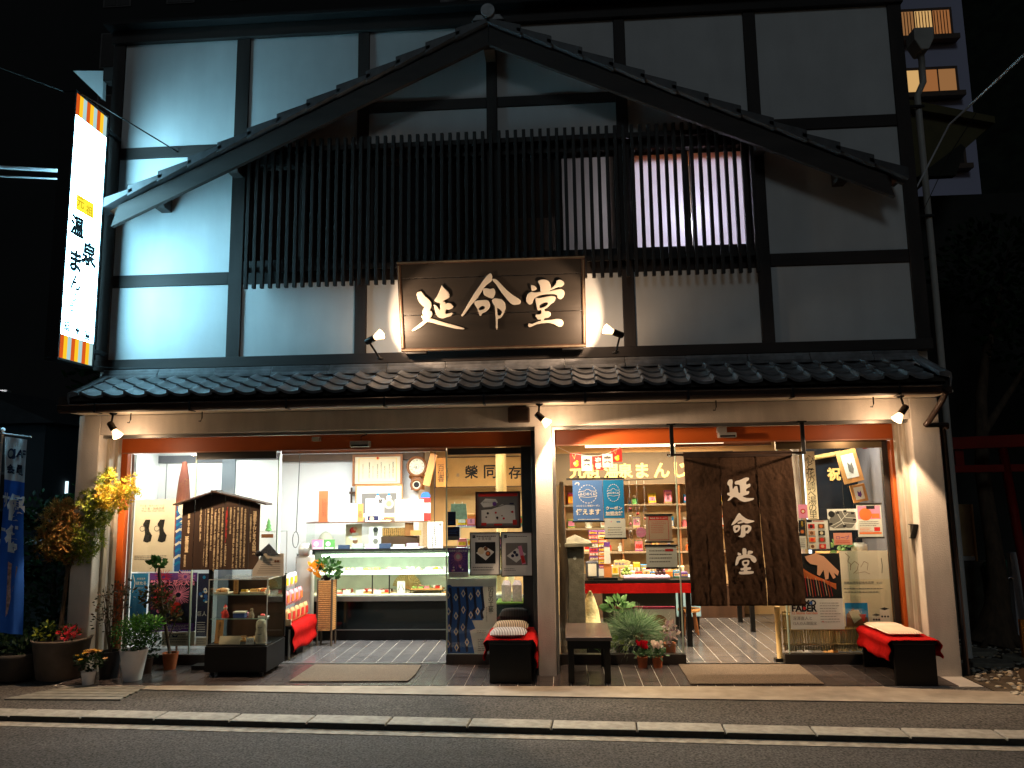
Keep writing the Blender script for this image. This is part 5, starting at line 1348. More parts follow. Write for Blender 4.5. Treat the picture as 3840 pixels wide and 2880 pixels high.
foliage(q, lm('lime_round_leaf', [(140, 176, 70), (112, 150, 60), (80, 116, 50)]), t)
t = thing('potted_plant', 'purple-leaved succulent in a terracotta pot at the window corner', 'potted plant', (1.0, .62, 0)); pot(t, 1.0, .62, .045, .06, .17, TERRA)
foliage(leafmesh(60, ell((.99, .61, .27), (.085, .05, .09)), .055, 'oval', 24), lm('mauve_leaf', [(140, 110, 120), (176, 150, 140), (110, 90, 96)]), t)
foliage(leafmesh(160, clumps([((.28, .68, .22), (.13, .07, .10)), ((.20, .62, .16), (.10, .05, .06))]), .07, 'blade', 25), LGRN, thing('fern', 'small pale fern behind the low black table', 'plant', (.25, .66, 0)))
t = thing('driftwood', 'upright weathered driftwood trunk at the left edge of the right window', 'driftwood', (-.02, .60, 0))
MB().tube([(-.02, .62, .0), (-.03, .62, .4), (-.015, .61, .9), (-.03, .62, 1.4), (-.02, .62, 1.75)], [.045, .04, .045, .035, .02], 9).build('trunk', BARK, t, smooth=True)
o = MB().box(.48, 1.10, .865, .885, .19, .455).box(.48, 1.10, .863, .884, .456, .48, 1).build('gift_box_panel', [mat('grey_box', (190, 184, 178), .7), mat('maroon_band', (140, 36, 70), .6)]); tag(o, 'grey gift-box panel with a maroon top edge behind the grass clump', 'box')
q = MB(); q.disc(.93, .29, .10, .862, 0, 24, .11)
for k in range(14): q.disc(1.03+.012*(k % 3), .22+k*.015, .006, .862, 1, 8)
o2 = q.build('print', [BROWNP, WHITEP], o)
o = MB().lathe([(.10, 0), (.085, .12), (.05, .24), (.015, .32)], (.25, 1.0, .30), 14).build('coral_rock', mat('cream_coral', (226, 208, 160), .9, var=.2, vs=30, bump=.8), smooth=True); tag(o, 'cream coral rock behind the stone lantern', 'rock')
o = MB().box(.16, .34, .9, 1.12, 0, .30).build('plant_stand', BLACKWOOD); tag(o, 'dark stand carrying the coral rock', 'stand')

# ================================================================ shop interior (left half)
IN = B
MB().box(-4.64, -1.86, 2.62, 2.68, 0, 2.30).build('inner_wall', WALLW, IN)
MB().box(-1.86, 3.40, 3.46, 3.52, 0, 2.30).build('inner_wall', WALLT, IN)
MB().box(-1.92, -1.86, 2.69, 3.46, 0, 2.30).build('inner_wall', WALLW, IN)
MB().box(-4.64, 3.40, .505, 3.45, 2.30, 2.34).build('ceiling', CEILM, IN)
MB().box(-.215, -.155, .56, 1.55, 0, 2.29).build('partition', WALLT, IN)
MB().box(-4.636, -4.6, .53, 2.61, 0, 2.29).build('inner_wall', WALLW, IN)
MB().box(3.30, 3.40, .63, 3.45, 0, 2.29).build('inner_wall', mat('slate_wall', (104, 102, 108), .6, var=.05), IN)
MB().box(-3.70, -1.78, 2.50, 2.615, 2.086, 2.175).build('wall_beam', mat('brown_wall_beam', (92, 70, 54), .6, var=.15), IN)
MB().box(-4.60, -3.85, 1.26, 1.30, .0, 2.29).box(-3.695, -3.18, 1.26, 1.30, 0, 2.29).build('display_backing', WALLW, IN)
MB().box(-3.848, -3.697, 1.24, 1.32, 0, 2.29).build('pillar', mat('slate_pillar', (110, 116, 124), .6, var=.04), IN)
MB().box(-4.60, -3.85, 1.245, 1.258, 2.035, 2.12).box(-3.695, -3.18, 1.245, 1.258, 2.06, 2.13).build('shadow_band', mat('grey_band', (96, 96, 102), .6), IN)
MB().box(-4.505, -4.499, 1.252, 1.259, .1, 2.03).build('panel_seam', mat('seam_grey', (130, 134, 138), .6), IN)
# dark cone of folded fabric in the left window
t = thing('folded_parasol', 'tall brown folded paper parasol standing in the left window', 'parasol', (-4.19, 1.05, 0))
MB().lathe([(.10, 1.0), (.095, 1.35), (.055, 1.85), (.026, 2.03), (.020, 2.04)], (-4.19, 1.05, 0), 14).build('canopy', mat('parasol_brown', (122, 62, 44), .7, var=.2, vs=4), t)
MB().tube([(-4.19, 1.05, 0), (-4.19, 1.05, 1.0)], .012, 8).build('handle', WOODD, t)
# fluorescent fittings
COOL = (.93, 1.0, .96); WARMIN = (1.0, .78, .50)
def fixture(label, x0, x1, y, z, energy, col, em, group='ceiling light fittings in the shop'):
    t = thing('ceiling_light', label, 'ceiling light', ((x0+x1)/2, y, z), 0, group)
    MB().box(x0-.02, x1+.02, y-.05, y+.05, z+.022, z+.06).build('housing', WHITEP, t)
    MB().tube([(x0, y, z), (x1, y, z)], .016, 8).build('tube', em, t)
    lamp('AREA', 'tube_light', ((x0+x1)/2, y, z-.022), energy, col, t, ((x0+x1)/2, y, 0), shape='RECTANGLE', size=x1-x0, size_y=.06)
TUBEC = emi('cool_tube', (240, 255, 250), 7); TUBEW = emi('warm_tube', (255, 226, 180), 6)
fixture('long white light fitting before the counter wall', -3.40, -1.90, 1.6, 2.235, 30, COOL, TUBEC)
fixture('white light fitting over the left doorway', -2.7, -1.4, .95, 2.235, 78, COOL, TUBEC)
fixture('white light fitting over the left window display', -4.4, -3.5, .85, 2.235, 16, COOL, TUBEC)
fixture('warm light fitting over the gift table', .2, 1.9, .95, 2.235, 88, WARMIN, TUBEW)
fixture('warm light fitting over the rear shelves', .1, 1.6, 1.9, 2.235, 75, WARMIN, TUBEW)
fixture('warm light fitting behind the gold lettered board', .3, 2.1, 2.95, 2.235, 60, WARMIN, TUBEW)  # extra fitting added to brighten the rear shelves
fixture('warm light fitting at the right side of the shop', 2.2, 3.1, 1.1, 2.235, 24, (1.0, .90, .76), TUBEW)
fixture('warm light fitting behind the calligraphy board', -1.5, -.5, 1.6, 2.235, 44, WARMIN, TUBEW)
# chilled counter
CT = thing('sweet_counter', 'long black and steel glass counter of sweets in the left shop', 'counter', (-2.0, 2.0, 0))
cx0, cx1, cy = -3.12, -.62, 1.675
MB().box(cx0+.03, cx1, cy+.05, 2.25, 0, .115).build('kick_plate', BLACKMETAL, CT)
MB().box(cx0+.02, cx1, cy, 2.25, .116, .126).build('chrome_trim', STEEL, CT)
MB().box(cx0+.02, cx1, cy+.01, 2.25, .127, .44).build('front_panel', mat('gloss_black', (14, 18, 18), .12), CT)
MB().box(cx0, cx1, cy-.03, 2.25, .441, .50).build('steel_band', STEEL, CT, bevel=.005)
MB().box(cx0+.01, cx1, 2.20, 2.25, .501, 1.0).build('back', mat('case_back', (206, 214, 196), .5), CT)
MB().box(cx0+.02, cx1-.01, cy+.02, 2.19, .501, .506).build('deck', CREAMP, CT)
MB().box(cx0+.02, cx1-.01, cy+.06, 2.19, .745, .753).build('shelf', mat('white_shelf', (216, 220, 210), .4), CT)
MB().box(cx0+.01, cx1, cy-.005, cy, .501, .97).build('front_glass', CASEGLASS, CT)
MB().box(cx0, cx1, cy-.008, 2.25, .972, .985).build('top_glass', CASEGLASS, CT)
MB().box(cx0, cx0+.05, cy+.02, 2.25, .501, .971).build('end_cheek', BLACKMETAL, CT)
MB().box(cx0, cx1, cy+.20, 2.25, .986, 1.012).build('top_ledge', BLACKMETAL, CT)
for x in (-2.25, -2.05): MB().box(x, x+.012, cy+.10, cy+.112, .507, .744).build('shelf_support', BLACKMETAL, CT)
MB().tube([(-2.85, 1.80, .945), (-1.25, 1.80, .945)], .016, 8).build('lamp_tube', emi('counter_tube', (226, 255, 226), 9), CT)
lamp('AREA', 'counter_light', (-2.05, 1.82, .925), 5.5, (.86, 1.0, .84), CT, (-2.05, 1.95, 0), shape='RECTANGLE', size=1.6, size_y=.04)
MB().tube([(-3.0, 1.76, .735), (-.8, 1.76, .735)], .006, 6).build('lamp_tube', emi('added_counter_tube', (236, 255, 226), 6), CT)  # extra tube added under the upper shelf to brighten the lower deck
lamp('AREA', 'counter_light', (-2.0, 1.77, .725), 3.2, (.92, 1.0, .84), CT, (-2.0, 1.95, 0), shape='RECTANGLE', size=2.0, size_y=.02)  # added fill light that goes with the extra tube
colrs = [[SWG, BUNW, SWR], [SWP, SWR, BUNW], [SWP, SWK, BUNW, SWR], [BUN, SWK], [SWG, SWP, SWR, BUNW]]
names = ['green, white and red', 'pink and red', 'pink and dark', 'brown bean', 'mixed coloured']
for k, (x, sx) in enumerate(((-2.66, .13), (-2.31, .10), (-2.12, .08), (-1.30, .12), (-1.62, .19))):
    tray_of(f'tray of {names[k]} sweets on the lower deck of the long counter', x, 1.90, .507 if k < 4 else .545, sx, .10, colrs[k], 12, .026, 'sweet trays in the counter', SWR if k == 0 else WOODL, 30+k, 'ball' if k % 2 else 'box')
t = thing('tray_stand', 'low black wire stand under the mixed sweets in the counter', 'stand', (-1.62, 1.9, .507))
MB().box(-1.81, -1.43, 1.80, 2.0, .537, .543).build('top', BLACKWOOD, t)
for x in (-1.80, -1.45):
    for y in (1.81, 1.98): MB().tube([(x, y, .507), (x, y, .537)], .004, 5).build('leg', BLACKMETAL, t)
for k in range(7):
    x = -2.78+k*.245
    tray_of(f'shallow box of pale sweets on the upper counter shelf, {ORD[k]} from the left', x, 1.95, .754, .105, .08, [[BUNW, SWG], [BUNW, YELLP], [SWG, BUN], [BUNW, SWP]][k % 4], 10, .022, 'sweet boxes on the upper shelf', CREAMP, 50+k, 'box' if k % 3 == 0 else 'ball')
    if k != 2: tagcard('price_card', f'white price card on the upper counter shelf, {ORD[k if k < 2 else k-1]} from the left', -2.60+k*.205, 1.745, .754, .085, .058, WHITEP, None, 'price cards on the upper shelf', lean=.15)
for k, x in enumerate((-2.53, -2.38, -2.17)):
    tagcard('price_card', f'white price card on the lower counter deck, {ORD[k]} from the left', x, 1.715, .507, .09, .055, WHITEP, None, 'price cards on the lower deck', lean=.2)
tagcard('logo_card', 'white card with a black emblem before the paper fan', -1.91, 1.80, .507, .095, .14, WHITEP, '八', None, 'card')
t = thing('paper_fan', 'open pale paper fan at the back of the counter', 'fan', (-1.90, 2.1, .507)); q = MB()
for k in range(16):
    a, b = math.pi*(.06+.88*k/16), math.pi*(.06+.88*(k+1)/16); m_ = (a+b)/2
    q.add([(-1.90+.03*math.cos(a), 2.10, .525+.03*math.sin(a)), (-1.90+.03*math.cos(b), 2.10, .525+.03*math.sin(b)), (-1.90+.18*math.cos(b), 2.10, .525+.18*math.sin(b)), (-1.90+.18*math.cos(m_), 2.092, .525+.18*math.sin(m_)), (-1.90+.18*math.cos(a), 2.10, .525+.18*math.sin(a))], [(0, 1, 2, 3, 4)], 0)
    q.tube([(-1.90, 2.09, .52), (-1.90+.18*math.cos(a), 2.09, .525+.18*math.sin(a))], .002, 4, 1)
q.build('leaf', [mat('fan_paper', (206, 190, 130), .8), WOODL], t)
# upper glass case standing on the counter
UC = thing('upper_glass_case', 'shallow glass case standing on the long sweet counter', 'glass case', (-2.38, 1.95, 1.013))
MB().box(-3.09, -1.675, 1.92, 2.24, 1.013, 1.02).build('floor', WHITEP, UC)
MB().box(-3.09, -1.675, 1.92, 2.24, 1.315, 1.327).build('top_shelf', mat('brown_shelf', (96, 66, 52), .5), UC)
for x in (-3.09, -1.68): MB().box(x, x+.005, 1.92, 2.24, 1.021, 1.314).build('side_glass', CASEGLASS, UC)
MB().box(-3.085, -1.68, 1.92, 1.923, 1.021, 1.314).build('front_glass', CASEGLASS, UC)
def sheet(name, label, x0, x1, z0, z1, y, m, draw=None, cat='card', th=.012, group=None):
    return poster(name, label, x0, x1, z0, z1, y, m, draw, cat, group)
sheet('photo_panel', 'photo panel of red sweets inside the upper glass case', -2.66, -2.46, 1.022, 1.295, 2.10, CR, lambda D: (D.d(.45, .72, .2, RD), D.d(.6, .8, .12, SK), D.d(.3, .45, .12, W_), D.d(.6, .25, .16, BR), D.r(.4, .8, .5, .62, W_), D.r(.3, .7, .3, .38, W_)), 'picture')
t = thing('cloth_hat', 'beige cloth bundle inside the upper glass case', 'cloth bundle', (-2.89, 2.05, 1.021)); MB().lathe([(.11, 0), (.12, .05), (.09, .11), (.05, .17), (.01, .19)], n=16, sy=.6).build('cloth', TANP, t, smooth=True, local=True)
sheet('drawing_card', 'white card with a drawn cup inside the upper glass case', -2.335, -2.18, 1.022, 1.268, 1.97, W_, lambda D: (D.p([(.3, .85), (.7, .85), (.62, .55), (.38, .55)], GY), D.d(.5, .85, .2, K), D.d(.5, .3, .2, GY), D.lines(.15, .85, .05, .2, 3, GY, 2)))
o = MB().box(-2.18, -1.90, 1.98, 2.06, 1.15, 1.25).box(-2.19, -1.75, 1.96, 2.1, 1.021, 1.149, 1).build('abacus_box', [mat('bead_rows', (150, 118, 66), .6, var=.5, vs=40), WOODD], bevel=.004); tag(o, 'wooden abacus lying on a brown box inside the upper case', 'abacus')
for k in range(11):
    q = MB()
    for j in range(5): q.ball((-2.165+k*.025, 1.972, 1.168+j*.016), .008, n=8)
    q.build('bead_column', WOODL, o)
o = MB().box(-1.90, -1.80, 1.95, 1.975, 1.152, 1.31).build('wood_plate', WOODM); tag(o, 'upright brown wooden plate beside the abacus', 'wood plate')
o = MB().box(-1.83, -1.70, 1.93, 1.945, 1.16, 1.22).build('wood_plate', WOODL); tag(o, 'orange wooden plate at the right end of the upper case', 'wood plate')
for x, m, lb in ((-2.94, PINKP, 'pink sweet card before the upper glass case'), (-2.795, GREENP, 'green sweet card before the upper glass case')):
    sheet('sweet_card', lb, x-.068, x+.065, 1.013, 1.125, 1.89, m if False else (PK if m is PINKP else GN), lambda D: (D.d(.4, .55, .22, W_), D.r(.1, .9, .05, .2, W_)), 'card', group='sweet cards on the counter')
for k in range(6):
    x = -2.62+k*.165
    o = MB().box(x-.07, x+.07, 1.885, 1.915, 1.013, 1.06+.012*(k % 2)).build('small_box', [mat('navy_box', (44, 58, 84), .5), mat('grey_green_box', (150, 166, 156), .5), mat('lilac_box', (178, 160, 190), .5)][k % 3], bevel=.003); tag(o, f'small gift box lying before the upper glass case, {ORD[k]} from the left', 'box', 'small boxes on the counter')
o = MB().box(-2.05, -1.70, 1.87, 1.90, 1.013, 1.03).build('paper_pad', WHITEP); tag(o, 'white paper pad at the right end of the counter top', 'paper')
# things standing on the upper case
sheet('wood_plaque', 'tall reddish wooden plaque standing at the left on the upper case', -2.966, -2.852, 1.328, 1.70, 1.99, mat('red_cedar', (190, 96, 56), .6, var=.15, vs=5, stretch=(1, 1, .2)), lambda D: D.t('延命長寿', .6, .45, BR, h=.6, vert=True), 'plaque', group='wooden plaques')
sheet('blank_board', 'blank white board leaning at the left on the upper case', -2.84, -2.48, 1.328, 1.545, 2.0, W_, None, 'board')
sheet('wood_plaque', 'narrow leaning wooden plaque right of the blank white board', -2.487, -2.415, 1.328, 1.541, 1.985, mat('orange_cedar', (216, 134, 74), .6, var=.12, vs=5, stretch=(1, 1, .2)), lambda D: D.t('名物', .5, .4, BR, h=.4, vert=True), 'plaque', group='wooden plaques')
sheet('emblem_board', 'white board with a black emblem and small photo on the upper case', -2.39, -2.165, 1.328, 1.60, 1.99, W_, lambda D: (D.r(.70, .92, .80, .97, K), D.t('八', .81, .885, W_, w=.14), D.lines(.1, .7, .28, .74, 7, GY, 3, .2), D.r(.12, .72, .04, .24, NV), D.d(.35, .12, .12, SK)), 'board')
sheet('cream_board', 'pale cream board with faint writing at the right on the upper case', -2.03, -1.68, 1.328, 1.585, 1.99, mat('pale_cream', (224, 226, 208), .8), lambda D: (D.lines(.05, .9, .2, .9, 6, W_, 3, .15), D.r(.06, .08, .16, .28, GY), D.r(.12, .14, .16, .28, GY), D.r(.2, .215, .18, .30, GY)), 'board')
tray_of('small dish of orange sweets between the boards on the upper case', -2.13, 1.97, 1.328, .06, .03, [ORANP, SWR], 5, .016, 'dish on the upper case', CREAMP, 71)
# wall: certificate, framed drawing, clock, cords
def d_cert(D):
    for a in ((.08, .92, .93, .95), (.08, .92, .05, .07), (.08, .10, .05, .95), (.90, .92, .05, .95)): D.r(*a, GO)
    D.d(.5, .95, .045, GO); D.d(.5, .95, .025, RD)
    for k, u in enumerate((.84, .76, .66, .58, .50, .40, .32, .18)):
        D.t('表彰状あなたは多年にわたり', u, .5-.04*(k % 3), [K, GY][k % 2], h=.6-.06*(k % 3), vert=True)
FRW = (WOODM, .028, .02)
poster('certificate', 'brown framed certificate hanging high on the white shop wall', -2.655, -2.065, 1.785, 2.125, 2.46, CR, d_cert, 'certificate', None, FRW)
def d_gourd(D):
    D.r(.11, .89, .12, .76, mat and GY)
    for u, s in ((.72, .11), (.47, .10)): D.d(u, .42, s, CR); D.d(u, .62, s*.5, W_); D.d(u, .72, s*.25, CY); D.d(u, .42, s*.55, GO)
poster('framed_drawing', 'framed grey drawing of pale gourds under the certificate', -2.62, -2.045, 1.365, 1.758, 2.44, W_, d_gourd, 'picture', None, (WOODL, .014, .014))
t = thing('wall_clock', 'round brown pendulum clock with a small round window', 'clock', (-1.855, 2.45, 1.65))
def ring(name, x, z, r0, r1, y, m, d=.03):
    q = MB(); n = 32; vs = []
    for r_, yy in ((r1, y), (r1, y-d*.6), ((r0+r1)/2, y-d), (r0, y-d*.5), (r0, y)): vs += [(x+r_*math.cos(2*math.pi*k/n), yy, z+r_*math.sin(2*math.pi*k/n)) for k in range(n)]
    q.add(vs, [(i*n+k, i*n+(k+1) % n, (i+1)*n+(k+1) % n, (i+1)*n+k) for i in range(4) for k in range(n)])
    return q.build(name, m, t, smooth=True)
MB().box(-1.93, -1.78, 2.46, 2.60, 1.70, 2.06).build('case', WOODM, t)
ring('dial_ring', -1.855, 1.993, .100, .132, 2.46, WOODM); ring('pendulum_ring', -1.858, 1.763, .050, .080, 2.46, WOODM)
q = MB(); q.disc(-1.855, 1.993, .102, 2.4575, 0, 32); q.disc(-1.858, 1.763, .052, 2.4575, 0, 24); q.disc(-1.858, 1.763, .036, 2.4565, 1, 20)
for k in range(12):
    a = math.pi/2-2*math.pi*k/12; q.text(['XII', 'I', 'II', 'III', 'IV', 'V', 'VI', 'VII', 'VIII', 'IX', 'X', 'XI'][k], -1.855+.080*math.cos(a), 1.993+.080*math.sin(a), 2.4568, h=.018, mi=1)
for a, L, w_ in ((R(198), .075, .004), (R(246), .05, .006)):
    d = Vector((math.cos(a), math.sin(a))); n_ = Vector((-d.y, d.x))*w_; c0 = Vector((-1.855, 1.993)); q.flat([c0+n_, c0+d*L, c0-n_], 2.4562, 1)
q.disc(-1.855, 1.993, .03, 2.4570, 1, 20); q.disc(-1.855, 1.993, .027, 2.4566, 0, 20)
q.build('dial', [mat('aged_dial', (238, 232, 206), .6), BLACKP], t)
for x in (-1.93, -1.785): MB().lathe([(.028, 0), (.022, .02), (.008, .028)], n=14, M=Matrix.Translation((x, 2.46, 1.865)) @ Matrix.Rotation(math.pi/2, 4, 'X')).build('rosette', WOODM, t, smooth=True)
def cord(label, pts, loop, y):
    t = thing('pull_string', label, 'pull string', (pts[0][0], y, pts[0][1]), 0, 'hanging cords in the left shop')
    MB().tube([(x, y, z) for x, z in pts], .0045, 6).build('cord', RUBBER, t)
    lx, lz, w_, h_ = loop
    MB().tube([(lx+w_*math.sin(2*math.pi*k/14), y, lz-h_/2+h_/2*math.cos(2*math.pi*k/14)) for k in range(15)], .004, 6).build('loop', RUBBER, t)
cord('dark cord with a tied loop hanging in the left of the doorway', [(-3.04, 2.295), (-3.05, 1.8), (-3.065, 1.24)], (-3.07, 1.24, .035, .18), 1.5)
cord('dark cord with a tied loop hanging beside the calligraphy board', [(-1.46, 2.295), (-1.465, 1.7), (-1.47, 1.2)], (-1.475, 1.2, .02, .17), 1.5)
t = thing('wooden_rack', 'small dark wooden rack on the wall left of the gourd drawing', 'rack', (-2.685, 2.55, 1.54)); MB().box(-2.73, -2.715, 2.54, 2.58, 1.545, 1.742).box(-2.655, -2.64, 2.54, 2.58, 1.545, 1.742).box(-2.745, -2.625, 2.535, 2.585, 1.66, 1.69).build('frame', WOODD, t)
# right part of the left shop
def d_cal(D):
    D.t('榮', .42, .50, K, h=.46, bold=.02); D.t('同', .64, .50, K, h=.46, bold=.02); D.t('存', .93, .46, K, h=.44, bold=.02); D.t('百仙堂', .12, .42, K, h=.44, vert=True); D.t('書', .26, .4, GY, h=.12)
poster('calligraphy_board', 'long tan calligraphy board with black characters behind the glass', -1.70, -.56, 1.735, 2.12, 3.0, mat('tan_silk', (196, 150, 92), .7, var=.08), d_cal, 'board', None, (WOODD, .012, .012))
o = MB().tube([(-.745, 2.0, 0), (-.745, 2.0, 2.295)], .065, 18).build('cream_pillar', mat('cream_pillar', (206, 178, 130), .5, var=.05), smooth=True); tag(o, 'round cream pillar before the calligraphy board', 'pillar')
M = Matrix.Translation((-1.64, 2.2, 1.94)) @ Matrix.Rotation(R(14), 4, 'Y')
o = MB().box(-.045, .045, -.01, .01, -.2, .2, M=M).build('hanging_plaque', WOODL, bevel=.004); tag(o, 'leaning narrow tan plaque right of the clock', 'plaque')
o = MB().box(-1.60, -1.47, 2.40, 2.44, 1.73, 2.096).build('wood_sign', mat('amber_wood', (190, 130, 62), .6, var=.1)); tag(o, 'amber wooden sign with brushed writing at the end of the counter wall', 'sign')
q = MB(); q.text('百仙香', -1.535, 1.9, 2.398, h=.22, vert=True); q.build('writing', BLACKP, o)
t = thing('painted_paddle', 'rounded red, white and blue painted paddle at the end of the counter', 'paddle', (-1.66, 2.0, 1.33))
for z0, z1, m in ((1.33, 1.42, REDP), (1.42, 1.54, WHITEP), (1.54, 1.60, REDP)): MB().box(-1.72, -1.60, 2.0, 2.012, z0, z1).build('band', m, t)
MB().prism([(-1.72, 1.601), (-1.60, 1.601), (-1.605, 1.64), (-1.63, 1.665), (-1.66, 1.67), (-1.69, 1.665), (-1.715, 1.64)], 2.0, 2.012).build('tip', BLUEP, t)
sheet('recipe_sheet', 'white writing sheet with a round emblem at the end of the counter', -1.617, -1.435, .99, 1.318, 1.9, W_, lambda D: (D.d(.83, .9, .1, GY), D.lines(.15, .75, .15, .85, 9, GY, 3, .25)), 'sheet')
rr = random.Random(12)
pal = [SWP, SWR, YELLP, GREENP, CYANP, WHITEP, ORANP, CREAMP, PURPP, BUNW]
pn = ['pink', 'red', 'yellow', 'green', 'blue', 'white', 'orange', 'cream', 'purple', 'ivory']
WORDS = ['温泉', '名物', '御菓子', 'まんじゅう', '熱海', '羊羹', '最中']
def wrap(o, xa, xb, y, z, h, rr):
    """printed wrapper on the front of a package: band, label, lettering"""
    q = MB(); w_ = xb-xa
    a, b = rr.uniform(.15, .35), rr.uniform(.6, .85)
    q.rect(xa+w_*.08, xb-w_*.08, z+h*a, z+h*b, y-.0008, rr.choice([W_, CR, GO, PK, RD, YE]))
    q.rect(xa, xb, z+h*.04, z+h*.10, y-.0006, rr.choice([RD, GO, BR, PU, GN]))
    q.rect(xa, xb, z+h*.90, z+h*.96, y-.0006, rr.choice([RD, GO, BR, PU, GN]))
    t_ = rr.choice(WORDS)
    if h > w_*1.1: q.text(t_, (xa+xb)/2, z+h*(a+b)/2, y-.0014, h=h*(b-a)*.8, mi=rr.choice([K, BR, RD]), vert=True)
    else: q.text(t_, (xa+xb)/2, z+h*(a+b)/2, y-.0014, w=w_*.66, mi=rr.choice([K, BR, RD]))
    return q.build('wrapper_print', PAL, o)
def packs(lab, x0, x1, y, z, n, hh, group, seed):
    rr = random.Random(seed); wdt = (x1-x0)/n
    for k in range(n):
        c = rr.randrange(10); h = hh*rr.uniform(.55, 1.0)
        o = MB().box(x0+k*wdt+.004, x0+(k+1)*wdt-.004, y, y+.06, z, z+h).build('sweet_package', pal[c], bevel=.004)
        tag(o, f'{pn[c]} package {lab}, {ORD[k]} from the left', 'package', group)
        wrap(o, x0+k*wdt+.004, x0+(k+1)*wdt-.004, y, z, h, rr)
t = thing('goods_shelf', 'white shelf unit of packages behind the kimono poster', 'shelf', (-.9, 1.0, 0))
for z in (.56, .82, 1.08, 1.30): MB().box(-1.15, -.42, .95, 1.25, z-.012, z).build('shelf', mat('pale_blue_shelf', (176, 190, 204), .5), t)
for x in (-1.15, -.435): MB().box(x, x+.012, 1.24, 1.25, 0, 1.5).build('upright', SILVER, t)
packs('on the top shelf behind the framed picture', -1.14, -.44, 1.0, 1.301, 7, .14, 'packages behind the glass', 1)
packs('on the middle shelf behind the product posters', -1.14, -.44, 1.0, 1.081, 7, .15, 'packages behind the glass', 2)
t = thing('cloth_bag', 'pale teal printed cloth bag hanging behind the left glass', 'bag', (-1.10, .8, 1.38)); MB().prism([(-1.19, 1.38), (-1.007, 1.38), (-1.02, 1.54), (-1.175, 1.54)], .80, .815).build('bag', mat('teal_cloth', (170, 220, 206), .8, var=.15, vs=30), t); MB().tube([(-1.14, .81, 1.54), (-1.14, .81, 1.56)], .004, 5).tube([(-1.06, .81, 1.54), (-1.06, .81, 1.56)], .004, 5).build('clip', WHITEP, t)
o = MB().box(-.70, -.34, .62, .95, .545, .56).box(-.70, -.34, .62, .95, .35, .544, 1).build('display_ledge', [mat('lime_ledge', (120, 150, 60), .6), mat('dark_teal', (20, 34, 34), .6)]); tag(o, 'dark ledge with a lime top behind the centre bench', 'ledge')
for x in (-.60, -.49):
    o = MB().box(x-.05, x+.045, .70, .78, .561, .72).add([(x-.05, .70, .72), (x+.045, .70, .72), (x+.045, .78, .72), (x-.05, .78, .72), (x-.03, .74, .765), (x+.025, .74, .765)], [(0, 1, 5, 4), (2, 3, 4, 5), (1, 2, 5), (3, 0, 4)]).build('sweet_bag', mat('pale_pink_bag', (232, 206, 210), .5, var=.15, vs=40)); tag(o, ('left' if x < -.55 else 'right')+' pale pink sweet bag on the ledge behind the centre bench', 'bag', 'sweet bags on the ledge')
# red-cloth table with packed goods, rattan flower stand
t = thing('goods_table', 'small goods table under a red cloth inside the left doorway', 'table', (-2.86, 1.0, 0))
MB().box(-3.10, -2.80, .66, 1.40, .30, .33).build('table_top', BLACKWOOD, t)
for x in (-3.08, -2.83):
    for y in (.70, 1.36): MB().tube([(x, y, 0), (x, y, .299)], .012, 6).build('leg', STEEL, t)
MB().box(-3.09, -2.84, .95, 1.15, 0, .299).build('centre_box', BLACKWOOD, t)
drape('scarlet cloth over the goods table inside the left doorway', -3.11, -2.79, .65, 1.41, .334, .12, .25, 9, .015)
for r_ in range(3):
    for k in range(5):
        z = .345+r_*.16; x = -3.04+.02*r_*0; y = .72+k*.135
        q = MB(); xx = -2.865-r_*.065; vs, fs = [], []; n = 8
        for sd in (1, -1):
            for j in range(n+1):
                for i in range(n+1):
                    u, v = 2*i/n-1, 2*j/n-1; e = max(0, 1-abs(u)**3)**.6*max(0, 1-abs(v)**3)**.6
                    vs.append((xx+sd*.026*e+rnd.uniform(-.002, .002), y+u*(.058-.008*v*v), z+.075+v*.075+.004*math.sin(5*u+k)))
        for j in range(n):
            for i in range(n): a = j*(n+1)+i; b2 = a+(n+1)**2; fs += [(a, a+1, a+n+2, a+n+1), (b2, b2+n+1, b2+n+2, b2+1)]
        q.add(vs, fs)
        o = q.build('packed_goods', [WHITEP, mat('bag_pink', (226, 150, 160), .4), mat('bag_brown', (206, 160, 110), .4)][2-r_ if r_ < 2 else 0], smooth=True); tag(o, f'cellophane pack in the {TIER[r_]} tier of the goods table, {ORD[k]} from the street', 'package', 'packs on the goods table')
        MB().box(xx+.0225, xx+.0285, y-.035, y+.03, z+.035, z+.11).build('sticker', YELLP if r_ == 2 else (REDP if r_ == 0 else ORANP), o)
o = MB().box(-3.06, -2.80, .655, .665, .335, .40).build('name_strip', CREAMP); tag(o, 'cream name strip at the front of the goods table', 'sign')
t = thing('rattan_stand', 'woven rattan flower stand beside the sweet counter', 'stand', (-2.68, 1.45, 0))
RAT = mat('rattan', (176, 126, 70), .7, var=.3, vs=60, bump=.5, bs=80, stretch=(1, 1, 3))
q = MB()
for k in range(26): q.tube([(-2.76, 1.38, .17+k*.021), (-2.61, 1.38, .17+k*.021), (-2.60, 1.52, .17+k*.021)], .009, 5)
q.build('weave', RAT, t)
for x, y in ((-2.76, 1.38), (-2.60, 1.38), (-2.60, 1.53), (-2.76, 1.53)): MB().tube([(x, y, 0), (x, y, .72)], .012, 6).build('leg', BARK, t)
MB().box(-2.755, -2.605, 1.395, 1.525, .18, .70).build('liner', WOODD, t)
t = thing('flower_arrangement', 'orange and green flower arrangement on the rattan stand', 'flowers', (-2.68, 1.45, .70))
MB().lathe([(.03, 0), (.05, .03), (.04, .06)], (-2.68, 1.45, .701), 12).build('vase', BLACKWOOD, t)
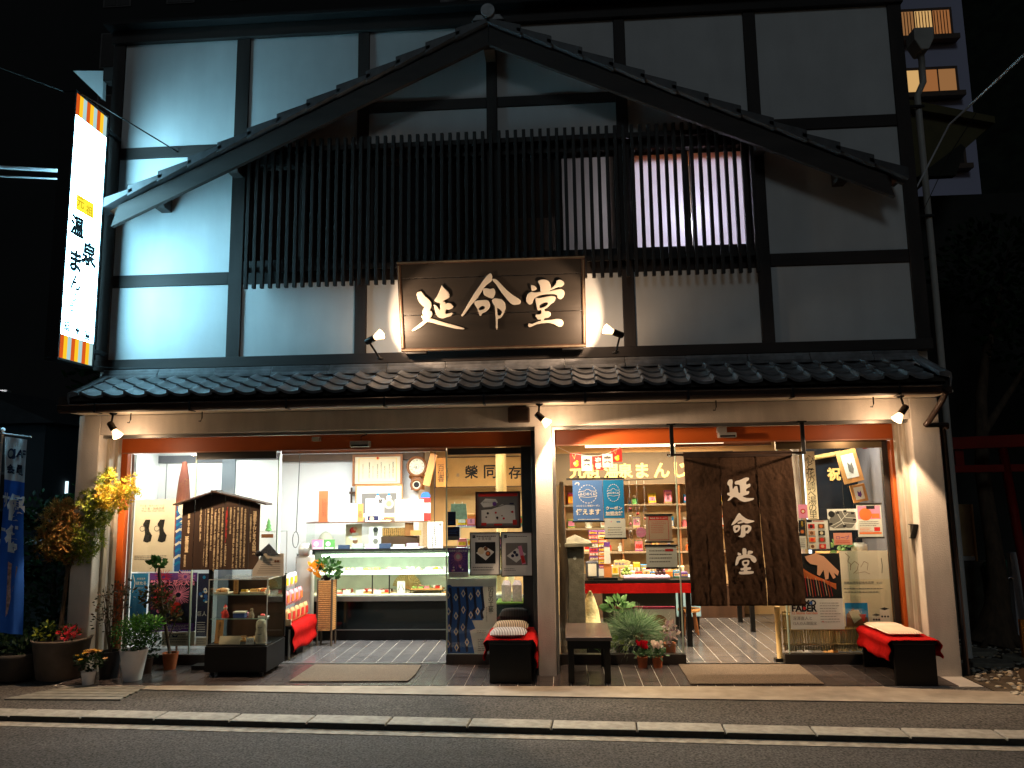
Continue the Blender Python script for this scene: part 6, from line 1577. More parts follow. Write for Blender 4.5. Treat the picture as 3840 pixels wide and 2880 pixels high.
foliage(leafmesh(110, clumps([((-2.64, 1.45, .82), (.11, .08, .09)), ((-2.70, 1.45, .88), (.06, .06, .05))]), .07, 'oval', 31), GRN, t); foliage(leafmesh(40, clumps([((-2.79, 1.42, .84), (.08, .05, .05))]), .075, 'oval', 32), lm('orange_petal', [(230, 140, 30), (240, 160, 40)]), t, 'flowers'); foliage(leafmesh(12, clumps([((-2.62, 1.4, .82), (.06, .04, .05))]), .04, 'oval', 33), lm('red_berry', [(200, 50, 40)], .4), t, 'berries') if False else None
t = thing('paper_roll_machine', 'grey rounded wrapping machine at the left end of the counter', 'machine', (-3.0, 1.5, .0))
MB().lathe([(.07, -.06), (.08, -.05), (.08, .05), (.07, .06)], n=18, M=Matrix.Translation((-2.97, 1.55, 1.03)) @ Matrix.Rotation(math.pi/2, 4, 'Y')).build('roll', SILVER, t, smooth=True)
MB().box(-3.07, -2.88, 1.50, 1.64, 0, .97).build('body', mat('warm_grey_case', (176, 172, 166), .5), t, bevel=.02)
t = thing('window_shelf', 'glass shelf with a tiny tree behind the sliding pane', 'shelf', (-3.2, 1.0, 1.27))
MB().box(-3.45, -3.05, .95, 1.2, 1.262, 1.27).build('shelf', CASEGLASS, t); MB().tube([(-3.44, 1.19, 0), (-3.44, 1.19, 1.262)], .006, 6).tube([(-3.06, 1.19, 0), (-3.06, 1.19, 1.262)], .006, 6).build('support', SILVER, t)
t = thing('toy_tree', 'tiny green tree ornament on the glass shelf', 'ornament', (-3.196, 1.0, 1.27)); MB().lathe([(.004, 0), (.038, .01), (.02, .05), (.03, .052), (.014, .09), (.02, .092), (.002, .14)], n=12).build('tree', GREENP, t, local=True)
tagcard('wood_tag', 'small wooden tag hanging under the glass shelf', -3.185, .94, 1.205, .13, .04, WOODM, None, None, 'tag')

# ================================================================ shop interior (right half)
t = thing('shop_name_board', 'inner header board with large gold characters in the right shop', 'signboard', (.8, 2.44, 1.74))
MB().box(-.15, 2.1, 2.43, 2.47, 1.73, 2.12).build('board', mat('taupe_board', (92, 76, 60), .7, var=.05), t)
q = MB()
for ch, x in (('元', .18), ('祖', .36), ('温', .60), ('泉', .77), ('ま', .98), ('ん', 1.22), ('じ', 1.45)):
    q.text(ch, x, 1.895, 2.4275, h=.185, bold=.03)
q.build('gold_character', emi('gold_backlit', (250, 206, 130), .9) if False else GOLDP, t)
t = thing('rear_shelf', 'rear display shelves of ornaments in the right shop', 'shelf', (1.2, 3.3, 0))
for z in (.85, 1.16, 1.47, 1.75): MB().box(.0, 2.3, 3.18, 3.45, z-.02, z).build('shelf', mat('taupe_shelf', (150, 128, 104), .6), t)
MB().box(.0, 2.3, 3.18, 3.45, 0, .40).build('cabinet', WOODD, t)
for x in (.0, .76, 1.52, 2.28): MB().box(x, x+.02, 3.19, 3.45, .401, 2.1).build('upright', WOODM, t)
for r_, z in enumerate((.851, 1.161, 1.471)):
    for k in range(10):
        x = .12+k*.215+rr.uniform(-.03, .03)
        if rr.random() < .45: figurine(f'little ornament figure on rear shelf {TIER[r_]} row, {ORD[k]} from the left', x, 3.30, z, rr.uniform(.12, .2), pal[rr.randrange(10)], BUNW, rr.random() < .4, 'ornaments on the rear shelves')
        else:
            c = rr.randrange(10); h = rr.uniform(.08, .2); o = MB().box(x-.05, x+.05, 3.26, 3.34, z, z+h).build('ornament_box', pal[c], bevel=.006); tag(o, f'{pn[c]} box on rear shelf {TIER[r_]} row, {ORD[k]} from the left', 'box', 'boxes on the rear shelves'); wrap(o, x-.05, x+.05, 3.26, z, h, rr)
# gift table
t = thing('gift_table', 'long gift table with a red cloth edge behind the right window', 'table', (.76, 1.5, 0))
MB().box(.20, 1.36, 1.25, 1.95, .655, .70).build('table_top', BLACKWOOD, t, bevel=.006)
MB().box(.40, 1.20, 1.50, 1.54, 0, .654).build('centre_panel', mat('olive_panel', (50, 46, 36), .7), t)
for x in (.24, 1.28):
    for y in (1.30, 1.86): MB().box(x, x+.05, y, y+.05, 0, .654).build('leg', BLACKWOOD, t)
o = MB().box(.19, 1.37, 1.235, 1.245, .565, .665).build('red_cloth', REDCLOTH); tag(o, 'red cloth band along the front edge of the gift table', 'cloth')
o = MB().box(.62, 1.12, 1.255, 1.40, .701, .745).build('purple_pouch', mat('lilac_cloth', (196, 172, 206), .8, var=.1, vs=20), bevel=.02); tag(o, 'lilac cloth roll lying along the gift table edge', 'cloth roll')
o = MB().box(.30, .56, 1.26, 1.45, .701, .725).build('black_tray', BLACKWOOD, bevel=.004); tag(o, 'black tray on the gift table left of the lilac roll', 'tray')
for k in range(9):
    for s in range(2):
        c = [9, 8, 2, 6][(k+s) % 4] if s else [8, 5, 8, 0][k % 4]
        o = MB().box(.27+s*.10, .365+s*.10, 1.48, 1.58, .80+k*.046, .842+k*.046).build('sweet_package', pal[c], bevel=.006); tag(o, f'{pn[c]} sweet pack in the {"right" if s else "left"} stack on the gift table, {ORD[k]} from below', 'package', 'stacked sweet packs'); wrap(o, .27+s*.10, .365+s*.10, 1.48, .80+k*.046, .042, rr)
o = MB().box(.25, .48, 1.46, 1.6, .701, .80).build('pack_stand', WHITEP); tag(o, 'white riser under the stacked sweet packs', 'stand')
tagcard('logo_card', 'tall white card with a purple emblem beside the stacked sweet packs', .455, 1.30, .87, .066, .23, WHITEP, None, None, 'card')
o = MB().box(.422, .488, 1.2985, 1.2995, 1.05, 1.10).build('emblem', PURPP, bpy.data.objects['logo_card.001'] if 'logo_card.001' in bpy.data.objects else None)
tagcard('wood_price_plate', 'orange wooden plate standing on the gift table', .458, 1.31, .701, .085, .165, mat('orange_cedar', (216, 134, 74)), None, None, 'name plate')
o = MB().box(.22, .36, 1.30, 1.44, .72, .89).build('tea_tin', mat('dark_tin', (70, 76, 92), .4, .3), bevel=.01); tag(o, 'dark square tin at the left end of the gift table', 'tin'); MB().box(.245, .335, 1.297, 1.2995, .74, .87).build('label_paper', WHITEP, o)
o = MB().prism([(.53, .80), (.72, .80), (.725, .86), (.66, .885), (.55, .875)], 1.6, 1.615).build('wave_sign', mat('pale_wood_sign', (230, 196, 140), .6)); tag(o, 'wavy pale wooden sign with blue kana on the gift table', 'sign'); q = MB(); q.text('かるのこ', .625, .84, 1.598, w=.14, bold=.02); q.build('writing', BLUEP, o)
MB().box(.60, .64, 1.602, 1.612, .701, .799).build('stick', WOODL, o)
packs('at the back of the gift table', .52, 1.34, 1.70, .701, 10, .17, 'packages on the gift table', 5)
packs('in the front row of the gift table', .60, 1.34, 1.46, .701, 9, .10, 'packages on the gift table', 6)
for x, m, lb in ((.62, SWG, 'pile of green balls on the gift table'), (.98, SWK, 'pile of dark red balls on the gift table')):
    t = thing('ball_pile', lb, 'sweets', (x, 1.36, .746), 0, 'sweet balls on the gift table')
    for i, (a, b_, c_) in enumerate(((0, 0, 0), (.04, 0, 0), (.08, 0, 0), (.02, .02, .032), (.06, .02, .032), (.04, .02, .06))): MB().ball((a, b_-.03, c_+.018), .021).build('sweet', m, t, smooth=True, local=True)
for k in range(3):
    t = thing('hanging_charm', f'clear hanging string of charms, {ORD[k]} from the left in the right window', 'hanging ornament', (.67+k*.075, .72, 1.1), 0, 'hanging charm strings')
    MB().tube([(.67+k*.075, .72, 1.75), (.67+k*.075, .72, 1.58-.05*k)], .0015, 4).build('string', WHITEP, t)
    MB().lathe([(.004, 0), (.02, .1), (.028, .35), (.024, .45), (.004, .5)], (.67+k*.075, .72, 1.08-.05*k+.02), 10).build('sleeve', CELLO, t, smooth=True)
    for j in range(4): MB().ball((.67+k*.075, .72, 1.24-.05*k+j*.075), .013).build('charm', [WHITEP, SWP, BUNW, SWR][j], t, smooth=True)
o = MB().tube([(.60, .72, 1.755), (1.02, .72, 1.765)], .005, 6).build('charm_rail', BLACKMETAL); tag(o, 'thin black rail holding the hanging charm strings', 'rail')
# stool, rear table
t = thing('stool', 'round wooden stool standing beside the gift table', 'stool', (1.42, 2.05, 0))
MB().lathe([(.12, .255), (.13, .265), (.13, .285), (.12, .29)], (1.42, 2.05, 0), 20).build('seat', WOODL, t, smooth=True)
for a in range(4): MB().tube([(1.42+.08*math.cos(a*1.57+.8), 2.05+.08*math.sin(a*1.57+.8), .256), (1.42+.115*math.cos(a*1.57+.8), 2.05+.115*math.sin(a*1.57+.8), 0)], .013, 6).build('leg', WOODM, t)
t = thing('rear_table', 'dark rear table seen under the brown curtain', 'table', (2.35, 2.4, 0)); MB().box(2.05, 2.9, 2.1, 2.9, .62, .66).build('table_top', BLACKWOOD, t)
for x in (2.14, 2.80):
    for y in (2.14, 2.80): MB().box(x, x+.05, y, y+.05, 0, .619).build('leg', BLACKWOOD, t)
o = MB().box(1.18, 1.60, 2.3, 2.6, .15, .62).build('blue_cabinet', mat('blue_grey_cabinet', (136, 170, 184), .6), bevel=.01); tag(o, 'pale blue cabinet at the back seen beside the curtain', 'cabinet'); o2 = MB().box(1.2, 1.58, 2.32, 2.58, 0, .149).build('foot', BLACKWOOD, o)
# bamboo screen and right corner
t = thing('bamboo_screen', 'low bamboo screen behind the craft poster', 'screen', (2.5, .60, 0))
BAM = mat('split_bamboo', (168, 140, 90), .6, var=.25, vs=8, stretch=(1, 1, .2), rand=.15)
bm0 = None
for k in range(42):
    if bm0 is None: o = MB().tube([(0, 0, .10), (0, 0, .47)], .0115, 7).build('bamboo_cane', BAM, t, smooth=True, local=True); bm0 = o
    else: o = bm0.copy(); link(o, t)
    o.location = (-.40+k*.0245, .0, rnd.uniform(-.01, .01))
for z in (.16, .30, .44): MB().tube([(2.08, .585, z), (3.12, .585, z)], .010, 7).build('cross_cane', BAM, t, smooth=True)
MB().tube([(2.045, .60, .03), (2.045, .60, .51)], .027, 12).build('post', BAM, t, smooth=True); MB().box(1.995, 2.095, .56, .64, 0, .03).build('foot', DARKFRAME, t)
o = MB().tube([(2.47, 1.15, 0), (2.47, 1.15, 2.29)], .042, 14).build('grey_pipe', mat('grey_pipe', (170, 160, 156), .4), smooth=True); tag(o, 'grey vertical pipe just right of the brown curtain', 'pipe')
def d_scr(D): D.t('心と花の調べ湯の里', .5, .5, K, h=.9, vert=True)
poster('hanging_scroll', 'long narrow cream scroll with brushed writing beside the grey pipe', 2.52, 2.63, 1.30, 2.03, 1.0, CR, d_scr, 'scroll')
o = MB().box(2.72, 3.28, 1.62, 1.64, .6, 2.1).build('dark_glazing', mat('dark_glazing', (26, 32, 40), .15)); tag(o, 'dark reflecting window at the right back of the shop', 'window')
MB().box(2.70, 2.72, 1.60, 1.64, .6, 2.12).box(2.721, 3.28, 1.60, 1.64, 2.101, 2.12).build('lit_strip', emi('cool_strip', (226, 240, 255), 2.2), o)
o = MB().tube([(2.78, 1.52, 1.98), (3.08, 1.52, 2.03)], .026, 12).build('rolled_blind', mat('rolled_reed', (206, 176, 110), .7, var=.2, vs=30), smooth=True); tag(o, 'rolled reed blind before the dark glazing', 'blind')
q = MB(); q.text('祝', 3.02, 1.80, 1.6, h=.15, bold=.04); o = q.build('gold_writing', GOLDP); tag(o, 'gold brushed character on the dark glazing', 'writing')
for (x0, x1, z0, z1, y, a, lb) in ((2.95, 3.16, 1.70, 2.05, 1.2, -12, 'larger leaning framed bird picture at the right of the shop'), (2.98, 3.13, 1.50, 1.68, 1.0, -10, 'smaller leaning framed flower picture at the right of the shop')):
    t = thing('framed_picture', lb, 'picture', ((x0+x1)/2, y, (z0+z1)/2), 0, 'leaning framed pictures'); hw, hh = (x1-x0)/2, (z1-z0)/2
    M = Matrix.Rotation(R(a), 4, 'Y')
    MB().box(-hw, hw, 0, .02, -hh, hh, M=M).build('frame', WOODL, t, local=True); MB().box(-hw*.62, hw*.62, -.002, -.0005, -hh*.72, hh*.72, M=M).build('mount', WHITEP, t, local=True)
    q = MB(); q.add([M @ Vector((u*hw, -.003, v*hh)) for u, v in ((-.25, -.3), (.1, -.5), (.3, -.2), (.25, .25), (.05, .05), (-.2, .3))], [tuple(range(6))]); q.build('drawing', GREYP if hh > .12 else PURPP, t, local=True)
o = MB().lathe([(.05, 0), (.075, .02), (.075, .08), (.05, .095)], (2.96, .85, 1.0), 18).build('white_jar', WHITEP, smooth=True); tag(o, 'rounded white jar behind the orange flyer', 'jar')
o = MB().box(2.6, 3.25, .75, 1.1, .96, .998).box(2.6, 2.65, .76, 1.09, 0, .959).box(3.2, 3.25, .76, 1.09, 0, .959).build('side_shelf', WOODL); tag(o, 'light wooden side shelf behind the right door glass', 'shelf')
foliage(leafmesh(40, ell((2.78, .85, 1.05), (.08, .06, .05)), .07, 'oval', 41), LGRN, thing('small_plant', 'small bright green plant behind the pink ticket card', 'plant', (2.78, .85, .999)))
t = thing('wood_post', 'wooden interior post behind the right door', 'post', (3.2, .9, 0)); MB().box(3.24, 3.29, .80, .86, 0, 2.29).build('post', WOODM, t)

# ================================================================ left side: banner, cables, far background
t = thing('banner_flag', 'blue and white vertical banner flag with lettering at the far left', 'banner', (-5.18, -.30, 0))
MB().tube([(-5.31, -.30, 0), (-5.31, -.30, 2.30)], .012, 8).build('pole', POTW, t, smooth=True)
MB().tube([(-5.34, -.30, 2.28), (-5.02, -.30, 2.235)], .008, 8).build('cross_bar', POTW, t, smooth=True)
MB().ball((-5.31, -.30, 2.31), .022).build('cap', POTW, t, smooth=True)
q = MB(); vs, fs, ms = [], [], []
nx_, nz_ = 8, 40
def bpt(u, v):
    x = -5.285+u*.232+v*.09*u*.3+ .04*v; z = 2.245-.035*u-v*1.79
    return (x-.0*v, -.30+.02*math.sin(5*v+3*u)+.012*math.sin(11*u+v*4), z)
for j in range(nz_+1):
    for i in range(nx_+1): vs.append(bpt(i/nx_, j/nz_))
for j in range(nz_):
    for i in range(nx_): a = j*(nx_+1)+i; fs.append((a, a+1, a+nx_+2, a+nx_+1)); ms.append(0 if j < nz_*.215 else 1)
q.v, q.f, q.m = vs, fs, ms
q.build('cloth', [mat('banner_white', (206, 206, 210), .8, var=.05), mat('banner_blue', (34, 96, 196), .8, var=.08)], t, smooth=True)
def onban(txt, u, v, h, m, bold=.03, kx=1.):
    g, f_, bw, bh = glyphs(txt, bold, False, 1.); k = h/bh; q = MB()
    pts = []
    for a, b in g:
        p = bpt(u+a*k*kx/.232, v-b*k/1.79); pts.append((p[0], p[1]-.016, p[2]))
    q.add(pts, f_); q.build('lettering', m, t)
BNV = mat('banner_navy', (24, 28, 56), .8)
onban('JAF', .70, .085, .10, BNV, .03); onban('会', .32, .165, .095, BNV, .05); onban('員', .74, .165, .10, BNV, .05)
q = MB(); c0 = bpt(.28, .085)
q.add([(c0[0]+.035*math.cos(a*.3), c0[1]-.008, c0[2]+.05*math.sin(a*.3)) for a in range(21)], [tuple(range(21))]); q.add([(c0[0]+.022*math.cos(a*.3), c0[1]-.010, c0[2]+.03*math.sin(a*.3)) for a in range(21)], [tuple(range(21))], 1); q.build('emblem', [BNV, GREYP], t)
onban('優', .70, .36, .25, mat('banner_white', (206, 206, 210)), .05, .7); onban('待', .70, .52, .25, mat('banner_white', (206, 206, 210)), .05, .7); onban('サ', .2, .33, .14, mat('banner_white', (206, 206, 210)), .04, .6); onban('ー', .2, .48, .03, mat('banner_white', (206, 206, 210)), .04, .4)
q = MB(); q.add([(p[0], p[1]-.007, p[2]) for p in (bpt(.45, .64), bpt(.85, .66), bpt(.5, .90), bpt(.42, .92))], [(0, 1, 2, 3)]); q.build('picture', mat('banner_picture', (190, 150, 140), .8, var=.5, vs=30), t)
for k, (a, b, r_) in enumerate((((-4.95, -.3, 4.885), (-12, -3.5, 4.6), .018), ((-4.95, -.3, 4.80), (-12, -3.5, 4.4), .008))):
    o = MB().tube([a, ((a[0]+b[0])/2, (a[1]+b[1])/2, (a[2]+b[2])/2-.12), b], r_, 6).build('overhead_cable', POTW, smooth=True); tag(o, ('thicker' if k == 0 else 'thinner')+' pale overhead cable left of the lit sign', 'cable', 'overhead cables')
o = MB().tube([(-4.78, -.4, 5.63), (-5.6, -1.2, 5.75), (-9, -4, 6.4)], .006, 5).build('overhead_cable', BLACKMETAL); tag(o, 'thin dark cable running left from the top of the lit sign', 'cable')
o = MB().tube([(3.54, .25, 4.55), (3.85, .1, 5.15), (4.25, -.5, 5.50), (5.6, -2.4, 6.6)], [.008, .010, .014, .016], 6).build('overhead_cable', POTW, smooth=True); tag(o, 'pale service cable rising to the right from the shop corner', 'cable')
o = MB().tube([(3.58, .25, 4.3), (3.9, .25, 4.9), (4.9, .1, 6.4)], .004, 5).build('overhead_cable', BLACKMETAL); tag(o, 'thin black wire at the right corner of the shop', 'cable')

DK = mat('night_facade', (58, 60, 64), .9, var=.15, vs=.5)
def house(label, x0, x1, y0, y1, h, rise, m, wins=(), lit=None, name='house'):
    t = thing(name, label, 'building', ((x0+x1)/2, y0, 0))
    MB().box(x0, x1, y0, y1, -.05, h).build('wall', m, t)
    if rise:
        xm = (x0+x1)/2; MB().prism([(x0-.4, h), (x1+.4, h), (xm, h+rise)], y0-.3, y1).build('roof', mat('dark_roof', (44, 42, 44), .8, var=.2), t)
    else: MB().box(x0-.1, x1+.1, y0-.1, y1, h, h+.3).build('roof', m, t)
    for (a, b, c, d, mm) in wins:
        w_ = MB().box(a-.06, b+.06, y0-.04, y0-.002, c-.06, d+.06).build('window', mat('window_surround', (90, 86, 84), .7), t)
        for k in range(2): s = (b-a)/2; MB().box(a+k*s+.02, a+(k+1)*s-.02, y0-.055, y0-.041, c, d).build('pane', mm, w_)
    return t
house('dark low house with a gabled roof at the far left', -15, -11.4, 9, 14, 3.3, .9, DK, [(-14.4, -13.6, 1.2, 2.2, DARKFRAME), (-12.9, -12.1, 1.2, 2.2, DARKFRAME)])
house('grey flat-roofed shed behind the banner', -11.3, -8.6, 11, 14, 3.1, 0, DK, [(-10.6, -9.8, 1.3, 2.2, DARKFRAME)], name='shed')
hotel = house('tall unlit hotel block behind the shop on the left', -40, -4.2, 24, 40, 34, 0, mat('hotel_wall', (40, 40, 40), .9, var=.1, vs=.3), [(-8.5+k*-3.0, -7.3+k*-3.0, 18+r_*3, 19.6+r_*3, DARKFRAME) for k in range(5) for r_ in range(3)], name='hotel')
LIT = emi('lit_curtain', (236, 176, 110), .55); LIT2 = emi('lit_room', (255, 208, 130), .8)
pale = thing('pale_building', 'pale apartment block with warm lit windows behind the right corner', 'building', (10.5, 15, 0))
MB().box(7.0, 12.35, 15, 24, -.05, 22).build('wall', mat('pale_block_wall', (190, 192, 222), .9, var=.05, vs=.4), pale)
for z0, z1, m in ((15.05, 15.85, LIT), (13.25, 13.95, LIT2), (11.0, 11.8, DARKFRAME), (17.6, 18.4, DARKFRAME)):
    w_ = MB().box(10.3, 12.0, 14.945, 14.998, z0-.1, z1+.1).build('window', mat('window_surround2', (96, 80, 70), .7), pale)
    for k in range(3):
        mm = DARKFRAME if m is DARKFRAME else emi('lit_pane_%d_%d' % (int(z0), k), [(226, 160, 100), (240, 190, 120), (200, 130, 76)][(k+int(z0)) % 3], [.30, .62, .42][(k+int(z0)) % 3])
        p_ = MB().box(10.38+k*.53, 10.86+k*.53, 14.93, 14.94, z0, z1).build('pane', mm, w_)
        for j in range(5): MB().box(10.40+k*.53+j*.09, 10.425+k*.53+j*.09, 14.915, 14.928, z0+.02, z1-.02).build('curtain_fold', mat('curtain', (170, 120, 80), .9), p_) if m is LIT else None
    MB().box(10.2, 12.05, 14.7, 14.998, z0-.25, z0-.101).build('sill', mat('window_surround2', (96, 80, 70)), pale)
# neighbouring eaves seen past the right corner
t = thing('neighbour_house', 'dark two-storey house with a projecting boxed eave right of the shop', 'house', (5.5, 3.0, 0))
MB().box(4.75, 9, 3.2, 9, -.05, 5.6).build('wall', mat('neighbour_wall', (40, 42, 38), .9, var=.1), t)
MB().prism([(4.55, 6.62), (5.62, 6.33), (5.62, 6.24), (4.55, 6.50)], 2.4, 8).build('eave', mat('eave_soffit', (86, 80, 50), .8, var=.1), t)
MB().prism([(4.56, 6.49), (5.60, 6.235), (4.85, 5.6), (4.6, 5.6)], 2.5, 8).build('eave_soffit', mat('eave_soffit', (130, 118, 66)), t)
MB().prism([(4.62, 5.58), (5.1, 5.58), (5.25, 5.95), (5.2, 6.0)], 2.45, 2.55).build('brace', mat('neighbour_wall', (120, 116, 104)), t)
# grey rainwater pipe and hopper on the side of the shop
t = thing('rainwater_pipe', 'grey rainwater pipe with a hopper head on the right side of the shop', 'pipe', (3.75, .7, 0))
PVC = mat('grey_plastic_pipe', (180, 178, 172), .5, var=.08)
MB().prism([(3.88, 6.22), (3.96, 6.22), (4.02, 6.34), (4.03, 6.47), (3.82, 6.47), (3.82, 6.34)], .55, .75).build('hopper', PVC, t, bevel=.01)
MB().tube([(3.92, .65, 6.22), (3.915, .65, 5.9), (3.84, .65, 5.75), (3.84, .65, 4.0), (3.83, .65, 2.2), (3.83, .65, .02)], .033, 10).build('pipe', PVC, t, smooth=True)
MB().tube([(3.66, .62, 4.6), (3.66, .62, 2.86)], .028, 8).build('pipe', PVC, t, smooth=True)
for z in (2.6, 4.4, 5.6): MB().box(3.55, 3.88, .60, .62, z, z+.025).build('clip', BLACKMETAL, t)

# ================================================================ right side garden
S(MB().slab([(3.46, -.50), (3.56, -.70), (9, -1.05), (9, 9), (3.46, 9)], -.05, -.006).build('garden_ground', mat('garden_soil', (74, 64, 52), .95, var=.35, vs=14, bump=.8, bs=50)))
q = MB(); rr = random.Random(77)
def pebble(x, y, s, z=0):
    n = 6; pr = [(s*.5, 0), (s, s*.35), (s*.55, s*.7)]
    a = rr.uniform(0, 3); k = rr.uniform(.6, 1.)
    vs = []
    for r_, h in pr:
        for j in range(n): t_ = 2*math.pi*j/n; u, v = r_*math.cos(t_), r_*k*math.sin(t_); vs.append((x+u*math.cos(a)-v*math.sin(a), y+u*math.sin(a)+v*math.cos(a), z-.008+h*.8))
    q.add(vs, [(i*n+j, i*n+(j+1) % n, (i+1)*n+(j+1) % n, (i+1)*n+j) for i in range(2) for j in range(n)]+[tuple(range(2*n, 3*n))], rr.randrange(3))
for k in range(1500):
    y = rr.uniform(-.62, 2.3); x = rr.uniform(3.5, 5.4)
    if y < -.02 and x < 3.47+max(0, (-.06-y))*.15: continue
    if y < -.5 and x < 3.5: continue
    pebble(x, y, rr.uniform(.012, .032))
o = q.build('white_pebbles', [mat('pebble_white', (190, 182, 166), .8, var=.1), mat('pebble_grey', (140, 136, 128), .8, var=.1), mat('pebble_tan', (170, 150, 120), .8, var=.1)], smooth=True); o['kind'] = 'stuff'; tag(o, 'white and grey pebbles covering the garden strip on the right', 'pebbles')
for k, (x, y, sx, sy) in enumerate(((3.93, .45, .20, .13), (4.05, .95, .19, .13), (4.35, .70, .17, .12))):
    pts = [(x+sx*math.cos(a*.52)*(1+.12*math.sin(a*2+k)), y+sy*math.sin(a*.52)*(1+.12*math.cos(a*3+k))) for a in range(12)]
    o = MB().slab(pts, -.03, .035).build('stepping_stone', STONE, bevel=.012); tag(o, ['nearest flat stepping stone among the pebbles beside the pilaster', 'stepping stone deeper in, before the concrete garden wall', 'stepping stone nearest the right edge'][k], 'stone', 'stepping stones')
o = MB().box(4.50, 5.6, 2.30, 2.45, -.03, .765).build('garden_wall', mat('mossy_concrete', (104, 98, 84), .95, var=.25, vs=6, bump=.3)); tag(o, 'low mossy concrete wall at the back of the garden strip', 'wall')
t = thing('wooden_cabinet', 'narrow pale wooden cabinet standing on the low garden wall', 'cabinet', (4.74, 2.35, .766))
for a in ((4.64, 4.66), (4.82, 4.84)): MB().box(a[0], a[1], 2.31, 2.42, .766, 1.43).build('side', WOODL, t)
MB().box(4.661, 4.819, 2.34, 2.42, .83, 1.43).build('panel', mat('pale_plywood', (196, 164, 118), .7, var=.12, vs=4), t); MB().box(4.661, 4.819, 2.335, 2.339, .775, .826).build('bottom_strip', WHITEP, t); MB().box(4.60, 4.63, 2.31, 2.42, .766, 1.25).build('loose_board', YELLP, t)
o = MB().box(4.48, 4.66, 2.5, 2.52, 1.44, 1.58).build('pinned_sheet', mat('grey_sheet', (150, 146, 132), .8)); tag(o, 'grey sheet of paper pinned above the wooden cabinet', 'sheet')
t = thing('torii_gate', 'small dark red torii gate behind the right corner of the shop', 'torii gate', (4.2, 1.4, 0))
TRED = mat('vermilion_lacquer', (120, 18, 16), .35, var=.1)
MB().tube([(4.90, 1.4, 0), (4.745, 1.4, 2.08)], .047, 14).build('post', TRED, t, smooth=True); MB().tube([(3.62, 1.4, 0), (3.76, 1.4, 2.08)], .047, 14).build('post', TRED, t, smooth=True)
MB().box(3.50, 5.05, 1.37, 1.43, 1.79, 1.87).build('tie_beam', TRED, t, bevel=.006); MB().prism([(3.3, 2.06), (4.25, 2.04), (5.3, 2.06), (5.36, 2.20), (4.25, 2.17), (3.26, 2.20)], 1.34, 1.46).build('lintel', TRED, t, bevel=.006); MB().box(4.24, 4.33, 1.385, 1.415, 1.872, 2.038).build('centre_strut', TRED, t)
t = thing('water_tap', 'chrome garden tap on a white post at the right edge', 'tap', (4.88, 1.67, 0))
MB().box(4.84, 4.93, 1.63, 1.71, 0, .92).build('post', POTW, t, bevel=.006)
CHR = mat('chrome', (200, 200, 205), .15, 1., var=0)
MB().tube([(4.83, 1.62, .66), (4.74, 1.60, .66), (4.72, 1.60, .64), (4.715, 1.60, .57)], [.014, .016, .018, .015], 10).tube([(4.76, 1.60, .67), (4.76, 1.60, .73)], .010, 8).tube([(4.735, 1.60, .735), (4.785, 1.60, .735)], .007, 6).build('spout', CHR, t, smooth=True)
t = thing('garden_tree', 'dark tree with a flared root base beside the torii gate', 'tree', (4.52, 1.45, 0))
MB().tube([(4.50, 1.45, 0), (4.52, 1.45, .12), (4.56, 1.46, .35), (4.62, 1.5, .6), (4.66, 1.6, 1.0), (4.72, 1.8, 1.8), (4.9, 2.0, 2.7), (5.1, 2.1, 3.4)], [.26, .20, .13, .10, .085, .075, .06, .04], 10).build('trunk', BARK, t, smooth=True)
for a in range(5): MB().tube([(4.52, 1.45, .14), (4.52+.2*math.cos(a*1.25+2.6), 1.45+.18*math.sin(a*1.25+2.6), .05), (4.52+.33*math.cos(a*1.25+2.6), 1.45+.28*math.sin(a*1.25+2.6), -.01)], [.08, .05, .02], 7).build('root', BARK, t, smooth=True)
MB().tube([(4.8, 1.9, 2.2), (5.3, 1.9, 2.9), (5.6, 1.8, 3.4)], [.045, .03, .012], 7).tube([(5.0, 2.05, 3.0), (5.3, 2.2, 3.8), (5.5, 2.2, 4.5)], [.04, .028, .012], 7).build('limb', BARK, t, smooth=True)
foliage(leafmesh(1500, clumps([((5.5, 1.9, 3.4), (.6, .5, .5)), ((5.3, 2.2, 4.3), (.7, .6, .6)), ((6.0, 2.2, 2.9), (.5, .5, .4)), ((5.7, 1.9, 2.4), (.35, .4, .3))]), .11, 'oval', 51), DGRN, t, 'crown')
o = MB().box(4.30, 4.36, .58, .62, -.02, .38).build('orange_board', mat('orange_board', (196, 120, 40), .6, var=.1)); tag(o, 'upright orange board at the right edge of the picture', 'board')
rr = random.Random(8)
for k, (x, y, l, a, r_) in enumerate(((3.95, -.12, .16, .5, .05), (4.12, -.2, .2, 1.2, .06), (4.0, -.30, .22, -.2, .055))):
    d = Vector((math.cos(a), math.sin(a), 0))*l/2; c = Vector((x, y, r_))
    o = MB().tube([c-d, c+d], [r_, r_*.95], 10).build('cut_log', BARK); tag(o, ['cut log piece nearest the shop corner among the pebbles', 'thickest cut log among the pebbles', 'cut log piece nearest the kerb'][k], 'log', 'cut logs')
t = thing('green_bin', 'dark green round bin beside the garden wall', 'bin', (5.0, 2.15, 0)); MB().lathe([(.14, 0), (.16, .7), (.17, .72), (.17, .76), (.08, .80)], (5.0, 2.15, 0), 20).build('body', mat('green_plastic', (20, 80, 56), .4), t, smooth=True)
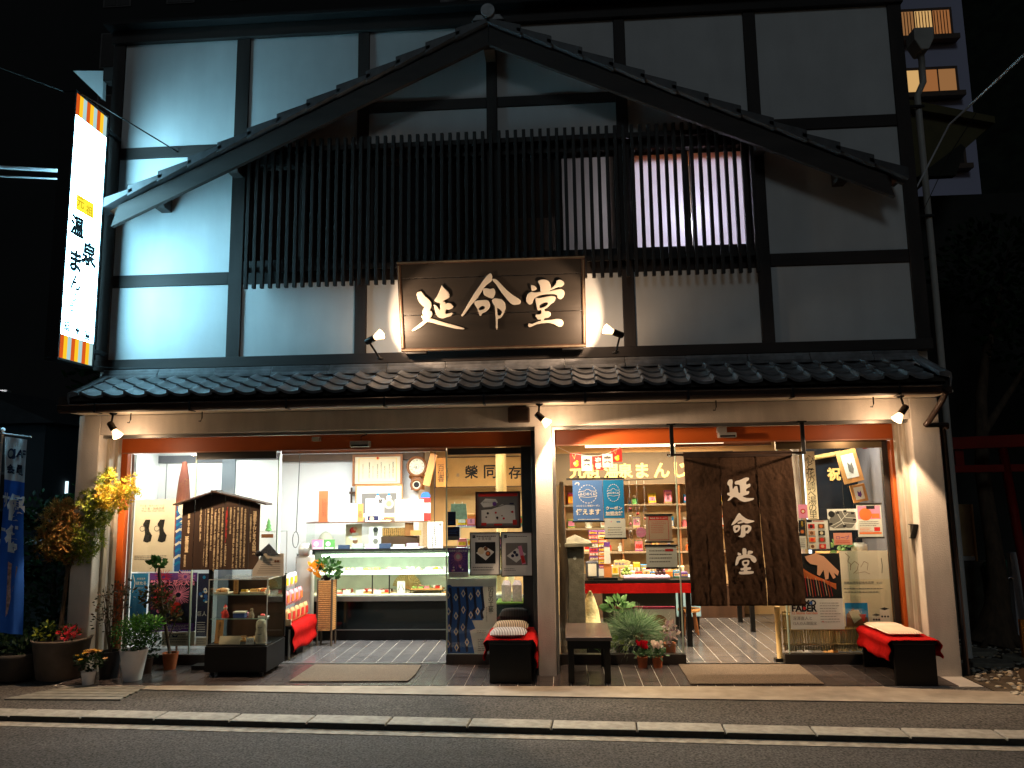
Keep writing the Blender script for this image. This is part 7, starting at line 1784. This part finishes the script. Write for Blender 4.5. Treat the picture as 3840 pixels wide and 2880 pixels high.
# ---- far left: street lamp, guard rail, hedge, trees, hill
t = thing('street_lamp', 'small lit street lamp far off at the left edge', 'street lamp', (-16.4, 14, 0))
MB().tube([(-16.05, 14, 0), (-16.05, 14, 4.5), (-16.15, 14, 4.72)], .05, 8).build('pole', SILVER, t); MB().box(-16.6, -16.1, 13.9, 14.1, 4.70, 4.82).build('head', SILVER, t); MB().box(-16.55, -16.15, 13.92, 14.08, 4.68, 4.699).build('lens', emi('lamp_lens', (235, 245, 255), 30), t)
lamp('POINT', 'lamp_light', (-16.3, 13.9, 4.6), 60, (.9, .95, 1), t, shadow_soft_size=.1)
t = thing('guard_rail', 'pale guard rail across the far left background', 'guard rail', (-8.5, 4.2, 0))
MB().tube([(-11.5, 4.6, 1.0), (-6.2, 4.2, 1.0)], .045, 8).build('rail', POTW, t)
for x in (-11, -9.2, -7.4): MB().tube([(x, 4.4, 0), (x, 4.4, 1.0)], .04, 8).build('post', POTW, t)
t = thing('parked_car', 'dark parked car with small reflections behind the guard rail', 'car', (-11.2, 8.2, 0))
prof = [(-2.0, .35), (-2.05, .8), (-1.9, .98), (-1.3, 1.05), (-.7, 1.48), (.7, 1.5), (1.35, 1.05), (2.0, .95), (2.1, .6), (2.05, .35)]
MB().prism([(-11.2+a, b) for a, b in prof], 7.5, 9.1).build('body', mat('car_paint', (60, 64, 70), .25, .3), t, bevel=.06)
MB().prism([(-11.2+a, b) for a, b in ((-1.15, 1.06), (-.65, 1.42), (.62, 1.43), (1.15, 1.06))], 7.48, 7.499).build('side_window', mat('car_window', (14, 16, 18), .1), t)
for x in (-12.5, -9.9): MB().lathe([(.32, -.1), (.34, 0), (.32, .1)], n=18, M=Matrix.Translation((x, 7.55, .33)) @ Matrix.Rotation(math.pi/2, 4, 'X')).build('wheel', RUBBER, t)
t = thing('lit_sign_plate', 'tiny lit white sign far behind the banner', 'lit sign', (-11.6, 9.9, 0)); MB().box(-11.75, -11.35, 9.8, 9.84, 1.75, 2.05).build('face', emi('far_sign', (210, 240, 250), 1.6), t); MB().tube([(-11.55, 9.86, 0), (-11.55, 9.86, 1.9)], .03, 6).build('post', SILVER, t)
def bush(label, cs, n, size, seed, mats=DGRN, base=None, name='shrub'):
    c = cs[0][0]; t = thing(name, label, 'shrub' if name == 'shrub' else 'tree', (c[0], c[1], 0))
    MB().tube([(c[0], c[1], 0), (c[0]+.03, c[1], c[2]*.5), (c[0], c[1], c[2])], [.04, .03, .015], 7).build('trunk', BARK, t, smooth=True)
    foliage(leafmesh(n, clumps(cs), size, 'oval', seed), mats, t, 'crown')
bush('dark green shrub between the banner and the maple', [((-5.45, .8, .9), (.4, .4, .8)), ((-5.25, .6, .5), (.3, .3, .4)), ((-5.6, .8, 1.4), (.3, .3, .35))], 1500, .07, 61)
bush('leafy shrub reaching above the maple at the shop corner', [((-5.35, 1.6, 1.75), (.40, .35, .35)), ((-5.5, 1.6, 1.2), (.4, .4, .6)), ((-5.25, 1.6, 2.1), (.28, .25, .2))], 1300, .09, 62, GRN)
bush('low dark hedge bush at the left edge', [((-6.3, .6, .5), (.6, .4, .5)), ((-5.9, .3, .3), (.4, .3, .3))], 900, .07, 63)
bush('tall dark tree behind the parking area at the left', [((-9.5, 9.5, 4.4), (1.6, 1.3, 1.4)), ((-8.4, 9.5, 5.2), (1.3, 1.2, 1.2)), ((-10.4, 9.5, 5.6), (1.2, 1.0, 1.1))], 2200, .26, 64, DGRN, None, 'tree')
bush('tall dark tree behind the neighbouring house on the right', [((9.5, 8, 5.5), (1.8, 1.6, 1.8)), ((10.6, 8, 4.2), (1.5, 1.4, 1.4)), ((9.0, 8, 3.5), (1.2, 1.2, 1.4))], 2400, .26, 65, DGRN, None, 'tree')
n = 40
q = MB(); vs, fs = [], []
for j in range(8):
    for i in range(n+1):
        x = -120+i*6; y = 45+j*8; h = (10+92*math.exp(-((x-60)/26)**2)+14*math.exp(-((x+60)/40)**2)+3*math.sin(i*1.3)+2*math.sin(i*2.9+j))*math.sin(math.pi*(j+.2)/9)
        vs.append((x, y, h-2))
for j in range(7):
    for i in range(n): a = j*(n+1)+i; fs.append((a, a+1, a+n+2, a+n+1))
S(q.add(vs, fs).build('hill', mat('wooded_hill', (26, 34, 24), .95, var=.5, vs=.8, bump=.5, bs=2), smooth=True))
